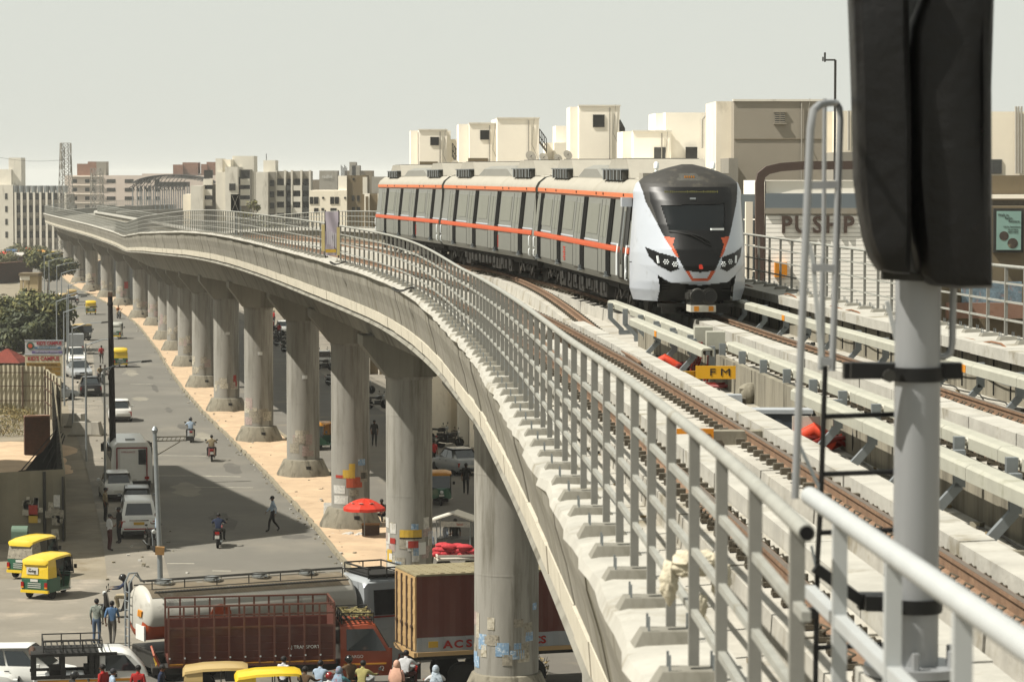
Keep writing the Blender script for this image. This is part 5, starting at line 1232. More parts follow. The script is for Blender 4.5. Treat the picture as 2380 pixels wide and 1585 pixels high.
# extra far city blocks along the horizon, tiny
rq = random.Random(21)
for k, (pa, pb, pt, D) in enumerate(((-30, 40, 452, 900), (40, 100, 470, 950), (560, 600, 440, 800), (100, 150, 466, 1000), (700, 745, 436, 1000), (590, 640, 450, 900))):
    t, L0 = bld('city_block', ['faint flat roofed block at the left horizon edge', 'faint low block under the tall lattice tower', 'grey block glimpsed between the white stair block and run down flats', 'faint block between lattice tower and colonnade', 'hazy low block left of the office lettering', 'grey block behind the run down flats'][k], 'building', [pbox(pa, pb, pt, D, 12, 0, 'wall_grey'), pbox(pa + 8, pa + 20, pt - 8, D + 2, 5, 0, 'wall_white')], 'wall_grey', G_)
    facade(t, L0, XZ(pa, pt, D)[0], XZ(pb, pt, D)[0], D, 4, 4, 3, 3.2, 1.2, 1.3, 'win_dark')

# ------------------------------------------------------------------ trees
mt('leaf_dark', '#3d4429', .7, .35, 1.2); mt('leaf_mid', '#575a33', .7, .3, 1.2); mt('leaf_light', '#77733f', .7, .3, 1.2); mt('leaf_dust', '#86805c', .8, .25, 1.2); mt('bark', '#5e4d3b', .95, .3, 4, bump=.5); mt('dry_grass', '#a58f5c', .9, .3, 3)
def tree(label, px, py, h, w, mats, seed, n=3800, cat='tree', leaf=.26, group='trees along the left side of the road', D=None, low=.42):
    rq = random.Random(seed); g = G(px, py) if D is None else (P(px, py, D)[0], D, 0)
    t = thing('tree', label, cat, g, rq.uniform(0, 360), group)
    b = B(); th = h * .38; b.tube([(0, 0, -.1), (.08, .05, th * .5), (.02, .1, th)], [.26 * h / 8, .2 * h / 8, .15 * h / 8], 8); tr = b.build('trunk', 'bark', t)
    cl = []
    for k in range(13 if low > .4 else 22):
        a = rq.uniform(0, 6.283); r = w * .5 * math.sqrt(rq.random()) * .85; z = h * rq.uniform(low, .9); z = min(z, h * (.98 - .35 * (r / (w * .5)) ** 2)); cl.append((r * math.cos(a), r * math.sin(a), z, rq.uniform(.15, .27) * w))
    b = B()
    for c in cl[:9]: b.tube([(.02, .1, th * .9), (c[0] * .5, c[1] * .5, (th + c[2]) * .5), c[:3]], [.1 * h / 8, .06 * h / 8, .02], 5)
    b.build('limb', 'bark', t)
    b = B()
    for k in range(n):
        c = cl[k % len(cl)]; u = rq.gauss(0, 1), rq.gauss(0, 1), rq.gauss(0, 1); l = math.sqrt(sum(x * x for x in u)) or 1; rr = c[3] * (rq.random() ** .35) * rq.uniform(.85, 1.12)
        p = Vector((c[0] + u[0] / l * rr, c[1] + u[1] / l * rr, c[2] + u[2] / l * rr * .75))
        nv = Vector((u[0] / l + rq.gauss(0, .5), u[1] / l + rq.gauss(0, .5), u[2] / l + rq.gauss(.3, .5))).normalized(); a = nv.orthogonal().normalized(); q = nv.cross(a); ang = rq.uniform(0, 6.28); a2 = a * math.cos(ang) + q * math.sin(ang); q2 = nv.cross(a2); s_ = leaf * rq.uniform(.5, 1.2)
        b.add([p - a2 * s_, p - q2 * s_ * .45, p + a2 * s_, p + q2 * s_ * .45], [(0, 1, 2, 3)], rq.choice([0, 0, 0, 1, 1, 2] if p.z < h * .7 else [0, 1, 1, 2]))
    b.build('crown', mats, t, fix=False); return t
DK = ['leaf_dark', 'leaf_mid', 'leaf_light']; LT = ['leaf_mid', 'leaf_light', 'leaf_dust']
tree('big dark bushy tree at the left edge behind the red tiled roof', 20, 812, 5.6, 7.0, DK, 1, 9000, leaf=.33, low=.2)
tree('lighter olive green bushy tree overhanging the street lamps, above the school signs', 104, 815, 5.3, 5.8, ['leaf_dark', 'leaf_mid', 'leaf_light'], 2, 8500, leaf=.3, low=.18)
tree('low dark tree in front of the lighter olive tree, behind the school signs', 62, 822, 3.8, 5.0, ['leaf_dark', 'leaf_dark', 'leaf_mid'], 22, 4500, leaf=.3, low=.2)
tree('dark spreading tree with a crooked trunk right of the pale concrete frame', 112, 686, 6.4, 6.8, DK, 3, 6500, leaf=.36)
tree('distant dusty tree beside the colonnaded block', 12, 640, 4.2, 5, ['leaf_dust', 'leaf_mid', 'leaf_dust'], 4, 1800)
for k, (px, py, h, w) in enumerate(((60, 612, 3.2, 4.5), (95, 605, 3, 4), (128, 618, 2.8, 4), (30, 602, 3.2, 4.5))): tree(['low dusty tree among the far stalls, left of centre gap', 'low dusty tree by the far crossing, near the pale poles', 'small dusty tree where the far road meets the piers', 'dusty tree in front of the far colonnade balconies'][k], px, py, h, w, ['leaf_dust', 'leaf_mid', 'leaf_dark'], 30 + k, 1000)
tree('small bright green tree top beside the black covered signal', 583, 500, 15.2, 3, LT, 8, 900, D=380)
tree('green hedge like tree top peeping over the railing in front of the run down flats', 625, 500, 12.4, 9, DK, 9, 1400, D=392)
mt('weed_dark', '#34341f', .9, .3, 3); mt('bush', '#8b8155', .9, .3, 3)
def shrub(label, px, py, r, seed, mats, n=700):
    rq = random.Random(seed); t = thing('shrub', label, 'shrub', G(px, py), 0, 'dry shrubs on the plot'); b = B()
    for k in range(n):
        a = rq.uniform(0, 6.28); rr = r * math.sqrt(rq.random()); z = rq.random() * r * .9 * (1 - (rr / r) ** 2 * .7); p = Vector((rr * math.cos(a), rr * math.sin(a), z)); d = Vector((rq.gauss(0, .5), rq.gauss(0, .5), rq.uniform(.2, 1))).normalized(); s_ = rq.uniform(.1, .28); o = d.orthogonal().normalized() * .025
        b.add([p - o, p + o, p + d * s_], [(0, 1, 2)], rq.randrange(len(mats)))
    b.build('stems', mats, t, fix=False)
    b = B()
    for k in range(8): a = k * .8; b.tube([(0, 0, 0), (r * .4 * math.cos(a), r * .4 * math.sin(a), r * .6)], .012, 4)
    b.build('twigs', 'bark', t)
for k, (px, py, r) in enumerate(((30, 990, 1.5), (8, 1012, 1.3), (58, 975, 1.0), (18, 962, .9))): shrub(['largest dry shrub on the sandy plot', 'dry shrub cut by the left photo edge on the plot', 'dry shrub against the corrugated fence corner', 'small dry shrub at the foot of the corrugated fence'][k], px, py, r, k, ['bush', 'dry_grass', 'leaf_dust'])
shrub('dry golden weeds growing round the foot of the nearest pier', 1175, 1572, .0 + 1.5, 55, ['dry_grass', 'bush', 'dry_grass'], 900)

# ------------------------------------------------------------------ fences, kiosk, signs, poles
mt('sheet_fence', '#b0a890', .6, .12, 1, stain=('#8b826b', .7, .56, (1, 1, .3))); mt('hoard', '#8f8873', .8, .15, .6, stain=('#565144', .6, .54, (1, 1, .3))); mt('rust', '#5f4a3a', .9, .3, 3); mt('net', '#161513', .9, .3, 4)
def wallthing(name, label, cat, a, c, h, mat, th=.12):
    t = thing(name, label, cat, (a[0], a[1], 0), 0); d = Vector((c[0] - a[0], c[1] - a[1], 0)); return t, d
def ribbed(name, label, pxa, pya, pxc, pyc, h, mat, rib=.22, post='rust', back=True):
    a, c = G(pxa, pya), G(pxc, pyc); t = thing(name, label, 'fence', a); d = Vector(c) - Vector(a); n = max(2, int(d.length / rib)); u = d.normalized(); w = Vector((-u.y, u.x, 0)); b = B()
    secs = []; 
    for i in range(n * 2 + 1):
        p = u * (d.length * i / (2 * n)) + w * (.035 if i % 2 else -.035); secs.append([p, p + Vector((0, 0, h + .05 * math.sin(i * .21))), p + Vector((0, 0, h + .05 * math.sin(i * .21))) + w * .02, p + w * .02])
    b.loft(secs); b.build('sheeting', mat, t)
    side = -1
    for k in range(int(d.length / 2.2) + 1):
        p = u * (k * 2.2 + .05) + w * (-.1 if (w.y > 0) else .1); b = B(); b.box(p + Vector((0, 0, h / 2 - .02)), (.12, .09, h), 0, math.atan2(u.y, u.x)); b.build('post', post, t)
    for z in ((h * .28, h * .58, h * .86) if mat != 'hoard' else ()):
        b = B(); q = w * (-.09 if w.y > 0 else .09); b.bar(q + Vector((0, 0, z)), d + q + Vector((0, 0, z)), .05, .06); b.build('rail', post, t)
    return t
ribbed('sheet_fence', 'tall corrugated sheet fence facing the camera at the back of the sandy plot', -20, 962, 106, 962, 3.45, 'sheet_fence', .3)
ribbed('sheet_fence', 'rusty edge on run of corrugated sheets down the road side of the plot', 108, 962, 142, 990, 3.2, 'sheet_fence', .3)
t = ribbed('hoarding', 'dull grey sheet hoarding pasted with torn bills, behind the two parked autos', -8, 1262, 150, 1254, 3.25, 'hoard', .9, 'dark_steel'); L0 = Vector(t.location)
rq = random.Random(4)
for k in range(26):
    px, py = rq.uniform(28, 140), rq.uniform(1160, 1245); p = Vector(P(px, py, G(75, 1258)[1] - .16)) - L0; b = B(); b.box(p, (rq.uniform(.15, .4), .012, rq.uniform(.2, .5)), 0, 0, 0, rq.uniform(-.1, .1)); b.build('bill', rq.choice(['bill_old', 'bill_white', 'whitewash', 'bill_old']), t)
for px, py, w, h, m in ((77, 1186, .42, .5, 'bill_red'), (77, 1205, .42, .4, 'bill_yellow'), (132, 1165, .3, .6, 'bill_white'), (4, 1218, .5, .9, 'bill_blue'), (14, 1226, .6, .95, 'bill_blue'), (128, 1188, .4, .4, 'bill_old'), (15, 1232, .25, .5, 'photo_dark')): p = Vector(P(px, py, G(75, 1258)[1] - .18)) - L0; b = B(); b.box(p, (w, .012, h)); b.build('bill', m, t)
ribbed('hoarding', 'long dark sheet hoarding along the road edge, seen end on in shade', 152, 1256, 126, 985, 3.0, 'hoard', .9, 'dark_steel')
def brickwall(label, pxa, pya, pxc, pyc, h, th=.3):
    a, c = G(pxa, pya), G(pxc, pyc); t = thing('brick_wall', label, 'wall', a); b = B(); d = Vector(c) - Vector(a); b.bar((0, 0, h / 2), d + Vector((0, 0, h / 2)), th, h); b.build('masonry', 'bricks', t); b = B(); b.bar((0, 0, h + .04), d + Vector((0, 0, h + .04)), th + .06, .08); b.build('coping', 'wall_brick', t); return t
brickwall('short dark red brick wall at the corner of the sandy plot', 57, 1070, 116, 1068, 2.6); brickwall('long red brick wall far off behind the dark tree, at the left edge', -10, 660, 74, 652, 3.2)
t = thing('net_screen', 'black netting draped over poles beside the red brick wall', 'netting', G(110, 1110)); rq = random.Random(9)
b = B(); vs = []
for j in range(7):
    for i in range(9): vs.append((-1.9 + i * .34, .3 * math.sin(i * 1.3) - .2 * j * .2, (.25 + 2.9 * (i / 8) ** 1.6) * (j / 6) + .1 * math.sin(i * 2.1) * j / 6 - .03))
b.add(vs, [(j * 9 + i, j * 9 + i + 1, (j + 1) * 9 + i + 1, (j + 1) * 9 + i) for j in range(6) for i in range(8)], 0, True); b.add([(x, y + .04, z) for x, y, z in vs], [(j * 9 + i, j * 9 + i + 1, (j + 1) * 9 + i + 1, (j + 1) * 9 + i) for j in range(6) for i in range(8)], 0, True); b.build('netting', 'net', t)
for k in range(5): b = B(); b.tube([(-1.8 + k * .5, -.2, 0), (.6 + .1 * k, .1, 2.8 - .1 * k)], .035, 5); b.build('pole', 'dark_steel', t)
b = B()
for (px, py, s_, hh) in ((15, 1050, 4.5, .4), (30, 1090, 3.5, .4), (0, 1075, 4, .5), (95, 1095, 2.0, .25)): g = G(px, py); b.ball((g[0], g[1], -.1), s_, 0, 18, 10, (1, 1.5, hh / s_))
rq = random.Random(12); b.v = [(x + rq.uniform(-.12, .12), y + rq.uniform(-.12, .12), z + rq.uniform(-.06, .06)) for x, y, z in b.v]
q = b.build('earth_mound', 'sand'); q['kind'] = 'structure'
# kiosk with tiled roof
g = G(18, 905); t = thing('kiosk', 'dark green kiosk with a pink hipped tile roof at the left edge', 'kiosk', g, 12)
mt('kiosk_green', '#37392b', .8, .15, 1); mt('tiles', '#a5604c', .85, .15, 2, brick=(3.0, '#b06a54', '#9a5644', '#7a4236'))
b = B(); b.box((0, 0, 1.1), (2.6, 2.4, 2.2)); b.build('wall', 'kiosk_green', t)
b = B(); b.box((0, 0, 2.72), (3.2, 3.0, 1.05), 0, tap=(.06, .06)); b.build('roof', 'tiles', t); b = B(); b.box((0, 0, 2.2), (3.15, 2.95, .06)); b.build('eaves', 'wall_brick', t)
# school signs
mt('sign_pale', '#b9b6b4', .6, .08, 2); mt('sign_cream', '#c8bd9e', .6, .08, 2); mt('sign_blue', '#47657e', .5, .1); mt('sign_green', '#2d5548', .5, .1); mt('sign_violet', '#6d5f8e', .5, .1); mt('sign_gold', '#8a6a25', .6, .2, 3); mt('sign_red', '#9c2130', .5, .06)
def signboard(label, px0, py0, px1, py1, D, bm):
    x0, z1 = XZ(px0, py0, D); x1, z0 = XZ(px1, py1, D); t = thing('signboard', label, 'sign', ((x0 + x1) / 2, D, 0)); w, h = x1 - x0, z1 - z0; b = B(); b.bb((-w / 2, 0, z0), (w / 2, .12, z1)); b.build('board', bm, t); b = B(); b.bb((-w / 2 - .05, -.03, z1), (w / 2 + .05, .15, z1 + .06)); b.bb((-w / 2 - .05, -.03, z0 - .06), (w / 2 + .05, .15, z0)); b.build('frame', 'box_lid', t); return t, w, h, z0
Dg = 226
t, w, h, z0 = signboard('upper pale school signboard with oval emblem and red capitals', 58, 792, 146, 823, Dg, 'sign_pale')
text('lettering', "KID'S CAMPUS", h * .34, 'sign_red', t, (w * .14, -.02, z0 + h * .8), ext=.006, sx=.86, bold=.012); b = B(); b.box((w * .1, -.015, z0 + h * .47), (w * .7, .02, h * .17)); b.build('green_band', 'sign_blue', t); text('lettering', 'PLAY GROUP  NURSERY', h * .14, 'white_paint', t, (w * .1, -.035, z0 + h * .47), ext=.003); text('lettering', 'DAY CARE CENTRE', h * .14, 'sign_green', t, (w * .1, -.02, z0 + h * .62), ext=.003); b = B(); b.box((w * .08, -.015, z0 + h * .15), (w * .8, .02, h * .18)); b.build('violet_band', 'sign_violet', t); text('lettering', 'ADMISSION OPEN  JUNIOR KG', h * .13, 'white_paint', t, (w * .08, -.035, z0 + h * .15), ext=.003)
b = B(); b.lathe([(0, 0), (h * .28, .0), (h * .28, .02), (0, .03)], 20, (-w * .36, -.03, z0 + h * .62), 0, 'y', sc=(1, 1)); em = b.build('emblem', 'sign_green', t); b = B(); b.lathe([(0, 0), (h * .17, 0), (h * .17, .01)], 16, (-w * .36, -.045, z0 + h * .62), 0, 'y'); b.build('emblem_disc', 'bill_orange', em)
t, w, h, z0 = signboard('lower cream school signboard with brown bands, above the corrugated fence', 58, 825, 144, 876, Dg - .6, 'sign_cream')
text('lettering', "KID'S CAMPUS", h * .25, 'sign_red', t, (-.0, -.02, z0 + h * .83), ext=.006, sx=.9, bold=.012)
for k, s_ in enumerate(('DAY BOARDING & SCHOOL', 'NURSERY  JR KG', 'SR KG  STD 1')): b = B(); b.box((0, -.015, z0 + h * (.56 - .2 * k)), (w * .92, .02, h * .17)); b.build('band', 'sign_gold', t); text('lettering', s_, h * .1, 'ink', t, (0, -.035, z0 + h * (.56 - .2 * k)), ext=.003)
text('lettering', 'NEAR CROSS ROAD', h * .07, 'ink', t, (.2, -.02, z0 + h * .04), ext=.003)
for x in (-w * .45, w * .4): b = B(); b.tube([(x, .1, 0), (x, .1, z0)], .06, 6); b.build('post', 'dark_steel', t)
# pale concrete frame building
D = 315; x0, z1 = XZ(46, 635, D); x1, _ = XZ(88, 638, D); g0 = 0
t = thing('open_shelter', 'small cream open concrete frame building with a flat roof, left of the dark tree', 'building', ((x0 + x1) / 2, D, 0)); w = x1 - x0
mt('frame_cream', '#c4b18c', .9, .08, 1)
for x, y in ((-w / 2 + .15, 0), (-w * .1, 0)): b = B(); b.bb((x - .14, y, 0), (x + .14, y + .3, z1 - .3)); b.build('column', 'frame_cream', t)
b = B(); b.bb((w * .05, 0, 0), (w / 2, .4, z1 - .35)); b.bb((-w / 2, 2.4, 0), (w / 2, 2.6, z1 - .35)); b.build('wall', 'frame_cream', t); b = B(); b.bb((-w / 2, -.02, z1 - .75), (w * .05, .3, z1 - .32)); b.build('beam', 'wall_cream', t); b = B(); b.bb((-w / 2 - .1, -.2, z1 - .3), (w / 2 + .1, 2.8, z1)); b.build('roof', 'wall_brown', t)
# street lamps along the left kerb
def lamp(label, px, pyb, h, armx=1.9, seed=0, r=.07, group='thin street lamps along the left road edge'):
    g = G(px, pyb); t = thing('street_lamp', label, 'street lamp', g, -8, group); b = B(); b.tube([(0, 0, 0), (0, 0, h * .55), (0, 0, h)], [r, r * .85, r * .6], 8); b.build('pole', 'galv', t); b = B(); b.tube([(0, 0, h - .1), (armx * .5, 0, h + .22), (armx, 0, h + .3)], [.04, .035, .03], 6); b.bar((0, 0, h - .5), (.45, 0, h + .12), .03, .03); a = b.build('arm', 'galv', t); b = B(); b.box((armx + .28, 0, h + .3), (.6, .22, .1), 0, 0, 0, -.08, tap=(.8, .8)); b.build('lamp_head', 'dark_steel', a); return t
for (px, py, h, lb) in ((245, 1166, 7.0, 'nearest thin street lamp, its arm crossing the dark pole'), (201, 1072, 7.0, 'thin street lamp just left of the black sedan'), (170, 1000, 6.9, 'thin street lamp right of the school signs'), (150, 943, 7.0, 'thin street lamp in front of the school sign edge'), (133, 900, 7.0, 'thin street lamp against the olive tree'), (157, 868, 6.8, 'thin street lamp left of the dark oncoming auto'), (160, 830, 6.8, 'thin street lamp before the far pair of autos'), (144, 790, 7, 'thin far street lamp above the auto pair'), (133, 762, 7, 'far street lamp rising from the tree top'), (115, 742, 7, 'far street lamp beside the crooked tree trunk'), (104, 722, 7, 'far street lamp left of the crooked tree')): lamp(lb, px, py, h)
g = G(375, 1452); t = thing('street_lamp', 'grey street lamp with a truss arm and a cardboard box tied low on its pole', 'street lamp', g, 0); h = 7.35
b = B(); b.tube([(0, 0, 0), (-.05, 0, 3), (-.2, 0, h)], [.11, .1, .08], 10); b.lathe([(.09, h - .1), (.13, h + .02), (.05, h + .15)], 10, (-.2, 0, 0)); b.build('pole', 'galv', t)
b = B()
for z in (h - .25, h - .4): b.bar((-.15, 0, z), (1.0, 0, z + .02), .04, .04)
for k in range(7): b.bar((-.1 + k * .16, 0, h - .4), (-.02 + k * .16, 0, h - .25), .02, .02)
b.bar((-.15, 0, h - .95), (.75, 0, h - .42), .035, .035); a = b.build('truss_arm', 'clip', t); b = B(); b.box((1.12, 0, h - .3), (.3, .2, .16)); b.build('lamp_head', 'dark_steel', a)
mt('card', '#a67f4d', .9, .15, 4); zc_ = P(372, 1278, g[1])[2]; b = B(); b.box((-.02, -.16, zc_), (.34, .2, .3), 0, .1, 0, .06); b.build('cardboard_box', 'card', t)
g = G(264, 1128); t = thing('utility_pole', 'thick black utility pole standing at the left side of the road', 'pole', g); mt('pole_black', '#1d1813', .85, .2, 3); zt_ = P(256, 689, g[1])[2]; xt_ = P(256, 689, g[1])[0] - g[0]; b = B(); b.tube([(0, 0, 0), (xt_ * .5, 0, zt_ * .5), (xt_, 0, zt_)], [.2, .17, .13], 10); b.lathe([(.14, zt_ - .5), (.16, zt_ - .48), (.16, zt_ - .35), (.14, zt_ - .33)], 10, (xt_, 0, 0)); b.build('shaft', 'pole_black', t); b = B(); b.box((xt_, 0, zt_ + .1), (.22, .22, .25)); b.build('cap', 'rust', t)
# thin pole on the far deck bend
Yq = 470; p = dk(Yq, RO + .3, CO, True); pt_ = P(145, 440, Yq); t = thing('signal_pole', 'thin pale pole on the far deck near the bend', 'pole', p); b = B(); b.tube([(0, 0, 0), (0, 0, 3.6)], .07, 6); b.build('pole', 'galv', t)
p = G(572, 560); 
# overhead wires between buildings
for k, (a, c, lb) in enumerate((((-30, 361, 430), (150, 372, 430), 'sagging thin wire across the sky at the upper left'),)):
    pa, pb = Vector(P(*a)), Vector(P(*c)); b = B(); b.tube([pa + (pb - pa) * (i / 12) - Vector((0, 0, .5 * math.sin(math.pi * i / 12))) for i in range(13)], .02, 4); tag(b.build('wire', 'dark_steel'), lb, 'wire')
# apartment block standing just left of the picture; its shadow falls across the road
SH = 26.0; sh = SH / math.tan(R(SUN_EL)); off = Vector((math.cos(R(SUN_AZ)), math.sin(R(SUN_AZ)), 0)) * sh
cor = [Vector(G(*q)) - off for q in ((415, 1082), (722, 1224), (716, 1238), (200, 1296))]
pg = [(v.x, v.y) for v in cor] + [(cor[3].x - 14, cor[3].y + 4), (cor[0].x - 14, cor[0].y)]
t = thing('apartment_block', 'tall apartment block beyond the left picture edge that shades the road', 'apartment block', (pg[4][0] + 5, pg[4][1] + 10, 0)); L0 = Vector(t.location)
b = B(); b.prism([(x - L0.x, y - L0.y) for x, y in pg], -.1, SH, 'z'); b.build('wall', 'wall_cream2', t)
for k in range(7):
    for j in range(4): u = cor[0] + (cor[1] - cor[0]) * ((j + .5) / 4) - L0; b = B(); b.box((u.x + .02, u.y, 2 + k * 3.4), (.3, 1.2, 1.4), 0, -.3); b.build('window', 'win_dark', t)
# ------------------------------------------------------------------ vehicles. Local frame: +y forwards, origin on the ground below the middle
def paint(n, c, r=.35): return mt(n, c, r, .05, 2, coat=.4, stain=(tuple(x * .8 + .03 for x in lin(c)), 2, .6))
paint('car_white', '#c9c9c4'); paint('car_silver', '#9ea2a4'); paint('car_black', '#1c1b1d'); paint('auto_green', '#1f5a41', .5); paint('auto_yellow', '#e2bf22', .6); paint('auto_black', '#23231f', .5); paint('auto_pale', '#bfc0b5', .6); paint('auto_tan', '#b39a63', .8); paint('auto_amber', '#c98a24', .6)
paint('truck_orange', '#9c4526', .6); paint('truck_maroon', '#5e2e21', .8); paint('stake_brown', '#6a3f30', .8); paint('cont_rust', '#652e21', .8); paint('cont_ochre', '#b89868', .8); paint('dark_blue', '#20283a', .5)
mt('car_glass', '#20272a', .08, .05, 1, spec=.7); mt('tyre', '#1a1917', .9, .2, 5); mt('hub', '#7d7e7c', .4, .1, 5, metal=.5); mt('lamp_red', '#9c1712', .25, .1); mt('lamp_clear', '#cfd2d0', .15, .05); mt('plate_white', '#cfcdc4', .5, .05); mt('plate_yellow', '#c9a12a', .5, .05); mt('bumper', '#23221f', .7, .1); mt('interior', '#1d1a17', .9, .2, 3); mt('chrome', '#b5b5b0', .15, .05, 3, metal=.9); mt('seat_tan', '#4a3527', .8, .2, 4)
def wheel(t, x, y, r, w, hub='hub'):
    b = B(); b.lathe([(r * .6, -w / 2), (r * .93, -w / 2), (r, -w * .3), (r, w * .3), (r * .93, w / 2), (r * .6, w / 2)], 18, (x, y, r), 0, 'x'); o = b.build('wheel', 'tyre', t)
    b = B(); b.lathe([(.0, -w * .42), (r * .6, -w * .38), (r * .6, w * .38), (0, w * .42)], 14, (x, y, r), 0, 'x'); b.build('hub', hub, o); return o
def quadpart(name, t, vs, m, th=.012):
    vs = [Vector(v) for v in vs]; nv = (vs[1] - vs[0]).cross(vs[2] - vs[0]).normalized() * th; b = B(); n = len(vs)
    b.add([v + nv for v in vs] + [v - nv for v in vs], [tuple(range(n)), tuple(range(n, 2 * n))[::-1]] + [(i, i + n, (i + 1) % n + n, (i + 1) % n) for i in range(n)]); return b.build(name, m, t)
def car(label, loc, head, col, style='hatch', plate='plate_white', group='cars on and beside the road', taxi=False):
    L, Wd, H = {'hatch': (3.7, 1.62, 1.5), 'sedan': (4.3, 1.7, 1.46), 'mpv': (4.5, 1.8, 1.8)}[style]
    t = thing('parked_car' if 0 else 'car', label, 'car', loc, head, group); w = Wd / 2; h2 = L / 2
    zb = {'hatch': .9, 'sedan': .9, 'mpv': 1.02}[style]; hood = zb - .06; tail = zb if style != 'sedan' else zb + .04
    def sec(y, ww, z0, z1): return [(-ww * .9, y, z0), (-ww, y, z0 + .12), (-ww, y, z0 + (z1 - z0) * .62), (-ww * .93, y, z1), (ww * .93, y, z1), (ww, y, z0 + (z1 - z0) * .62), (ww, y, z0 + .12), (ww * .9, y, z0)]
    b = B(); b.loft([sec(-h2, w * .86, .34, tail - .22), sec(-h2 + .07, w * .95, .26, tail - .04), sec(-h2 + .4, w, .2, tail), sec(0, w, .18, zb), sec(h2 - 1.1, w, .2, hood), sec(h2 - .35, w * .97, .22, hood - .12), sec(h2 - .08, w * .9, .26, hood - .26), sec(h2, w * .78, .34, hood - .34)], 0, True); body = b.build('body', col, t)
    if style == 'hatch': yb, yB, yf, yF = -h2 + .12, -h2 + .5, h2 - .85, h2 - 1.6
    elif style == 'mpv': yb, yB, yf, yF = -h2 + .1, -h2 + .38, h2 - .95, h2 - 1.75
    else: yb, yB, yf, yF = -h2 + .62, -h2 + 1.3, h2 - 1.05, h2 - 1.85
    wb, wt = w * .92, w * .74; zt_ = H
    bot = [(-wb, yb, zb - .03), (wb, yb, zb - .03), (wb, yf, zb - .05), (-wb, yf, zb - .05)]; top = [(-wt, yB, zt_ - .06), (wt, yB, zt_ - .06), (wt, yF, zt_ - .03), (-wt, yF, zt_ - .03)]
    b = B(); b.loft([bot, top], 0, False, False); 
    rt_ = [(-wt, yB, zt_ - .06), (wt, yB, zt_ - .06), (wt, yF, zt_ - .03), (-wt, yF, zt_ - .03)]; ym = (yB + yF) / 2
    b.loft([[(x * sx, ym + (y - ym) * sx, z + dz) for x, y, z in rt_] for sx, dz in ((1, 0), (.93, .04), (.7, .062))], 0, True); b.build('cabin', col, t)
    def lerp(p, q, u): return Vector(p) * (1 - u) + Vector(q) * u
    def face(bl, br, tr, tl, u0, u1, v0, v1):
        f = lambda u, v: lerp(lerp(bl, br, u), lerp(tl, tr, u), v); return [f(u0, v0), f(u1, v0), f(u1, v1), f(u0, v1)]
    quadpart('rear_window', t, face(bot[0], bot[1], top[1], top[0], .1, .9, .18, .88), 'car_glass'); quadpart('windscreen', t, face(bot[2], bot[3], top[3], top[2], .07, .93, .08, .93), 'car_glass')
    for q in ((1, 2, 2, 1), (3, 0, 0, 3)):
        for u0, u1 in (((.12, .47), (.5, .86)) if style != 'mpv' else ((.04, .3), (.33, .6), (.63, .9))): quadpart('side_window', t, face(bot[q[0]], bot[q[1]], top[q[2]], top[q[3]], u0 if q[0] == 1 else 1 - u1, u1 if q[0] == 1 else 1 - u0, .12, .88), 'car_glass')
    for s_ in (-1, 1):
        b = B(); z = tail - .3; b.box((s_ * w * .82, -h2 + .08, z), (.22, .14, .3 if style != 'sedan' else .22)); b.build('tail_light', 'lamp_red', t)
        b = B(); b.box((s_ * w * .68, h2 - .12, hood - .3), (.34, .18, .16)); b.build('headlight', 'lamp_clear', t)
        b = B(); b.box((s_ * (w + .06), yf - .35, zb + .05), (.16, .1, .13)); b.build('mirror', col, t)
        for y in (-h2 + .72, h2 - .78): wheel(t, s_ * (w - .1), y, .29 if style != 'mpv' else .32, .19)
        b = B(); 
        for y in (-.1, .8): b.box((s_ * (w + .005), y - .3, zb - .14), (.02, .16, .03))
        b.build('door_handle', 'bumper', t)
    b = B(); b.box((0, -h2 + .02, .33), (Wd * .86, .14, .16)); b.build('bumper', 'bumper', t); b = B(); b.box((0, h2 - .03, .31), (Wd * .78, .14, .16)); b.build('bumper', 'bumper', t)
    b = B(); b.box((0, -h2 - .01, .56 if style != 'mpv' else .75), (.5, .03, .13)); b.box((0, h2 + .02, .4), (.5, .03, .12)); b.build('number_plate', plate, t)
    if style == 'mpv':
        b = B(); b.box((0, -h2 - .01, .9), (.9, .03, .05)); b.build('chrome_bar', 'chrome', t); b = B(); b.box((0, -h2 + .0, .5), (1.4, .06, .05)); b.build('reflector_strip', 'lamp_red', t)
    else: b = B(); b.box((0, h2 + .0, .55), (.7, .05, .12)); b.build('grille', 'bumper', t)
    return t
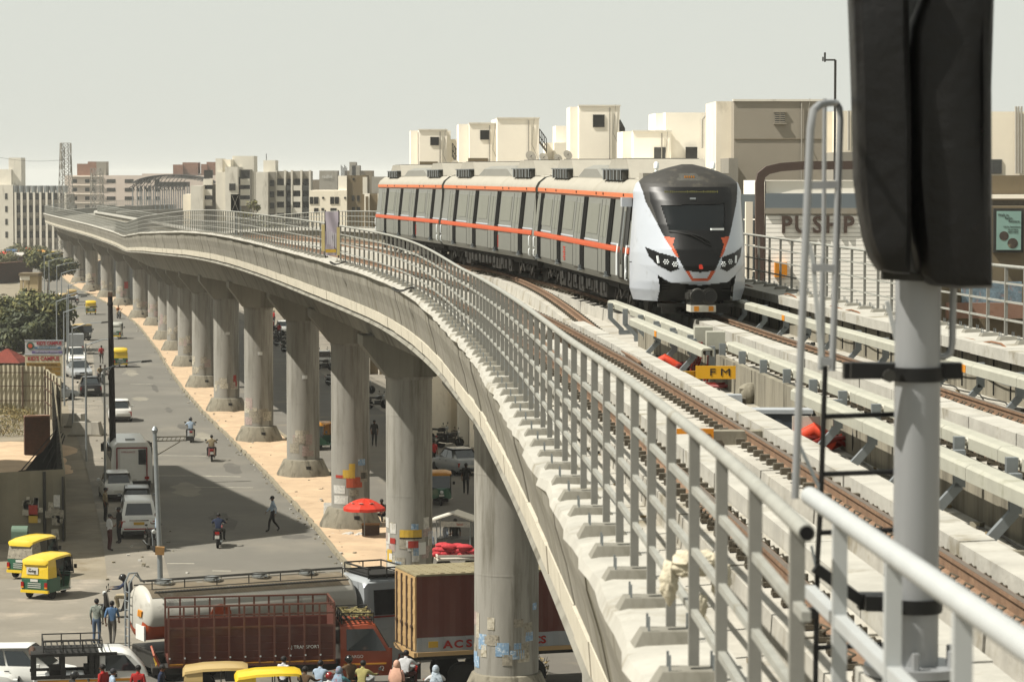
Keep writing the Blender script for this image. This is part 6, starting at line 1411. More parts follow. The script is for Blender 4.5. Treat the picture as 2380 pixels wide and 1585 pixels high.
def auto(label, loc, head, roof='auto_yellow', body='auto_green', sticker=False, back='auto_yellow', group='three wheeled auto rickshaws'):
    t = thing('auto_rickshaw', label, 'auto rickshaw', loc, head, group)
    # tub
    b = B(); b.loft([[(-x, y, z0), (-x, y, z1), (x, y, z1), (x, y, z0)] for y, x, z0, z1 in ((-1.25, .58, .34, .82), (-1.15, .64, .3, .86), (-.35, .65, .3, .86), (-.33, .65, .3, .42), (.35, .62, .3, .42), (.55, .55, .3, .6), (.85, .42, .34, .8), (1.12, .26, .42, .92), (1.22, .16, .5, .86))], 0); b.build('tub', body, t)
    b = B(); b.box((0, -1.2, .34), (1.26, .16, .12)); b.build('rear_bumper', 'auto_yellow' if body == 'auto_green' else 'bumper', t)
    b = B(); b.tube([(-.66, -.4, .3), (-.66, .4, .28), (-.5, .75, .3)], .025, 6); b.tube([(.66, -.4, .3), (.66, .4, .28), (.5, .75, .3)], .025, 6); b.build('side_bar', 'chrome', t)
    # canopy: back, sides behind the seat, roof
    b = B(); b.loft([[(-x, y, z) for x, y, z in ((.62, -1.22, .86), (.6, -1.2, 1.3), (.57, -1.14, 1.55))] + [(x, y, z) for x, y, z in ((.57, -1.14, 1.55), (.6, -1.2, 1.3), (.62, -1.22, .86))], [(-x, y, z) for x, y, z in ((.66, -.62, .86), (.64, -.62, 1.3), (.6, -.62, 1.6))] + [(x, y, z) for x, y, z in ((.6, -.62, 1.6), (.64, -.62, 1.3), (.66, -.62, .86))]], 0, False, True); b.build('rear_cover', back, t)
    b = B(); secs = []
    for y, w_, z in ((-1.24, .5, 1.5), (-1.16, .61, 1.6), (-.6, .65, 1.68), (.1, .65, 1.7), (.62, .6, 1.68), (.78, .52, 1.62)): secs.append([(-w_, y, z - .1), (-w_ * .96, y, z - .02), (-w_ * .6, y, z + .04), (w_ * .6, y, z + .04), (w_ * .96, y, z - .02), (w_, y, z - .1)])
    b.loft(secs, 0, True); b.build('canopy', roof, t)
    b = B()
    for s_ in (-1, 1):
        b.tube([(s_ * .5, .95, .85), (s_ * .54, .74, 1.6)], .025, 6); b.tube([(s_ * .64, -.05, .42), (s_ * .63, -.05, 1.62)], .02, 6)
    b.tube([(-.5, .95, .86), (.5, .95, .86)], .02, 6); b.build('frame', 'bumper', t)
    quadpart('windscreen', t, [(-.47, .95, .9), (.47, .95, .9), (.48, .77, 1.52), (-.48, .77, 1.52)], 'car_glass', .006)
    b = B(); b.box((0, -.72, .58), (1.16, .5, .16)); b.box((0, -.98, .86), (1.16, .12, .5)); b.box((0, .15, .56), (.6, .3, .14)); b.build('seat', 'seat_tan', t)
    b = B(); b.box((0, .78, .5), (.8, .1, .6)); b.build('dashboard', 'interior', t)
    b = B(); b.lathe([(.0, .0), (.09, .02), (.09, .1), (.05, .14)], 12, (0, 1.2, .72), 0, 'y'); b.build('headlight', 'lamp_clear', t)
    for s_ in (-1, 1):
        b = B(); b.box((s_ * .54, -1.27, .62), (.12, .05, .18)); b.build('tail_light', 'lamp_red', t); b = B(); b.box((s_ * .54, -1.275, .5), (.12, .05, .06)); b.build('indicator', 'amber', t)
        b = B(); b.box((s_ * .68, .8, 1.15), (.12, .05, .16)); b.build('mirror', 'bumper', t); wheel(t, s_ * .52, -.75, .22, .13)
    b = B()
    for k in range(3): b.box((0, -1.26, .5 + k * .08), (.6, .02, .03))
    b.build('louvre', 'bumper' if body != 'auto_green' else 'auto_pale', t)
    wheel(t, 0, .98, .22, .11); b = B(); b.box((0, .98, .45), (.16, .5, .06)); b.build('mudguard', 'bumper', t)
    b = B(); b.box((0, -1.27, .78), (.34, .02, .1)); b.box((0, 1.25, .55), (.26, .02, .1)); b.build('number_plate', 'plate_white', t)
    if sticker:
        b = B(); b.box((-.1, -1.225, 1.16), (.52, .03, .27)); st_ = b.build('sticker', 'plate_white', t); text('lettering', 'bucket', .13, 'ink', st_, (-.1, -1.245, 1.15), ext=.003, bold=.004); text('lettering', 'the', .08, 'ink', st_, (-.2, -1.245, 1.24), ext=.003); text('lettering', 'list', .08, 'ink', st_, (.03, -1.245, 1.07), ext=.003)
    return t
paint('bike_red', '#8a2b2b'); paint('bike_black', '#1e1d1c'); paint('bike_silver', '#8d8f90'); paint('bike_maroon', '#5e1f24')
def bike(label, loc, head, col='bike_black', scooter=False, group='motorcycles and scooters'):
    t = thing('scooter' if scooter else 'motorcycle', label, 'scooter' if scooter else 'motorcycle', loc, head, group); r = .24 if scooter else .3; wb = .62
    for y in (-wb, wb): wheel(t, 0, y, r, .1)
    if scooter:
        b = B(); b.loft([[(-x, y, z0), (-x * .9, y, z1), (x * .9, y, z1), (x, y, z0)] for y, x, z0, z1 in ((-.9, .1, .5, .78), (-.7, .2, .36, .82), (-.25, .22, .3, .78), (-.1, .2, .24, .3), (.3, .2, .24, .3), (.36, .19, .24, .6), (.46, .2, .4, .98), (.56, .12, .5, .98))], 0, True); b.build('body', col, t)
    else:
        b = B(); b.loft([[(-x, y, z0), (-x, y, z1), (x, y, z1), (x, y, z0)] for y, x, z0, z1 in ((-.1, .08, .7, .82), (.0, .14, .66, .92), (.3, .15, .68, .95), (.42, .08, .74, .9))], 0, True); b.build('tank', col, t)
        b = B(); b.box((0, .05, .42), (.26, .4, .34)); b.tube([(0, .35, .75), (0, .3, .3), (0, -.2, .28), (0, -.75, .7)], .04, 6); b.build('engine', 'dark_steel', t)
        b = B(); b.box((0, -.72, .68), (.16, .4, .14)); b.build('tail', col, t)
    b = B(); b.box((0, -.38, .82), (.24, .8, .1), 0, 0, -.03); b.build('seat', 'rubber', t)
    b = B()
    for x in (-.07, .07): b.tube([(x, wb, r), (x * 1.2, .46, .95)], .022, 6)
    b.build('fork', 'galv', t); b = B(); b.tube([(-.34, .3, 1.06), (-.2, .42, 1.02), (.2, .42, 1.02), (.34, .3, 1.06)], .018, 6); b.build('handlebar', 'dark_steel', t)
    for s_ in (-1, 1): b = B(); b.tube([(s_ * .24, .4, 1.02), (s_ * .32, .42, 1.2)], .008, 4); b.box((s_ * .33, .42, 1.22), (.12, .03, .08)); b.build('mirror', 'dark_steel', t)
    b = B(); b.lathe([(.0, 0), (.09, -.02), (.1, -.12)], 12, (0, .62, .92), 0, 'y'); b.build('headlight', 'lamp_clear', t)
    b = B(); b.box((0, -.93, .74), (.2, .04, .1)); b.build('tail_light', 'lamp_red', t); b = B(); b.box((0, -.95, .55), (.2, .02, .14)); b.build('number_plate', 'plate_white', t)
    b = B(); b.tube([(.14, .1, .28), (.16, -.3, .26), (.18, -.85, .36)], [.03, .045, .05], 8); b.build('exhaust', 'chrome', t); b = B(); b.box((0, wb, r * 2 + .03), (.12, .4, .03)); b.build('mudguard', col, t); return t
mt('skin', '#6b4630', .65, .1, 8); mt('skin_dark', '#4d3222', .65, .1, 8); mt('hair', '#14110f', .7, .2, 9); mt('shoe', '#25211d', .7, .2); mt('helmet_black', '#151516', .25, .1, 3, coat=.5); mt('helmet_red', '#7d1d1d', .3, .1, 3, coat=.4); mt('cap', '#2a2a2e', .8, .1)
SHIRTS = dict(white='#c6c7c8', blue='#4e6d90', navy='#1f2a44', red='#a3211e', plaid='#8f968c', ltblue='#9fb0c2', brown='#5a4630', olive='#a39a62', pink='#c9998a', orange='#b86e2a', dark='#2a2723', check='#7b8490', teal='#4f7f86', khaki='#8a7c60')
for k, v in SHIRTS.items(): mt('shirt_' + k, v, .9, .2, 7, **({'stain': ('#2c3330', 14, .5)} if k == 'plaid' else {'stain': ('#474d58', 12, .52)} if k == 'check' else {}))
for k, v in dict(jeans='#4a5a70', black='#1c1a1a', khaki='#a89b80', maroon='#4a2320', grey='#56534e').items(): mt('trouser_' + k, v, .9, .2, 6)
POSE = {}
def joints(pose):
    J = dict(pel=(0, 0, .94), wai=(0, .01, 1.08), che=(0, 0, 1.28), nb=(0, -.01, 1.42), nk=(0, .01, 1.49), hd=(0, .035, 1.575), ht=(0, .03, 1.67))
    for s_, S_ in ((-1, 'l'), (1, 'r')):
        J.update({'sh' + S_: (s_ * .175, -.01, 1.39), 'el' + S_: (s_ * .23, -.03, 1.13), 'wr' + S_: (s_ * .22, .06, .9), 'ha' + S_: (s_ * .215, .085, .82), 'hi' + S_: (s_ * .09, 0, .9), 'kn' + S_: (s_ * .1, .02, .5), 'an' + S_: (s_ * .1, -.03, .09), 'to' + S_: (s_ * .11, .13, .04)})
    if pose == 'walk': J.update(knl=(-.1, .16, .52), anl=(-.1, .2, .1), tol=(-.11, .36, .06), knr=(.1, -.05, .5), anr=(.1, -.32, .16), tor=(.11, -.2, .04), ell=(-.23, -.14, 1.14), wrl=(-.22, -.12, .92), hal=(-.21, -.09, .84), elr=(.23, .08, 1.13), wrr=(.2, .26, .96), har=(.2, .31, .9))
    if pose == 'talk': J.update(elr=(.25, .02, 1.14), wrr=(.12, .24, 1.16), har=(.06, .29, 1.2), knl=(-.12, .03, .5), anl=(-.14, -.02, .09), tol=(-.18, .13, .04))
    if pose in ('ride', 'sit'):
        z = -.13 if pose == 'ride' else -.48
        for k in ('pel', 'wai', 'che', 'nb', 'nk', 'hd', 'ht', 'shl', 'shr', 'hil', 'hir'): J[k] = (J[k][0], J[k][1], J[k][2] + z)
        J.update(che=(0, .05, 1.28 + z), nb=(0, .07, 1.42 + z), nk=(0, .1, 1.49 + z), hd=(0, .13, 1.57 + z), ht=(0, .13, 1.665 + z))
        for s_, S_ in ((-1, 'l'), (1, 'r')):
            J.update({'sh' + S_: (s_ * .18, .06, 1.38 + z)})
            if pose == 'ride': J.update({'el' + S_: (s_ * .3, .24, 1.1), 'wr' + S_: (s_ * .31, .48, 1.08), 'ha' + S_: (s_ * .31, .56, 1.09), 'kn' + S_: (s_ * .24, .4, .78), 'an' + S_: (s_ * .24, .3, .36), 'to' + S_: (s_ * .26, .46, .3)})
            else: J.update({'el' + S_: (s_ * .24, .12, .68), 'wr' + S_: (s_ * .16, .34, .58), 'ha' + S_: (s_ * .14, .41, .56), 'kn' + S_: (s_ * .13, .4, .5), 'an' + S_: (s_ * .13, .36, .09), 'to' + S_: (s_ * .14, .52, .04)})
    if pose == 'pillion':
        J = joints('ride')
        for s_, S_ in ((-1, 'l'), (1, 'r')): J.update({'el' + S_: (s_ * .24, .14, 1.02), 'wr' + S_: (s_ * .16, .34, .92), 'ha' + S_: (s_ * .13, .41, .9)})
    return J
RAD = dict(pel=(.15, .12), wai=(.135, .1), che=(.165, .115), nb=(.085, .07), nk=(.052, .055), hd=(.078, .098), ht=(.058, .075), sh=(.068, .066), el=(.046, .046), wr=(.031, .028), ha=(.038, .022), hi=(.095, .1), kn=(.064, .066), an=(.044, .048), to=(.045, .034))
BONES = [('pel', 'wai', 1), ('wai', 'che', 1), ('che', 'nb', 1), ('nb', 'nk', 0), ('nk', 'hd', 0), ('hd', 'ht', 0)] + [q for S_ in 'lr' for q in (('che', 'sh' + S_, 1), ('sh' + S_, 'el' + S_, 1), ('el' + S_, 'wr' + S_, 5), ('wr' + S_, 'ha' + S_, 0), ('pel', 'hi' + S_, 2), ('hi' + S_, 'kn' + S_, 2), ('kn' + S_, 'an' + S_, 2), ('an' + S_, 'to' + S_, 3))]
def pose_mesh(pose):
    if pose in POSE: return POSE[pose]
    J = joints(pose); names = list(J); idx = {n: i for i, n in enumerate(names)}
    me = bpy.data.meshes.new('figure'); me.from_pydata([J[n] for n in names], [(idx[a], idx[c]) for a, c, _ in BONES], []); o = bpy.data.objects.new('figure', me); COL.objects.link(o)
    o.modifiers.new('Skin', 'SKIN').use_smooth_shade = True; s2 = o.modifiers.new('Sub', 'SUBSURF'); s2.levels = 2; s2.render_levels = 2
    for n in names: k = n if n in RAD else n[:-1]; sv_ = me.skin_vertices[0].data[idx[n]]; sv_.radius = RAD[k]; sv_.use_root = (n == 'pel')
    dg = bpy.context.evaluated_depsgraph_get(); ev = o.evaluated_get(dg); em = ev.to_mesh()
    V = [tuple(v.co) for v in em.vertices]; Fc = [tuple(p.vertices) for p in em.polygons]; ev.to_mesh_clear(); bpy.data.objects.remove(o); bpy.data.meshes.remove(me)
    def dist(p, a, c): a, c = Vector(a), Vector(c); d = c - a; u = max(0, min(1, (p - a).dot(d) / d.length_squared)); return (a + d * u - p).length
    mi = []
    for f in Fc:
        c = sum((Vector(V[i]) for i in f), Vector()) / len(f); best = min(BONES, key=lambda q: dist(c, J[q[0]], J[q[1]]) - .5 * RAD.get(q[0], RAD.get(q[0][:-1]))[0]); mi.append(best[2])
    b = B(); b.v = V; b.f = Fc; b.m = mi; b.s = [True] * len(Fc)
    for S_, s_ in (('l', -1), ('r', 1)):
        h, w_ = Vector(J['ha' + S_]), Vector(J['wr' + S_]); d = (h - w_).normalized(); sd_ = d.cross(Vector((0, 1, .3))).normalized(); nn = d.cross(sd_)
        for k, l in enumerate((.075, .085, .08, .06)): r0 = h + sd_ * ((k - 1.5) * .019) + d * .01; b.tube([r0, r0 + d * l * .55 + nn * .008, r0 + d * l + nn * .03], [.0095, .009, .006], 6, 0)
        r0 = h - d * .03 + sd_ * .03 * -s_; b.tube([r0, r0 + d * .03 + sd_ * .025 * -s_, r0 + d * .065 + sd_ * .028 * -s_], [.011, .01, .007], 6, 0)
    hd = Vector(J['hd'])
    for s_ in (-1, 1): b.ball(hd + Vector((s_ * .032, .088, .02)), .012, 4, 6, 4); b.ball(hd + Vector((s_ * .083, -.005, .0)), .022, 0, 6, 5, (.4, .8, 1.2))
    b.ball(hd + Vector((0, .1, -.012)), .017, 0, 6, 5, (.8, 1, 1.4)); b.box(hd + Vector((0, .086, -.05)), (.045, .012, .01), 4)
    POSE[pose] = (b, J); return POSE[pose]
def person(label, loc, head, pose='stand', shirt='white', trouser='black', hat=None, h=1.68, long=False, skin='skin', scarf=None, bag=None, group='people in the street'):
    b, J = pose_mesh(pose); t = thing('person', label, 'person', loc, head, group); sc = h / 1.7; t.scale = (sc, sc, sc)
    o = b.build('body', [skin, 'shirt_' + shirt, 'trouser_' + trouser, 'shoe', 'hair', ('shirt_' + shirt) if long else skin], t, fix=False)
    hd = Vector(J['hd']); hb = B()
    if hat in ('helmet_black', 'helmet_red'):
        hb.ball(hd + Vector((0, -.0, .035)), .135, 0, 14, 9, (.95, 1.08, 1)); hb.box(hd + Vector((0, .1, .0)), (.16, .1, .06)); hb.build('helmet', hat, t); v = B(); v.ball(hd + Vector((0, .04, .02)), .122, 0, 12, 8, (.95, 1, .55)); v.build('visor', 'car_glass', t)
    elif scarf:
        hb.ball(hd + Vector((0, -.02, .02)), .125, 0, 12, 9, (.92, 1.0, 1.2)); hb.loft([[(x * w_, y * w_ * .8 + dy, z) for x, y in ((-1, -1), (-.4, -1.25), (.4, -1.25), (1, -1), (1, .7), (-1, .7))] for w_, dy, z in ((.1, hd.y, hd.z - .05), (.15, hd.y - .04, hd.z - .18), (.2, hd.y - .07, hd.z - .32), (.19, hd.y - .09, hd.z - .5))], 0, True); hb.build('head_scarf', scarf, t)
    else:
        hb.ball(hd + Vector((0, -.022, .045)), .103, 0, 12, 8, (.92, 1.02, .92)); hb.build('hair' if hat is None else 'cap', 'hair' if hat is None else hat, t)
        if hat: v = B(); v.box(hd + Vector((0, .13, .06)), (.13, .1, .015)); v.build('cap_peak', hat, t)
    if bag: hb = B(); c = Vector(J['che']); hb.box(c + Vector((0, -.2, -.04)), (.3, .17, .44), 0, 0, 0, 0, tap=(.8, .7)); hb.build('backpack', bag, t)
    if shirt not in ('pink',):
        hb = B(); c = Vector(J['nb']); hb.lathe([(.066, -.02), (.072, .02), (.062, .045)], 12, c); hb.build('collar', 'shirt_' + shirt, t)
    return t
def rider(bl, pl, px, py, head, col, scooter, hs=1.68, **k):
    g = G(px, py); a = R(head); bike(bl, g, head, col, scooter); return person(pl, (g[0] - .30 * math.sin(a), g[1] - .30 * math.cos(a), .02), head, 'ride', h=hs, **k)

# ---- cars
RD = -10.5   # heading of the left carriageway, away from the camera
car('white hatchback driving away, crossed by the black utility pole', G(279, 977), RD + 2, 'car_white', 'hatch')
car('black sedan at the road edge between two thin street lamps', G(209, 918), RD, 'car_black', 'sedan')
car('silver car facing the camera behind the black sedan', G(184, 878), RD + 172, 'car_silver', 'sedan')
car('white hatchback with tall roof parked behind the silver car', G(177, 846), RD + 178, 'car_white', 'hatch')
car('silver car behind the corrugated fence, mostly hidden', G(126, 930), RD + 60, 'car_silver', 'hatch')
car('white hatchback parked in shade beside the white bus', G(270, 1158), RD - 2, 'car_white', 'hatch')
car('silver hatchback parked between white bus and white people carrier', G(318, 1196), RD + 3, 'car_silver', 'hatch')
car('white people carrier with a yellow plate and red lights, nearest in the parked row', G(321, 1240), RD + 2, 'car_white', 'mpv', 'plate_yellow')
car('silver sedan parked beyond the viaduct, right of the posted pier', G(1062, 1098), -24, 'car_silver', 'sedan')
car('white car cut off by the left edge, beside the rack topped van', (G(-6, 1585)[0] - 1.0, 94.2, 0), 82, 'car_white', 'sedan')
car('white car tail showing behind the rack topped van windows', (-16.0, 95.4, 0), 95, 'car_white', 'hatch')
# small pickup cab
def pickup(label, loc, head):
    t = thing('pickup', label, 'pickup', loc, head); b = B(); b.box((0, 1.0, 1.05), (1.5, 1.3, 1.3), 0, tap=(.86, .8), off=(0, -.08)); b.build('cab', 'car_white', t); b = B(); b.box((0, -.8, .8), (1.55, 2.4, .5)); b.box((0, -.8, 1.35), (1.5, 2.3, 1.2)); b.build('load_box', 'car_silver', t); quadpart('windscreen', t, [(-.6, 1.66, 1.12), (.6, 1.66, 1.12), (.56, 1.5, 1.6), (-.56, 1.5, 1.6)], 'car_glass')
    for s_ in (-1, 1):
        for y in (-1.2, 1.1): wheel(t, s_ * .65, y, .28, .2)
        b = B(); b.box((s_ * .6, -2.0, .75), (.2, .05, .15)); b.build('tail_light', 'lamp_red', t)
    return t
pickup('small white goods carrier behind the parked cars, by the thin street lamps', G(175, 822), RD)
# ---- autos
auto('nearest yellow topped green auto with a white sticker on its back', G(118, 1384), 22, sticker=True)
auto('faded yellow topped green auto parked by the hoarding, behind the stickered one', G(84, 1338), 24, back='bill_old')
auto('yellow topped auto driving away right of the dark pole, mid road', G(279, 853), RD)
auto('dusty yellow topped auto driving away farther up the road', G(211, 731), RD)
auto('dark oncoming auto at the left road edge, dull yellow top', G(194, 791), RD + 150, 'auto_tan', 'auto_black', back='auto_black')
auto('pale topped green auto driving away, half behind the dark pole top', G(271, 787), RD + 12, 'auto_pale', back='auto_pale')
auto('small far auto with dusty top beside a white shirted rider', G(167, 702), RD, 'auto_tan', 'auto_black', back='auto_tan')
auto('small far auto half hidden by a street lamp, at the road edge', G(148, 712), RD + 30, 'auto_tan', 'auto_black', back='auto_black')
auto('orange topped green auto in shade under the viaduct, between two piers', G(744, 1044), 195, 'auto_amber', back='auto_amber')
auto('amber topped green auto facing the camera, right of the posted pier', G(1020, 1170), 172, 'auto_amber', back='auto_amber')
p = P(519, 1560, 90.6); auto('auto with a tan canvas top at the bottom edge, in front of the red truck', (p[0], 90.4, 0), 84, 'auto_tan', 'auto_green', back='auto_tan')
p = P(642, 1575, 89.8); auto('auto with a bright yellow top at the bottom edge, right of the tan one', (p[0], 89.4, 0), 82)
for k, (px, py) in enumerate(((95, 612), (120, 604), (138, 610))): auto(['tiny far auto left of the far crossing', 'tiny far auto in the middle of the far crossing', 'tiny far auto nearest the far piers'][k], G(px, py), RD + 20 * k)
# ---- bus (white ambulance like)
g = G(300, 1128); t = thing('minibus', 'white minibus with a red edged back door, parked in the shade', 'minibus', g, RD)
b = B(); w = 1.1
b.loft([[(-w * s_, y, z0), (-w, y, z0 + .3), (-w, y, 1.7), (-w * .93, y, 2.35), (-w * .7, y, 2.62), (w * .7, y, 2.62), (w * .93, y, 2.35), (w, y, 1.7), (w, y, z0 + .3), (w * s_, y, z0)] for y, s_, z0 in ((-3, .96, .45), (-2.9, 1, .4), (2.2, 1, .4), (2.9, .9, .45))], 0, True); b.build('body', 'car_white', t)
b = B(); b.box((0, -3.02, 1.42), (1.3, .06, 1.75)); do = b.build('rear_door', 'car_white', t)
b = B(); b.box((0, -3.04, 2.34), (1.62, .04, .07)); b.box((-.8, -3.04, 1.4), (.07, .04, 1.9)); b.box((.8, -3.04, 1.4), (.07, .04, 1.9)); b.box((0, -3.04, .5), (1.62, .04, .05)); b.build('red_trim', 'bike_red', t)
b = B(); b.box((.55, -3.06, 1.85), (.4, .04, .8)); b.build('rear_window', 'car_glass', do); text('lettering', 'AMBULANCE', .13, 'lamp_red', do, (-.2, -3.06, 2.12), ext=.003)
for s_ in (-1, 1):
    b = B()
    for y in (-2.2, -1.1, 0, 1.1): b.box((s_ * 1.1, y, 1.95), (.05, .85, .7))
    b.build('side_window', 'car_glass', t); b = B(); b.box((s_ * .8, -3.06, .72), (.24, .06, .14)); b.build('tail_light', 'lamp_red', t)
    b = B(); b.box((s_ * 1.3, 2.5, 1.9), (.22, .16, .45)); b.tube([(s_ * 1.1, 2.6, 2.2), (s_ * 1.3, 2.55, 2.15)], .03, 5); b.build('mirror', 'bumper', t)
    for y in (-1.9, 2.0): wheel(t, s_ * .9, y, .4, .25)
b = B(); b.box((0, -3.05, .48), (2.0, .14, .16)); b.build('bumper', 'bumper', t); b = B(); b.box((0, -3.07, .62), (.5, .03, .12)); b.build('number_plate', 'plate_white', t); b = B(); b.box((0, -1.2, 2.66), (.5, .5, .08)); b.build('roof_hatch', 'car_silver', t)
# ---- tanker lorry
def at(px, D): return (P(px, 900, D)[0], D)
a0, a1 = Vector((*at(312, 97.6), 0)), Vector((*at(812, 101.2), 0)); dv = a1 - a0; hd_ = math.degrees(math.atan2(dv.x, dv.y)); LT_ = dv.length
t = thing('tanker_lorry', 'steel tanker lorry with an orange lower band and four round hatches, crossing the junction', 'tanker lorry', (a0 + dv * .5), hd_)
mt('tank_steel', '#bdbab0', .35, .08, 1.2, metal=.0, stain=('#77736a', .8, .58)); mt('tank_grime', '#756a58', .8, .2, 2, stain=('#8d8a80', 1.5, .55)); mt('tank_orange', '#b44b20', .5, .15, 2)
h2 = LT_ / 2
def oval(y, s_, n=24, zc=1.95, rx=1.15, rz=.92, a=0, e=6.2832): return [(rx * s_ * math.cos(a + (e - a) * k / n) , y, zc + rz * s_ * math.sin(a + (e - a) * k / n)) for k in range(n)]
b = B(); b.loft([oval(-h2, .6), oval(-h2 + .08, .9), oval(-h2 + .22, 1), oval(h2 - .35, 1), oval(h2 - .2, .9), oval(h2 - .1, .6)], 0, True); b.build('tank', 'tank_steel', t)
b = B(); b.loft([oval(y, 1.006, 11, a=math.pi * .22, e=math.pi * .82) for y in (-h2 + .25, h2 - .4)], 0, True, False, False); b.build('tank_top', 'tank_grime', t, fix=False)
# orange wrap: lower half of the shell
b = B(); secs = []
for y, sc_ in ((-h2 - .004, .6), (-h2 + .075, .905), (-h2 + .2, 1.008), (-h2 + 1.6, 1.008)): secs.append([(1.15 * sc_ * math.cos(q), y, 1.95 + .92 * sc_ * math.sin(q)) for q in [math.pi * 1.12 + k * math.pi * .76 / 12 for k in range(13)]])
b.loft(secs, 0, True, False, False); b.build('orange_band', 'tank_orange', t, fix=False)
b = B()
for s_ in (-1, 1):
    for k in range(60): b.box((s_ * .75, -h2 + .5 + k * (LT_ - 1.2) / 60, 2.72), (.5, .05, .03))
    b.tube([(s_ * 1.0, -h2 + .3, 2.74), (s_ * 1.0, h2 - .5, 2.74)], .03, 6); b.tube([(s_ * .5, -h2 + .3, 2.76), (s_ * .5, h2 - .5, 2.76)], .03, 6)
b.build('walkway', 'dark_steel', t)
b = B(); b.tube([(0, -h2 + .2, 3.02), (0, h2 - .3, 3.02)], .03, 5); b.tube([(.5, -h2 + .2, 3.06), (.5, h2 - .3, 3.06)], .02, 5)
for k in range(7): b.tube([(.5, -h2 + .4 + k * (LT_ - .9) / 6, 2.75), (.5, -h2 + .4 + k * (LT_ - .9) / 6, 3.08)], .02, 4)
b.build('top_rail', 'dark_steel', t)
for k in range(4): b = B(); y = -h2 + 1.0 + k * 1.75; b.lathe([(.31, 2.8), (.33, 2.84), (.33, 2.97), (.28, 3.03), (.0, 3.05)], 18, (0, y, 0)); b.build('hatch', 'chrome', t)
b = B(); b.box((0, .1, .95), (2.1, LT_ - .3, .16)); b.box((0, -h2 + .7, .7), (2.2, .9, .5)); b.build('chassis', 'dark_steel', t)
b = B(); b.lathe([(0, 0), (.38, 0), (.38, .015)], 20, (1.16, -h2 + 2.6, 1.85), 0, 'x'); b.build('round_emblem', 'tank_orange', t)
b = B(); b.tube([(-.7, -h2 - .12, .6), (-.7, -h2 - .12, 2.9), (-.7, -h2 + .02, 3.2), (-.7, -h2 + .3, 3.2), (-.7, -h2 + .45, 2.9)], .035, 6)
b.tube([(-.35, -h2 - .12, .6), (-.35, -h2 - .1, 2.9), (-.35, -h2 + .1, 3.2), (-.35, -h2 + .45, 2.9)], .03, 6)
for k in range(7): b.tube([(-.7, -h2 - .12, .8 + k * .3), (-.35, -h2 - .12, .8 + k * .3)], .018, 5)
b.build('rear_ladder', 'galv', t)
b = B()
for k in range(3): b.box((.35 + k * .13, -h2 - .03, 2.0), (.09, .05, .22), 0, 0, 0, .3)
b.build('hazard_mark', 'amber', t)
b = B(); b.box((.4, -h2 + .02, 1.35), (.8, .06, .5)); b.build('hazard_panel', 'car_white', t)
for s_ in (-1, 1):
    for y in (-h2 + .9, -h2 + 2.1, h2 + .9): wheel(t, s_ * .95, y, .5, .3)
for q in t.children:
    if q.name.split('.')[0] in ('tank', 'tank_top', 'orange_band', 'walkway', 'top_rail', 'hatch', 'round_emblem', 'hazard_mark', 'hazard_panel', 'rear_ladder'): q.location.z += .28
b = B(); yy = h2 + .05
b.loft([[(-1.15 * s_, y, .75), (-1.18 * s_, y, 1.8), (-1.08 * s_, y, z1 - .15), (-.9 * s_, y, z1), (.9 * s_, y, z1), (1.08 * s_, y, z1 - .15), (1.18 * s_, y, 1.8), (1.15 * s_, y, .75)] for y, s_, z1 in ((yy, .98, 2.85), (yy + .15, 1, 3.0), (yy + 1.6, 1, 2.98), (yy + 1.9, .96, 2.7), (yy + 2.0, .93, 1.9))], 0, True); cb = b.build('cab', 'car_silver', t)
for s_ in (-1, 1):
    quadpart('side_window', t, [(s_ * 1.19, yy + .35, 1.75), (s_ * 1.19, yy + 1.5, 1.75), (s_ * 1.09, yy + 1.45, 2.6), (s_ * 1.09, yy + .35, 2.6)], 'car_glass', .02); b = B(); b.box((s_ * 1.18, yy + .9, 1.68), (.05, 1.7, .06)); b.build('red_stripe', 'bike_red', t)
    b = B(); b.lathe([(.55, -.06), (.62, -.06), (.62, .06), (.55, .06)], 20, (s_ * 1.12, h2 + .9, .62), 0, 'x'); b.build('wheel_arch', 'car_silver', t)
b = B(); b.bb((-1.0, yy + .25, 3.28), (1.0, yy + .3, 3.32)); 
for z in (3.1, 3.34): b.tube([(-1, yy + .2, z), (1, yy + .2, z), (1, yy + 1.6, z), (-1, yy + 1.6, z), (-1, yy + .2, z)], .03, 5)
for x, y in ((-1, .2), (1, .2), (1, 1.6), (-1, 1.6), (1, .9), (-1, .9)): b.tube([(x, yy + y, 2.98), (x, yy + y, 3.36)], .025, 5)
b.bb((-.98, yy + .25, 3.02), (.98, yy + 1.55, 3.08)); b.build('roof_rack', 'bumper', t)
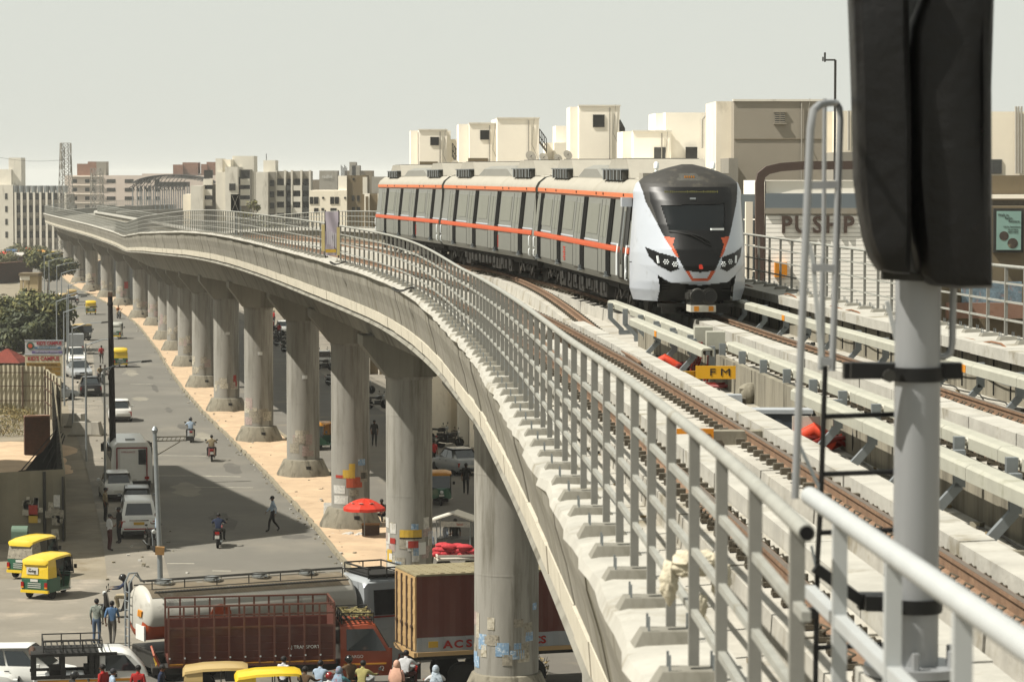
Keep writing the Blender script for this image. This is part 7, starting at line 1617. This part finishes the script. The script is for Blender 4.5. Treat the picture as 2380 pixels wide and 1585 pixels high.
# ---- red stake lorry in front
a0, a1 = Vector((*at(388, 93.6), 0)), Vector((*at(775, 94.5), 0)); dv = a1 - a0; hd_ = math.degrees(math.atan2(dv.x, dv.y)); LB = dv.length; nrm_ = Vector((-dv.y, dv.x, 0)).normalized()
t = thing('stake_lorry', 'red brown open topped stake lorry with an orange cab, in front of the tanker', 'lorry', a0 + dv * .5 + nrm_ * 1.0, hd_); h2 = LB / 2; W2 = 1.02
b = B(); b.box((0, 0, 1.12), (2 * W2, LB, .16)); b.build('bed', 'truck_maroon', t)
for s_ in (-1, 1):
    b = B(); b.box((s_ * W2, 0, 1.72), (.06, LB, 1.2))
    for k in range(5): b.box((s_ * (W2 + .04), 0, 1.3 + k * .24), (.03, LB, .025))
    sd_ = b.build('side_panel', 'truck_maroon', t)
    b = B(); n = 11
    for k in range(n + 1): b.box((s_ * (W2 + .05), -h2 + LB * k / n, 2.05), (.07, .06, 1.95))
    b.build('stake', 'stake_brown', t); b = B()
    for z in (2.32, 2.72, 3.02): b.box((s_ * (W2 + .03), 0, z), (.05, LB, .055))
    b.box((s_ * (W2 + .06), 0, 1.1), (.05, LB, .1)); b.build('cage_rail', 'stake_brown', t)
    b = B(); b.box((s_ * (W2 + .07), 0, 1.14), (.03, LB, .07)); b.build('yellow_stripe', 'auto_amber', t)
    b = B()
    for k in range(n): b.box((s_ * (W2 + .09), -h2 + LB * (k + .05) / n, 1.36), (.02, .05, .05))
    b.build('stud', 'lamp_clear', t)
    for y in (-h2 + 1.1, h2 + .9): wheel(t, s_ * .85, y, .42, .26)
text('lettering', 'AJ TRANSPORT', .15, 'plate_white', t, (W2 + .07, h2 - 1.0, 1.62), (R(90), 0, R(90)), .004)
b = B(); b.box((0, h2, 1.95), (2 * W2, .06, 1.7)); b.build('headboard', 'truck_maroon', t)
b = B()
for x in (-.7, 0, .7): b.box((x, h2, 2.9), (.06, .06, .3))
b.box((0, h2, 3.04), (2 * W2, .05, .05)); b.build('cage_rail', 'stake_brown', t)
b = B(); b.box((0, -h2 - .3, 1.1), (2 * W2, .06, .8), 0, 0, .45); tg = b.build('tailboard', 'truck_orange', t); text('lettering', 'HORN OK PLEASE', .2, 'plate_yellow', tg, (0, -h2 - .38, 1.12), (R(64), 0, 0), .004)
b = B(); b.box((0, .3, .85), (.9, LB + 1.6, .22)); b.box((.8, -.4, .75), (.4, .9, .4)); b.build('chassis', 'dark_steel', t)
yy = h2 + .2
b = B(); b.loft([[(-1.0 * s_, y, .6), (-1.02 * s_, y, 1.5), (-.92 * s_, y, z1 - .08), (-.8 * s_, y, z1), (.8 * s_, y, z1), (.92 * s_, y, z1 - .08), (1.02 * s_, y, 1.5), (1.0 * s_, y, .6)] for y, s_, z1 in ((yy, 1, 2.3), (yy + .9, 1, 2.36), (yy + 1.15, .98, 2.28), (yy + 1.62, .96, 1.5), (yy + 1.7, .95, 1.2))], 0, False); b.build('cab', 'truck_orange', t)
for s_ in (-1, 1):
    quadpart('side_window', t, [(s_ * 1.03, yy + .2, 1.45), (s_ * 1.02, yy + 1.5, 1.42), (s_ * .95, yy + 1.08, 2.14), (s_ * .94, yy + .2, 2.14)], 'car_glass', .02); b = B(); b.box((s_ * 1.02, yy + .8, 1.0), (.04, 1.4, .05)); b.build('yellow_stripe', 'auto_amber', t); text('lettering', 'CARGO', .14, 'plate_white', t, (s_ * 1.03, yy + .5, 1.25), (R(90), 0, R(90 * s_)), .004); text('lettering', 'Q', .2, 'plate_white', t, (s_ * 1.03, yy + 1.35, .85), (R(90), 0, R(90 * s_)), .004)
quadpart('windscreen', t, [(-.85, yy + 1.6, 1.5), (.85, yy + 1.6, 1.5), (.8, yy + 1.18, 2.2), (-.8, yy + 1.18, 2.2)], 'car_glass', .03)
b = B()
for z in (2.45, 2.65): b.tube([(-.9, yy + .05, z), (.9, yy + .05, z), (.9, yy + 1.1, z), (-.9, yy + 1.1, z), (-.9, yy + .05, z)], .022, 5)
for x in (-.9, -.3, .3, .9):
    for y in (.05, 1.1): b.tube([(x, yy + y, 2.3), (x, yy + y, 2.67)], .02, 5)
for k in range(7): b.box((0, yy + .1 + k * .16, 2.46), (1.8, .05, .03))
rk = b.build('roof_rack', 'bumper', t)
rq = random.Random(6); b = B()
for k in range(60): p = Vector((rq.uniform(-.8, .8), yy + rq.uniform(.1, 1.05), 2.5 + rq.uniform(0, .12))); b.box(p, (.3, .05, .04), 0, rq.random() * 3, rq.uniform(-.3, .3))
b.build('sacking', 'bush', rk)
# ---- container lorry
a0 = Vector((*at(968, 94.4), 0)); ah = R(18); dv = Vector((math.cos(ah), math.sin(ah), 0)); LC = 10.5; nr_ = Vector((-dv.y, dv.x, 0))
t = thing('container_lorry', 'lorry carrying a rust red container with ochre doors, behind the nearest pier', 'container lorry', a0 + dv * LC / 2 + nr_ * 1.22, 90 - 18); h2 = LC / 2
zf, zc2 = 1.32, 3.92
b = B(); n = 56; prof = []
for k in range(n + 1): prof.append((1.22 - (.04 if k % 4 in (1, 2) else 0), -h2 + LC * k / n))
pl_ = [(x, y) for x, y in prof] + [(-x, y) for x, y in prof[::-1]]
b.prism(pl_, zf + .36, zc2 - .02, 'z'); cn = b.build('container', 'cont_rust', t)
b = B(); b.prism([(x + .006 if x > 0 else x - .006, y) for x, y in pl_], zf + .08, zf + .56, 'z'); b.build('pale_band', 'car_silver', cn)
mt('cont_top', '#8d8467', .9, .15, 1.2, stain=('#6b5a40', 1, .55)); b = B(); b.box((0, 0, zc2), (2.52, LC + .06, .06))
for k in range(30): b.box((0, -h2 + .2 + k * LC / 30, zc2 + .035), (2.3, .14, .03))
b.build('container_roof', 'cont_top', cn)
b = B(); b.box((0, -h2 - .03, (zf + zc2) / 2 + .05), (2.4, .05, zc2 - zf - .2)); dr = b.build('container_doors', 'cont_ochre', cn)
b = B()
for x in (-.9, -.3, .3, .9): b.tube([(x, -h2 - .09, zf + .1), (x, -h2 - .09, zc2 - .1)], .03, 6); b.box((x, -h2 - .1, zf + .9), (.16, .06, .1))
b.build('locking_bar', 'rust', t)
b = B()
for z in (.5, .95, 1.4, 1.85, 2.3): b.box((0, -h2 - .055, zf + z), (2.3, .02, .16))
b.build('door_rib', 'cont_ochre', dr)
b = B(); b.box((1.25, 0, zf + .02), (.06, LC, .14)); b.box((-1.25, 0, zf + .02), (.06, LC, .14)); b.box((0, -h2 - .05, zf), (2.44, .1, .16)); b.build('frame_rail', 'cont_ochre', t)
for i, s_ in enumerate('ACS'): text('lettering', s_, .34, 'lamp_red', t, (1.235, -h2 + 1.05 + i * .36, zf + .3), (R(90), 0, R(90)), .006, 1.3, bold=.012)
text('lettering', 'LOGISTICS', .34, 'lamp_red', t, (1.235, -h2 + 3.45, zf + .3), (R(90), 0, R(90)), .006, 1.2, bold=.012)
b = B(); b.box((1.235, -h2 + .55, zf + .33), (.015, .32, .2)); b.build('yellow_label', 'plate_yellow', t)
b = B(); b.box((0, 0, zf - .18), (.9, LC, .24)); b.box((0, -h2 + .1, zf - .55), (2.3, .1, .5)); b.build('chassis', 'dark_steel', t)
b = B()
for k in range(6): b.box((-1.0 + .4 * k, -h2 + .02, zf - .55), (.2, .04, .44), 0, 0, 0, .4)
b.build('hazard_stripe', 'lamp_red', t)
for s_ in (-1, 1):
    for y in (-h2 + 1.6, -h2 + 2.8, -h2 + 4.0, h2 - 1.0): wheel(t, s_ * .98, y, .5, .3)
b = B(); b.box((0, h2 + 1.4, 1.9), (2.4, 2.2, 2.6), 0, tap=(.95, .85)); b.build('cab', 'truck_orange', t)
# ---- rack topped van lower left
a0, a1 = Vector((*at(62, 91.6), 0)), Vector((*at(340, 92.3), 0)); dv = a1 - a0; hd_ = math.degrees(math.atan2(dv.x, dv.y)); LV = dv.length; nr_ = Vector((-dv.y, dv.x, 0)).normalized()
t = thing('van', 'small van with black open rear, white cab and long roof rack, lower left corner', 'van', a0 + dv * .5 + nr_ * .75, hd_); h2 = LV / 2; w = .78
b = B(); b.box((0, 0, .75), (2 * w, LV - .3, .55)); b.build('lower_body', 'car_white', t); b = B(); b.box((w + .005, 0, .93), (.02, LV - .5, .08)); b.box((-w - .005, 0, .93), (.02, LV - .5, .08)); b.build('orange_stripe', 'auto_amber', t)
yc_ = h2 - 1.55
b = B(); b.loft([[(-w * s_, y, 1.0), (-w * .93 * s_, y, z1 - .08), (-w * .8 * s_, y, z1), (w * .8 * s_, y, z1), (w * .93 * s_, y, z1 - .08), (w * s_, y, 1.0)] for y, s_, z1 in ((yc_, 1, 1.86), (yc_ + .7, 1, 1.85), (yc_ + 1.0, .97, 1.74), (yc_ + 1.45, .94, 1.25), (yc_ + 1.55, .9, 1.06))], 0, True); b.build('cab', 'car_white', t)
for s_ in (-1, 1): quadpart('side_window', t, [(s_ * (w + .0), yc_ + .2, 1.22), (s_ * (w - .01), yc_ + 1.25, 1.2), (s_ * (w - .05), yc_ + .82, 1.7), (s_ * (w - .05), yc_ + .2, 1.72)], 'car_glass', .02)
b = B()
for s_ in (-1, 1):
    for y in (-h2 + .15, -h2 + 1.05, -h2 + 1.95, yc_ - .05): b.box((s_ * (w - .02), y, 1.4), (.07, .14, .8))
    b.box((s_ * (w - .02), -h2 + 1.4, 1.06), (.08, 2.7, .1)); b.box((s_ * (w - .02), -h2 + 1.4, 1.76), (.08, 2.7, .1))
b.box((0, -h2 + .1, 1.4), (.12, .08, .8)); b.build('rear_frame', 'bumper', t); b = B(); b.loft([[(-w, y, 1.78), (-w * .8, y, 1.86), (w * .8, y, 1.86), (w, y, 1.78)] for y in (-h2 + .05, yc_)], 0); b.build('rear_roof', 'bumper', t)
b = B(); b.box((0, -h2 + .9, 1.1), (1.3, .5, .3)); b.box((0, -h2 + 2.0, 1.1), (1.3, .5, .3)); b.build('seat', 'interior', t)
b = B(); y0, y1 = -h2 + .45, yc_ + .1
for z in (1.98, 2.2): b.tube([(-w, y0, z), (w, y0, z), (w, y1, z), (-w, y1, z), (-w, y0, z)], .022, 5)
for x in (-w, w):
    for k in range(4): y = y0 + (y1 - y0) * k / 3; b.tube([(x, y, 1.84), (x, y, 2.22)], .02, 5)
for k in range(10): b.box((0, y0 + (y1 - y0) * (k + .5) / 10, 1.97), (2 * w, .04, .03))
b.build('roof_rack', 'bumper', t); b = B(); b.ball((0, -h2 + .12, 1.78), .2, 0, 10, 6, (2.6, .6, .8)); b.build('rolled_curtain', 'seat_tan', t)
for s_ in (-1, 1):
    for y in (-h2 + .75, h2 - .85): wheel(t, s_ * (w - .1), y, .28, .18)
# ---- riders on the road
rider('grey scooter ridden away up the road by a rider in a pale blue shirt', 'rider in a dark helmet and pale blue shirt, seen from behind mid road', 443, 1027, RD + 3, 'bike_silver', True, shirt='ltblue', trouser='black', hat='helmet_black')
rider('dark red scooter ridden away by a bare headed rider in cream', 'bare headed rider in a cream shirt on the dark red scooter, mid road', 492, 1071, RD + 4, 'bike_maroon', True, shirt='khaki', trouser='black')
rider('red motorcycle in the building shadow, ridden away', 'rider in a navy shirt on the red motorcycle in the shadow', 509, 1270, RD + 10, 'bike_red', False, shirt='navy', trouser='black')
rider('black scooter heading left beside the tanker tail', 'rider with black helmet, beard and backpack on the black scooter by the tanker tail', 276, 1434, 268, 'bike_black', True, hs=1.75, shirt='navy', trouser='khaki', hat='helmet_black', long=True, bag='cap')
rider('small far motorcycle beside the pale kerb', 'far rider in orange clothes beside the pale kerb', 276, 741, RD + 170, 'bike_black', False, shirt='orange', trouser='khaki')
rider('small far motorcycle right of the dusty auto', 'far rider in a white shirt right of the small dusty auto', 179, 709, RD, 'bike_black', False, shirt='white', trouser='black')
rider('bicycle like dark motorcycle carrying the couple by the thin lamp', 'front rider in khaki beside the black sedan', 235, 893, RD + 168, 'bike_black', False, shirt='khaki', trouser='black')
g = G(237, 893); person('pillion rider in white behind the khaki rider, near the black sedan', (g[0] + .15, g[1] + .55, .02), RD + 168, 'pillion', 'white', 'maroon')
person('person in a red shirt walking up the road left of the dark pole', G(236, 846), RD, 'walk', 'red', 'grey')
# ---- parked bikes, pedestrians
bike('black parked motorcycle beside the truss arm street lamp', G(352, 1279), 160, 'bike_black')
person('man in pale shirt leaning on the parked motorcycle behind the lamp pole', G(366, 1275), 250, 'talk', 'ltblue', 'black')
person('man in a pale blue shirt and dark trousers walking across the shadowed road', G(634, 1236), -100, 'walk', 'ltblue', 'black', h=1.72, long=True)
person('man in a white shirt and maroon trousers standing by the hoarding end', G(255, 1280), 60, 'talk', 'white', 'maroon')
person('man in dark clothes standing between white shirted man and people carrier', G(277, 1262), -120, 'talk', 'dark', 'black')
person('man in pale clothes in the shade beside the parked white hatchback', G(245, 1212), 100, 'stand', 'khaki', 'black')
person('man in a plaid shirt and jeans, seen from behind near the tanker tail', G(225, 1497), 10, 'stand', 'plaid', 'jeans', h=1.66, long=True)
person('man in a blue shirt and grey jeans, seen from behind beside the plaid shirt', G(261, 1501), 4, 'walk', 'blue', 'grey', h=1.64)
person('man walking towards the camera in the shade under the viaduct', G(870, 1038), 175, 'walk', 'dark', 'black')
person('person in a dull red shirt standing near the silver sedan', G(1008, 1089), 150, 'stand', 'red', 'black')
person('man in dark clothes walking away in front of the silver sedan', G(1083, 1149), 0, 'walk', 'dark', 'black')
person('man squatting in shade beside the posted pier', G(889, 1216), 200, 'sit', 'dark', 'black')
person('man in a checked shirt by the foot of the posted pier, above the container', G(1000, 1322), 40, 'stand', 'check', 'black')
person('man in grey bending at the onion cart under the little tin roof', G(1036, 1300), 70, 'talk', 'check', 'grey')
person('dark clothed vendor inside the little tin roofed stall', G(1058, 1292), 180, 'stand', 'dark', 'black')
# bottom edge crowd
def crowd(px, py, zh, label, head, pose, **k):
    D = (HC - zh) * F / (py - 414); p = P(px, py, D); return person(label, (p[0], D, 0.02), head, pose, **k), (p[0], D)
c1 = crowd(164, 1574, 1.5, 'rider in a black helmet at the bottom edge below the van', 60, 'ride', shirt='dark', trouser='black', hat='helmet_black')
crowd(239, 1556, 1.62, 'man in a red shirt at the bottom edge in front of the van door', 300, 'stand', shirt='red', trouser='black')
crowd(262, 1566, 1.62, 'man in a dark cap and pale blue shirt at the bottom edge', 70, 'stand', shirt='ltblue', trouser='jeans', hat='cap')
crowd(321, 1558, 1.62, 'person in a bright red shirt facing the van cab, bottom edge', 10, 'stand', shirt='red', trouser='black')
crowd(376, 1562, 1.55, 'dark haired youth with dark shirt right of the bright red shirt', 100, 'stand', shirt='navy', trouser='black')
crowd(659, 1534, 1.66, 'black haired man in a white shirt behind the yellow auto top', 30, 'stand', shirt='white', trouser='black')
crowd(706, 1557, 1.55, 'man in a brown shirt beside the yellow auto top', 20, 'ride', shirt='brown', trouser='black')
c2 = crowd(742, 1543, 1.55, 'grey haired rider in a pale blue shirt, bottom centre', 20, 'ride', shirt='ltblue', trouser='grey')
crowd(763, 1577, 1.5, 'rider in a red helmet at the bottom edge, below the pale blue shirt', 15, 'ride', shirt='white', trouser='black', hat='helmet_red')
mt('scarf_multi', '#7d8fa0', .9, .4, 12, stain=('#a03038', 9, .52)); mt('scarf_pink', '#c79c86', .9, .15, 8); mt('scarf_bw', '#aebac4', .9, .3, 10, stain=('#3a4654', 9, .5))
crowd(785, 1562, 1.52, 'woman with a multicoloured head scarf, bottom centre', 20, 'ride', shirt='teal', trouser='black', scarf='scarf_multi')
crowd(815, 1530, 1.6, 'rider in a black helmet and maroon shirt below the orange cab', 330, 'ride', shirt='brown', trouser='black', hat='helmet_black')
c3 = crowd(841, 1543, 1.55, 'man in an olive yellow shirt, arm out, below the orange cab', 20, 'ride', shirt='olive', trouser='black', long=True)
c4 = crowd(942, 1514, 1.62, 'man in a white shirt riding a bicycle past the container doors', 15, 'ride', shirt='white', trouser='maroon', long=True)
crowd(922, 1554, 1.55, 'woman wrapped in a pale pink shawl below the container doors', 10, 'stand', shirt='pink', trouser='khaki', scarf='scarf_pink')
crowd(1014, 1557, 1.55, 'person wrapped in a blue and white scarf under the container', 350, 'ride', shirt='white', trouser='black', scarf='scarf_bw')
for (c, lb, hd_, col) in ((c1[1], 'motorcycle under the black helmeted rider by the van', 60, 'bike_black'), (c2[1], 'motorcycle under the grey haired rider', 20, 'bike_black'), (c3[1], 'scooter under the olive shirted man', 20, 'bike_silver'), (c4[1], 'black bicycle like motorcycle under the white shirted man', 15, 'bike_black')): bike(lb, (c[0] + .3 * math.sin(R(hd_)), c[1] + .3 * math.cos(R(hd_)), 0), hd_, col)
p = P(362, 1575, 90.3); bike('black motorcycle front showing beside the dark shirted youth', (p[0] - .3, 89.6, 0), 300, 'bike_black')
ga = G(118, 1384); aa = R(22)
person('passenger in a red shirt sitting inside the nearest stickered auto', (ga[0] + .3 * math.cos(aa) - .62 * math.sin(aa), ga[1] - .3 * math.sin(aa) - .62 * math.cos(aa), .2), 22, 'sit', 'red', 'jeans')
person('driver in khaki at the front of the nearest stickered auto', (ga[0] + .2 * math.sin(aa), ga[1] + .2 * math.cos(aa), .16), 22, 'sit', 'khaki', 'khaki')
# train crew
Pc = lead.matrix_basis
def on_train(x, y, z): return train.matrix_basis @ (lead.matrix_basis @ Vector((x, y, z)))
p = on_train(-1.24, 1.0, 1.08 - .12); person('train driver in red leaning out of the open cab door', p, 250, 'stand', 'red', 'black', group='train crew')
# ---- umbrella stall, kiosk cart, onion cart and clutter by the piers
mt('umb_red', '#c63018', .6, .06, 3, stain=('#a32a16', 2, .6))
g = G(847, 1252); t = thing('umbrella', 'big red vendor umbrella with white marks at the foot of the second posted pier', 'umbrella', g, 10)
b = B(); n = 8; rows = [(0, .0)] + [(1.0 * k / 6, -.42 * (k / 6) ** 1.8) for k in range(1, 7)]; vs = [(0, 0, 1.9)]; fs = []
for r_, dz in rows[1:]:
    for j in range(n * 2): q = j * math.pi / n; rr = r_ * (1 if j % 2 == 0 else .96); vs.append((rr * math.cos(q), rr * math.sin(q), 1.9 + dz - (0 if j % 2 == 0 else .02)))
m_ = n * 2; fs = [(0, 1 + j, 1 + (j + 1) % m_) for j in range(m_)] + [(1 + (i * m_) + j, 1 + (i + 1) * m_ + j, 1 + (i + 1) * m_ + (j + 1) % m_, 1 + i * m_ + (j + 1) % m_) for i in range(5) for j in range(m_)]
o = len(vs); 
for j in range(m_): v = vs[1 + 5 * m_ + j]; vs.append((v[0] * 1.01, v[1] * 1.01, v[2] - .13))
fs += [(1 + 5 * m_ + j, o + j, o + (j + 1) % m_, 1 + 5 * m_ + (j + 1) % m_) for j in range(m_)]
b.add(vs, fs, 0, False); cn = b.build('canopy', 'umb_red', t, fix=False)
b = B()
for q in (-2.3, -1.57, -.8): b.box((.66 * math.cos(q), .66 * math.sin(q), 1.725), (.2, .1, .012), 0, q + 1.57, -.35)
b.build('white_mark', 'plate_white', cn); b = B(); b.tube([(0, 0, 0), (0, 0, 1.93)], .025, 6); b.build('pole', 'galv', t)
g = G(862, 1248); t = thing('vendor_box', 'brown wooden vendor box under the red umbrella', 'box', g); b = B(); b.box((0, 0, .3), (.8, .5, .6)); b.build('box', 'rust', t); b = B(); b.box((0, 0, .62), (.86, .56, .04)); b.build('lid', 'card', t)
g = G(764, 1212); t = thing('board', 'white printed board leaning beside a black bottle rack near the umbrella', 'board', g, 10); b = B(); b.box((0, 0, .5), (.5, .04, .9), 0, .2, -.4); b.build('board', 'bill_white', t); b = B(); b.box((0, .35, .3), (.5, .4, .5)); b.build('prop_box', 'plate_white', t)
g = G(784, 1224); t = thing('bottle_rack', 'black slanted rack of bottles right of the white board', 'rack', g, 12); b = B(); b.box((0, 0, .4), (.7, .06, .9), 0, 0, -.5)
b.build('rack', 'bumper', t); b = B()
for i in range(5):
    for j in range(6): b.box((-.26 + i * .13, -.16 + j * .08 - .06, .1 + j * .13), (.07, .05, .06))
b.build('bottle', 'dish', t)['kind'] = 'stuff'
g = G(828, 1246); t = thing('litter_heap', 'heap of white plastic waste beside the vendor box', 'waste', g); rq = random.Random(2); b = B()
for k in range(14): b.ball((rq.gauss(0, .3), rq.gauss(0, .2), rq.uniform(.02, .16)), rq.uniform(.06, .13), 0, 6, 4, (1.3, 1, .7))
b.build('heap', 'bill_white', t)
g = G(745, 1142); b = B(); b.ball((0, 0, .06), .2, 0, 7, 5, (1.2, .7, .5)); b.ball((.2, .1, .06), .15, 0, 7, 5, (1, .8, .5)); tag(b.build('rubbish', 'dark_steel', None, g), 'small dark rubbish lump on the sand left of the umbrella', 'waste')
g = G(1058, 1298); t = thing('stall_cart', 'small vendor stall with a pale gabled tin roof, right of the posted pier', 'stall', g, 8)
b = B()
for x in (-.75, .75):
    for y in (-.5, .5): b.tube([(x, y, 0), (x, y, 1.75)], .03, 6)
b.build('post', 'galv', t); b = B(); b.loft([[(-1.05, y, 1.7), (0, y, 2.05), (1.05, y, 1.7), (1.05, y, 1.76), (0, y, 2.11), (-1.05, y, 1.76)] for y in (-.75, .75)], 0); b.build('roof', 'insul', t); b = B(); b.box((.1, -.55, 1.6), (1.3, .04, .24)); sb = b.build('name_board', 'bill_white', t); text('lettering', 'lassi', .18, 'bill_orange', sb, (.3, -.58, 1.6), ext=.003)
b = B(); b.box((0, 0, .5), (1.5, 1.0, .9)); b.build('counter', 'dark_steel', t)
g = G(1068, 1340); t = thing('hand_cart', 'hand cart with pale rails heaped with red net sacks of onions', 'cart', g, 80); b = B(); b.box((0, 0, .8), (1.1, 2.0, .08)); b.box((.55, 0, .95), (.05, 2.0, .1)); b.box((-.55, 0, .95), (.05, 2.0, .1)); b.box((0, -1, .95), (1.1, .05, .1)); b.build('tray', 'insul', t)
for s_ in (-1, 1):
    for y in (-.6, .6): wheel(t, s_ * .5, y, .36, .06)
mt('onion', '#b8333a', .8, .25, 14, stain=('#d98080', 12, .6)); rq = random.Random(8)
for k in range(18):
    lay = k // 7; b = B(); b.ball((0, 0, 0), .2, 0, 14, 8, (1.75, .85, .62)); b.v = [(x + rq.uniform(-.018, .018), y + rq.uniform(-.018, .018), z + rq.uniform(-.018, .018)) for x, y, z in b.v]
    o = b.build('onion_sack', 'onion', None, (g[0] - .95 + .3 * (k % 7) + .12 * lay + rq.uniform(-.05, .05), g[1] + rq.uniform(-.35, .3), .96 + .17 * lay), rq.uniform(-.5, .5)); tag(o, 'red net onion sack in the heap on the hand cart', 'sack', 'onion sacks on the hand cart')
# grey sheeted lumps at the left road edge
for k, (px, py, w_) in enumerate(((192, 1012, 1.6), (216, 1012, 1.3), (180, 992, 1.2))):
    t = thing('covered_load', ['pale grey sheeted lump by the road edge, left of two', 'dark grey sheeted lump by the road edge near the dark pole', 'small sheeted lump behind the pale one at the road edge'][k], 'covered load', G(px, py), 10 * k); b = B(); b.box((0, 0, .45), (w_, 1.1, .9), 0, tap=(.7, .6)); b.build('sheet', ['dish', 'wall_grey', 'dish'][k], t); b = B(); b.box((0, 0, .05), (w_ + .2, 1.3, .12)); b.build('base', 'concrete_dark', t)
g = G(20, 1330); t = thing('post_box', 'green metal box on legs beside the parked autos at the left edge', 'box', (g[0], g[1] + 3, 0)); mt('green_box', '#5e7563', .5, .1, 2); b = B(); b.box((0, 0, 1.15), (.7, .5, .5)); b.lathe([(.25, -.35), (.25, .35)], 12, (0, 0, 1.4), 0, 'x'); b.build('case', 'green_box', t); b = B(); b.box((-.25, 0, .45), (.08, .1, .9)); b.box((.25, 0, .45), (.08, .1, .9)); b.build('leg', 'dark_steel', t)
# right side of the far road: shop row, parked bikes, stalls
mt('shutter', '#6f6a62', .6, .15, 2); mt('awning_blue', '#3e5a78', .8, .2, 2); mt('awning_red', '#8c3a2e', .8, .2, 2); mt('awning_tan', '#9c8a66', .9, .2, 2)
WHERE = ['behind the silver sedan', 'behind the amber topped auto', 'behind the posted pier', 'right of the umbrella pier', 'behind the umbrella pier', 'behind the grimy banded pier', 'left of the grimy banded pier', 'behind the number plate pier', 'left of the number plate pier', 'behind the red scrawl pier', 'left of the red scrawl pier', 'behind the plain dusty pier', 'behind the dark stained pier', 'behind the coloured bill pier', 'behind the slim pier', 'farthest along']
for k in range(16):
    Y = 128 + k * 15; nx, ny = nrm(Y); o_ = 17.5; hd_ = math.degrees(math.atan2(-ny, nx)) * -1
    t = thing('shop', ['low shop with a tan awning', 'low shop with a blue awning', 'low shop with a red awning'][k % 3] + ' across the far road, ' + ['behind the silver sedan', 'behind the amber topped auto', 'behind the posted pier', 'right of the umbrella pier', 'behind the umbrella pier', 'behind the grimy banded pier', 'left of the grimy banded pier', 'behind the number plate pier', 'left of the number plate pier', 'behind the red scrawl pier', 'left of the red scrawl pier', 'behind the plain dusty pier', 'behind the dark stained pier', 'behind the coloured bill pier', 'behind the slim pier', 'farthest along'][k], 'shop', (xc(Y) + (o_ + 3) * nx, Y + (o_ + 3) * ny, 0), -math.degrees(math.atan2(ny, nx)), 'shops across the far road')
    b = B(); b.box((0, 0, 1.7 + .3 * (k % 3)), (5.4, 14.6, 3.4 + .6 * (k % 3))); b.build('wall', ['wall_grey', 'wall_cream2', 'wall_brown'][k % 3], t); b = B(); b.box((-3.5, 0, 2.75), (1.9, 12 - k % 4, .08), 0, 0, 0, .25); b.build('awning', ['awning_tan', 'awning_blue', 'awning_red'][k % 3], t)
    for j in range(3): b = B(); b.box((-2.74, -4.6 + j * 4.6, 1.25), (.1, 3.4, 2.4)); b.build('shutter', ['shutter', 'dark_blue', 'win_dark'][(j + k) % 3], t)
rq = random.Random(17); nb = 0
for k in range(46):
    Y = 124 + k * 4.6 + rq.uniform(-1, 1); o_ = rq.uniform(10.6, 13.6); nx, ny = nrm(Y); q = (xc(Y) + o_ * nx, Y + o_ * ny, .03); u = k % 6
    wh = WHERE[min(15, int((Y - 120) / 15))]
    if u in (0, 1, 2, 4): cb_ = rq.choice(['bike_black', 'bike_black', 'bike_red', 'bike_silver']); bike(cb_[5:] + ' motorcycle parked across the far road, ' + wh + ['', ', nearer', '', '', ', beyond'][u], q, rq.uniform(50, 120), cb_, rq.random() < .3, 'motorcycles parked across the far road')
    elif u == 3: sh_ = rq.choice(['white', 'blue', 'dark', 'khaki', 'red']); person('bystander in a ' + sh_ + ' shirt across the far road, ' + wh, q, rq.uniform(0, 360), 'stand', sh_, 'black', group='bystanders across the far road')
    else: cb_ = rq.choice(['car_white', 'car_silver', 'dark_blue']); car(cb_.replace('car_', '').replace('_', ' ') + ' hatchback parked across the far road, ' + wh, q, RD + rq.uniform(-8, 8), cb_, 'hatch', group='cars parked across the far road')
# far crossing on the left: stalls and umbrellas
for k, (px, py, m, kk) in enumerate(((12, 612, 'umb_red', 0), (58, 606, 'bill_orange', 1), (66, 602, 'umb_red', 0), (30, 606, 'awning_blue', 1), (95, 608, 'auto_amber', 0), (42, 615, 'bill_white', 1))):
    t = thing('market_stall', ['red topped stall at the far left crossing edge', 'orange roofed stall left of the far trees', 'red topped stall beside the orange roofed one', 'blue roofed stall at the far crossing', 'amber topped stall near the far autos', 'white roofed stall at the far left crossing'][k], 'stall', G(px, py), 0, 'stalls at the far crossing'); b = B(); b.box((0, 0, 2.1), (2.6, 2.2, .5), 0, tap=(.4, .4) if kk == 0 else (.95, .6)); b.build('roof', m, t); b = B()
    for x in (-1.1, 1.1):
        for y in (-.9, .9): b.tube([(x, y, 0), (x, y, 1.9)], .05, 5)
    b.build('post', 'dark_steel', t); b = B(); b.box((0, 0, .45), (2.2, 1.6, .9)); b.build('counter', 'seat_tan', t)
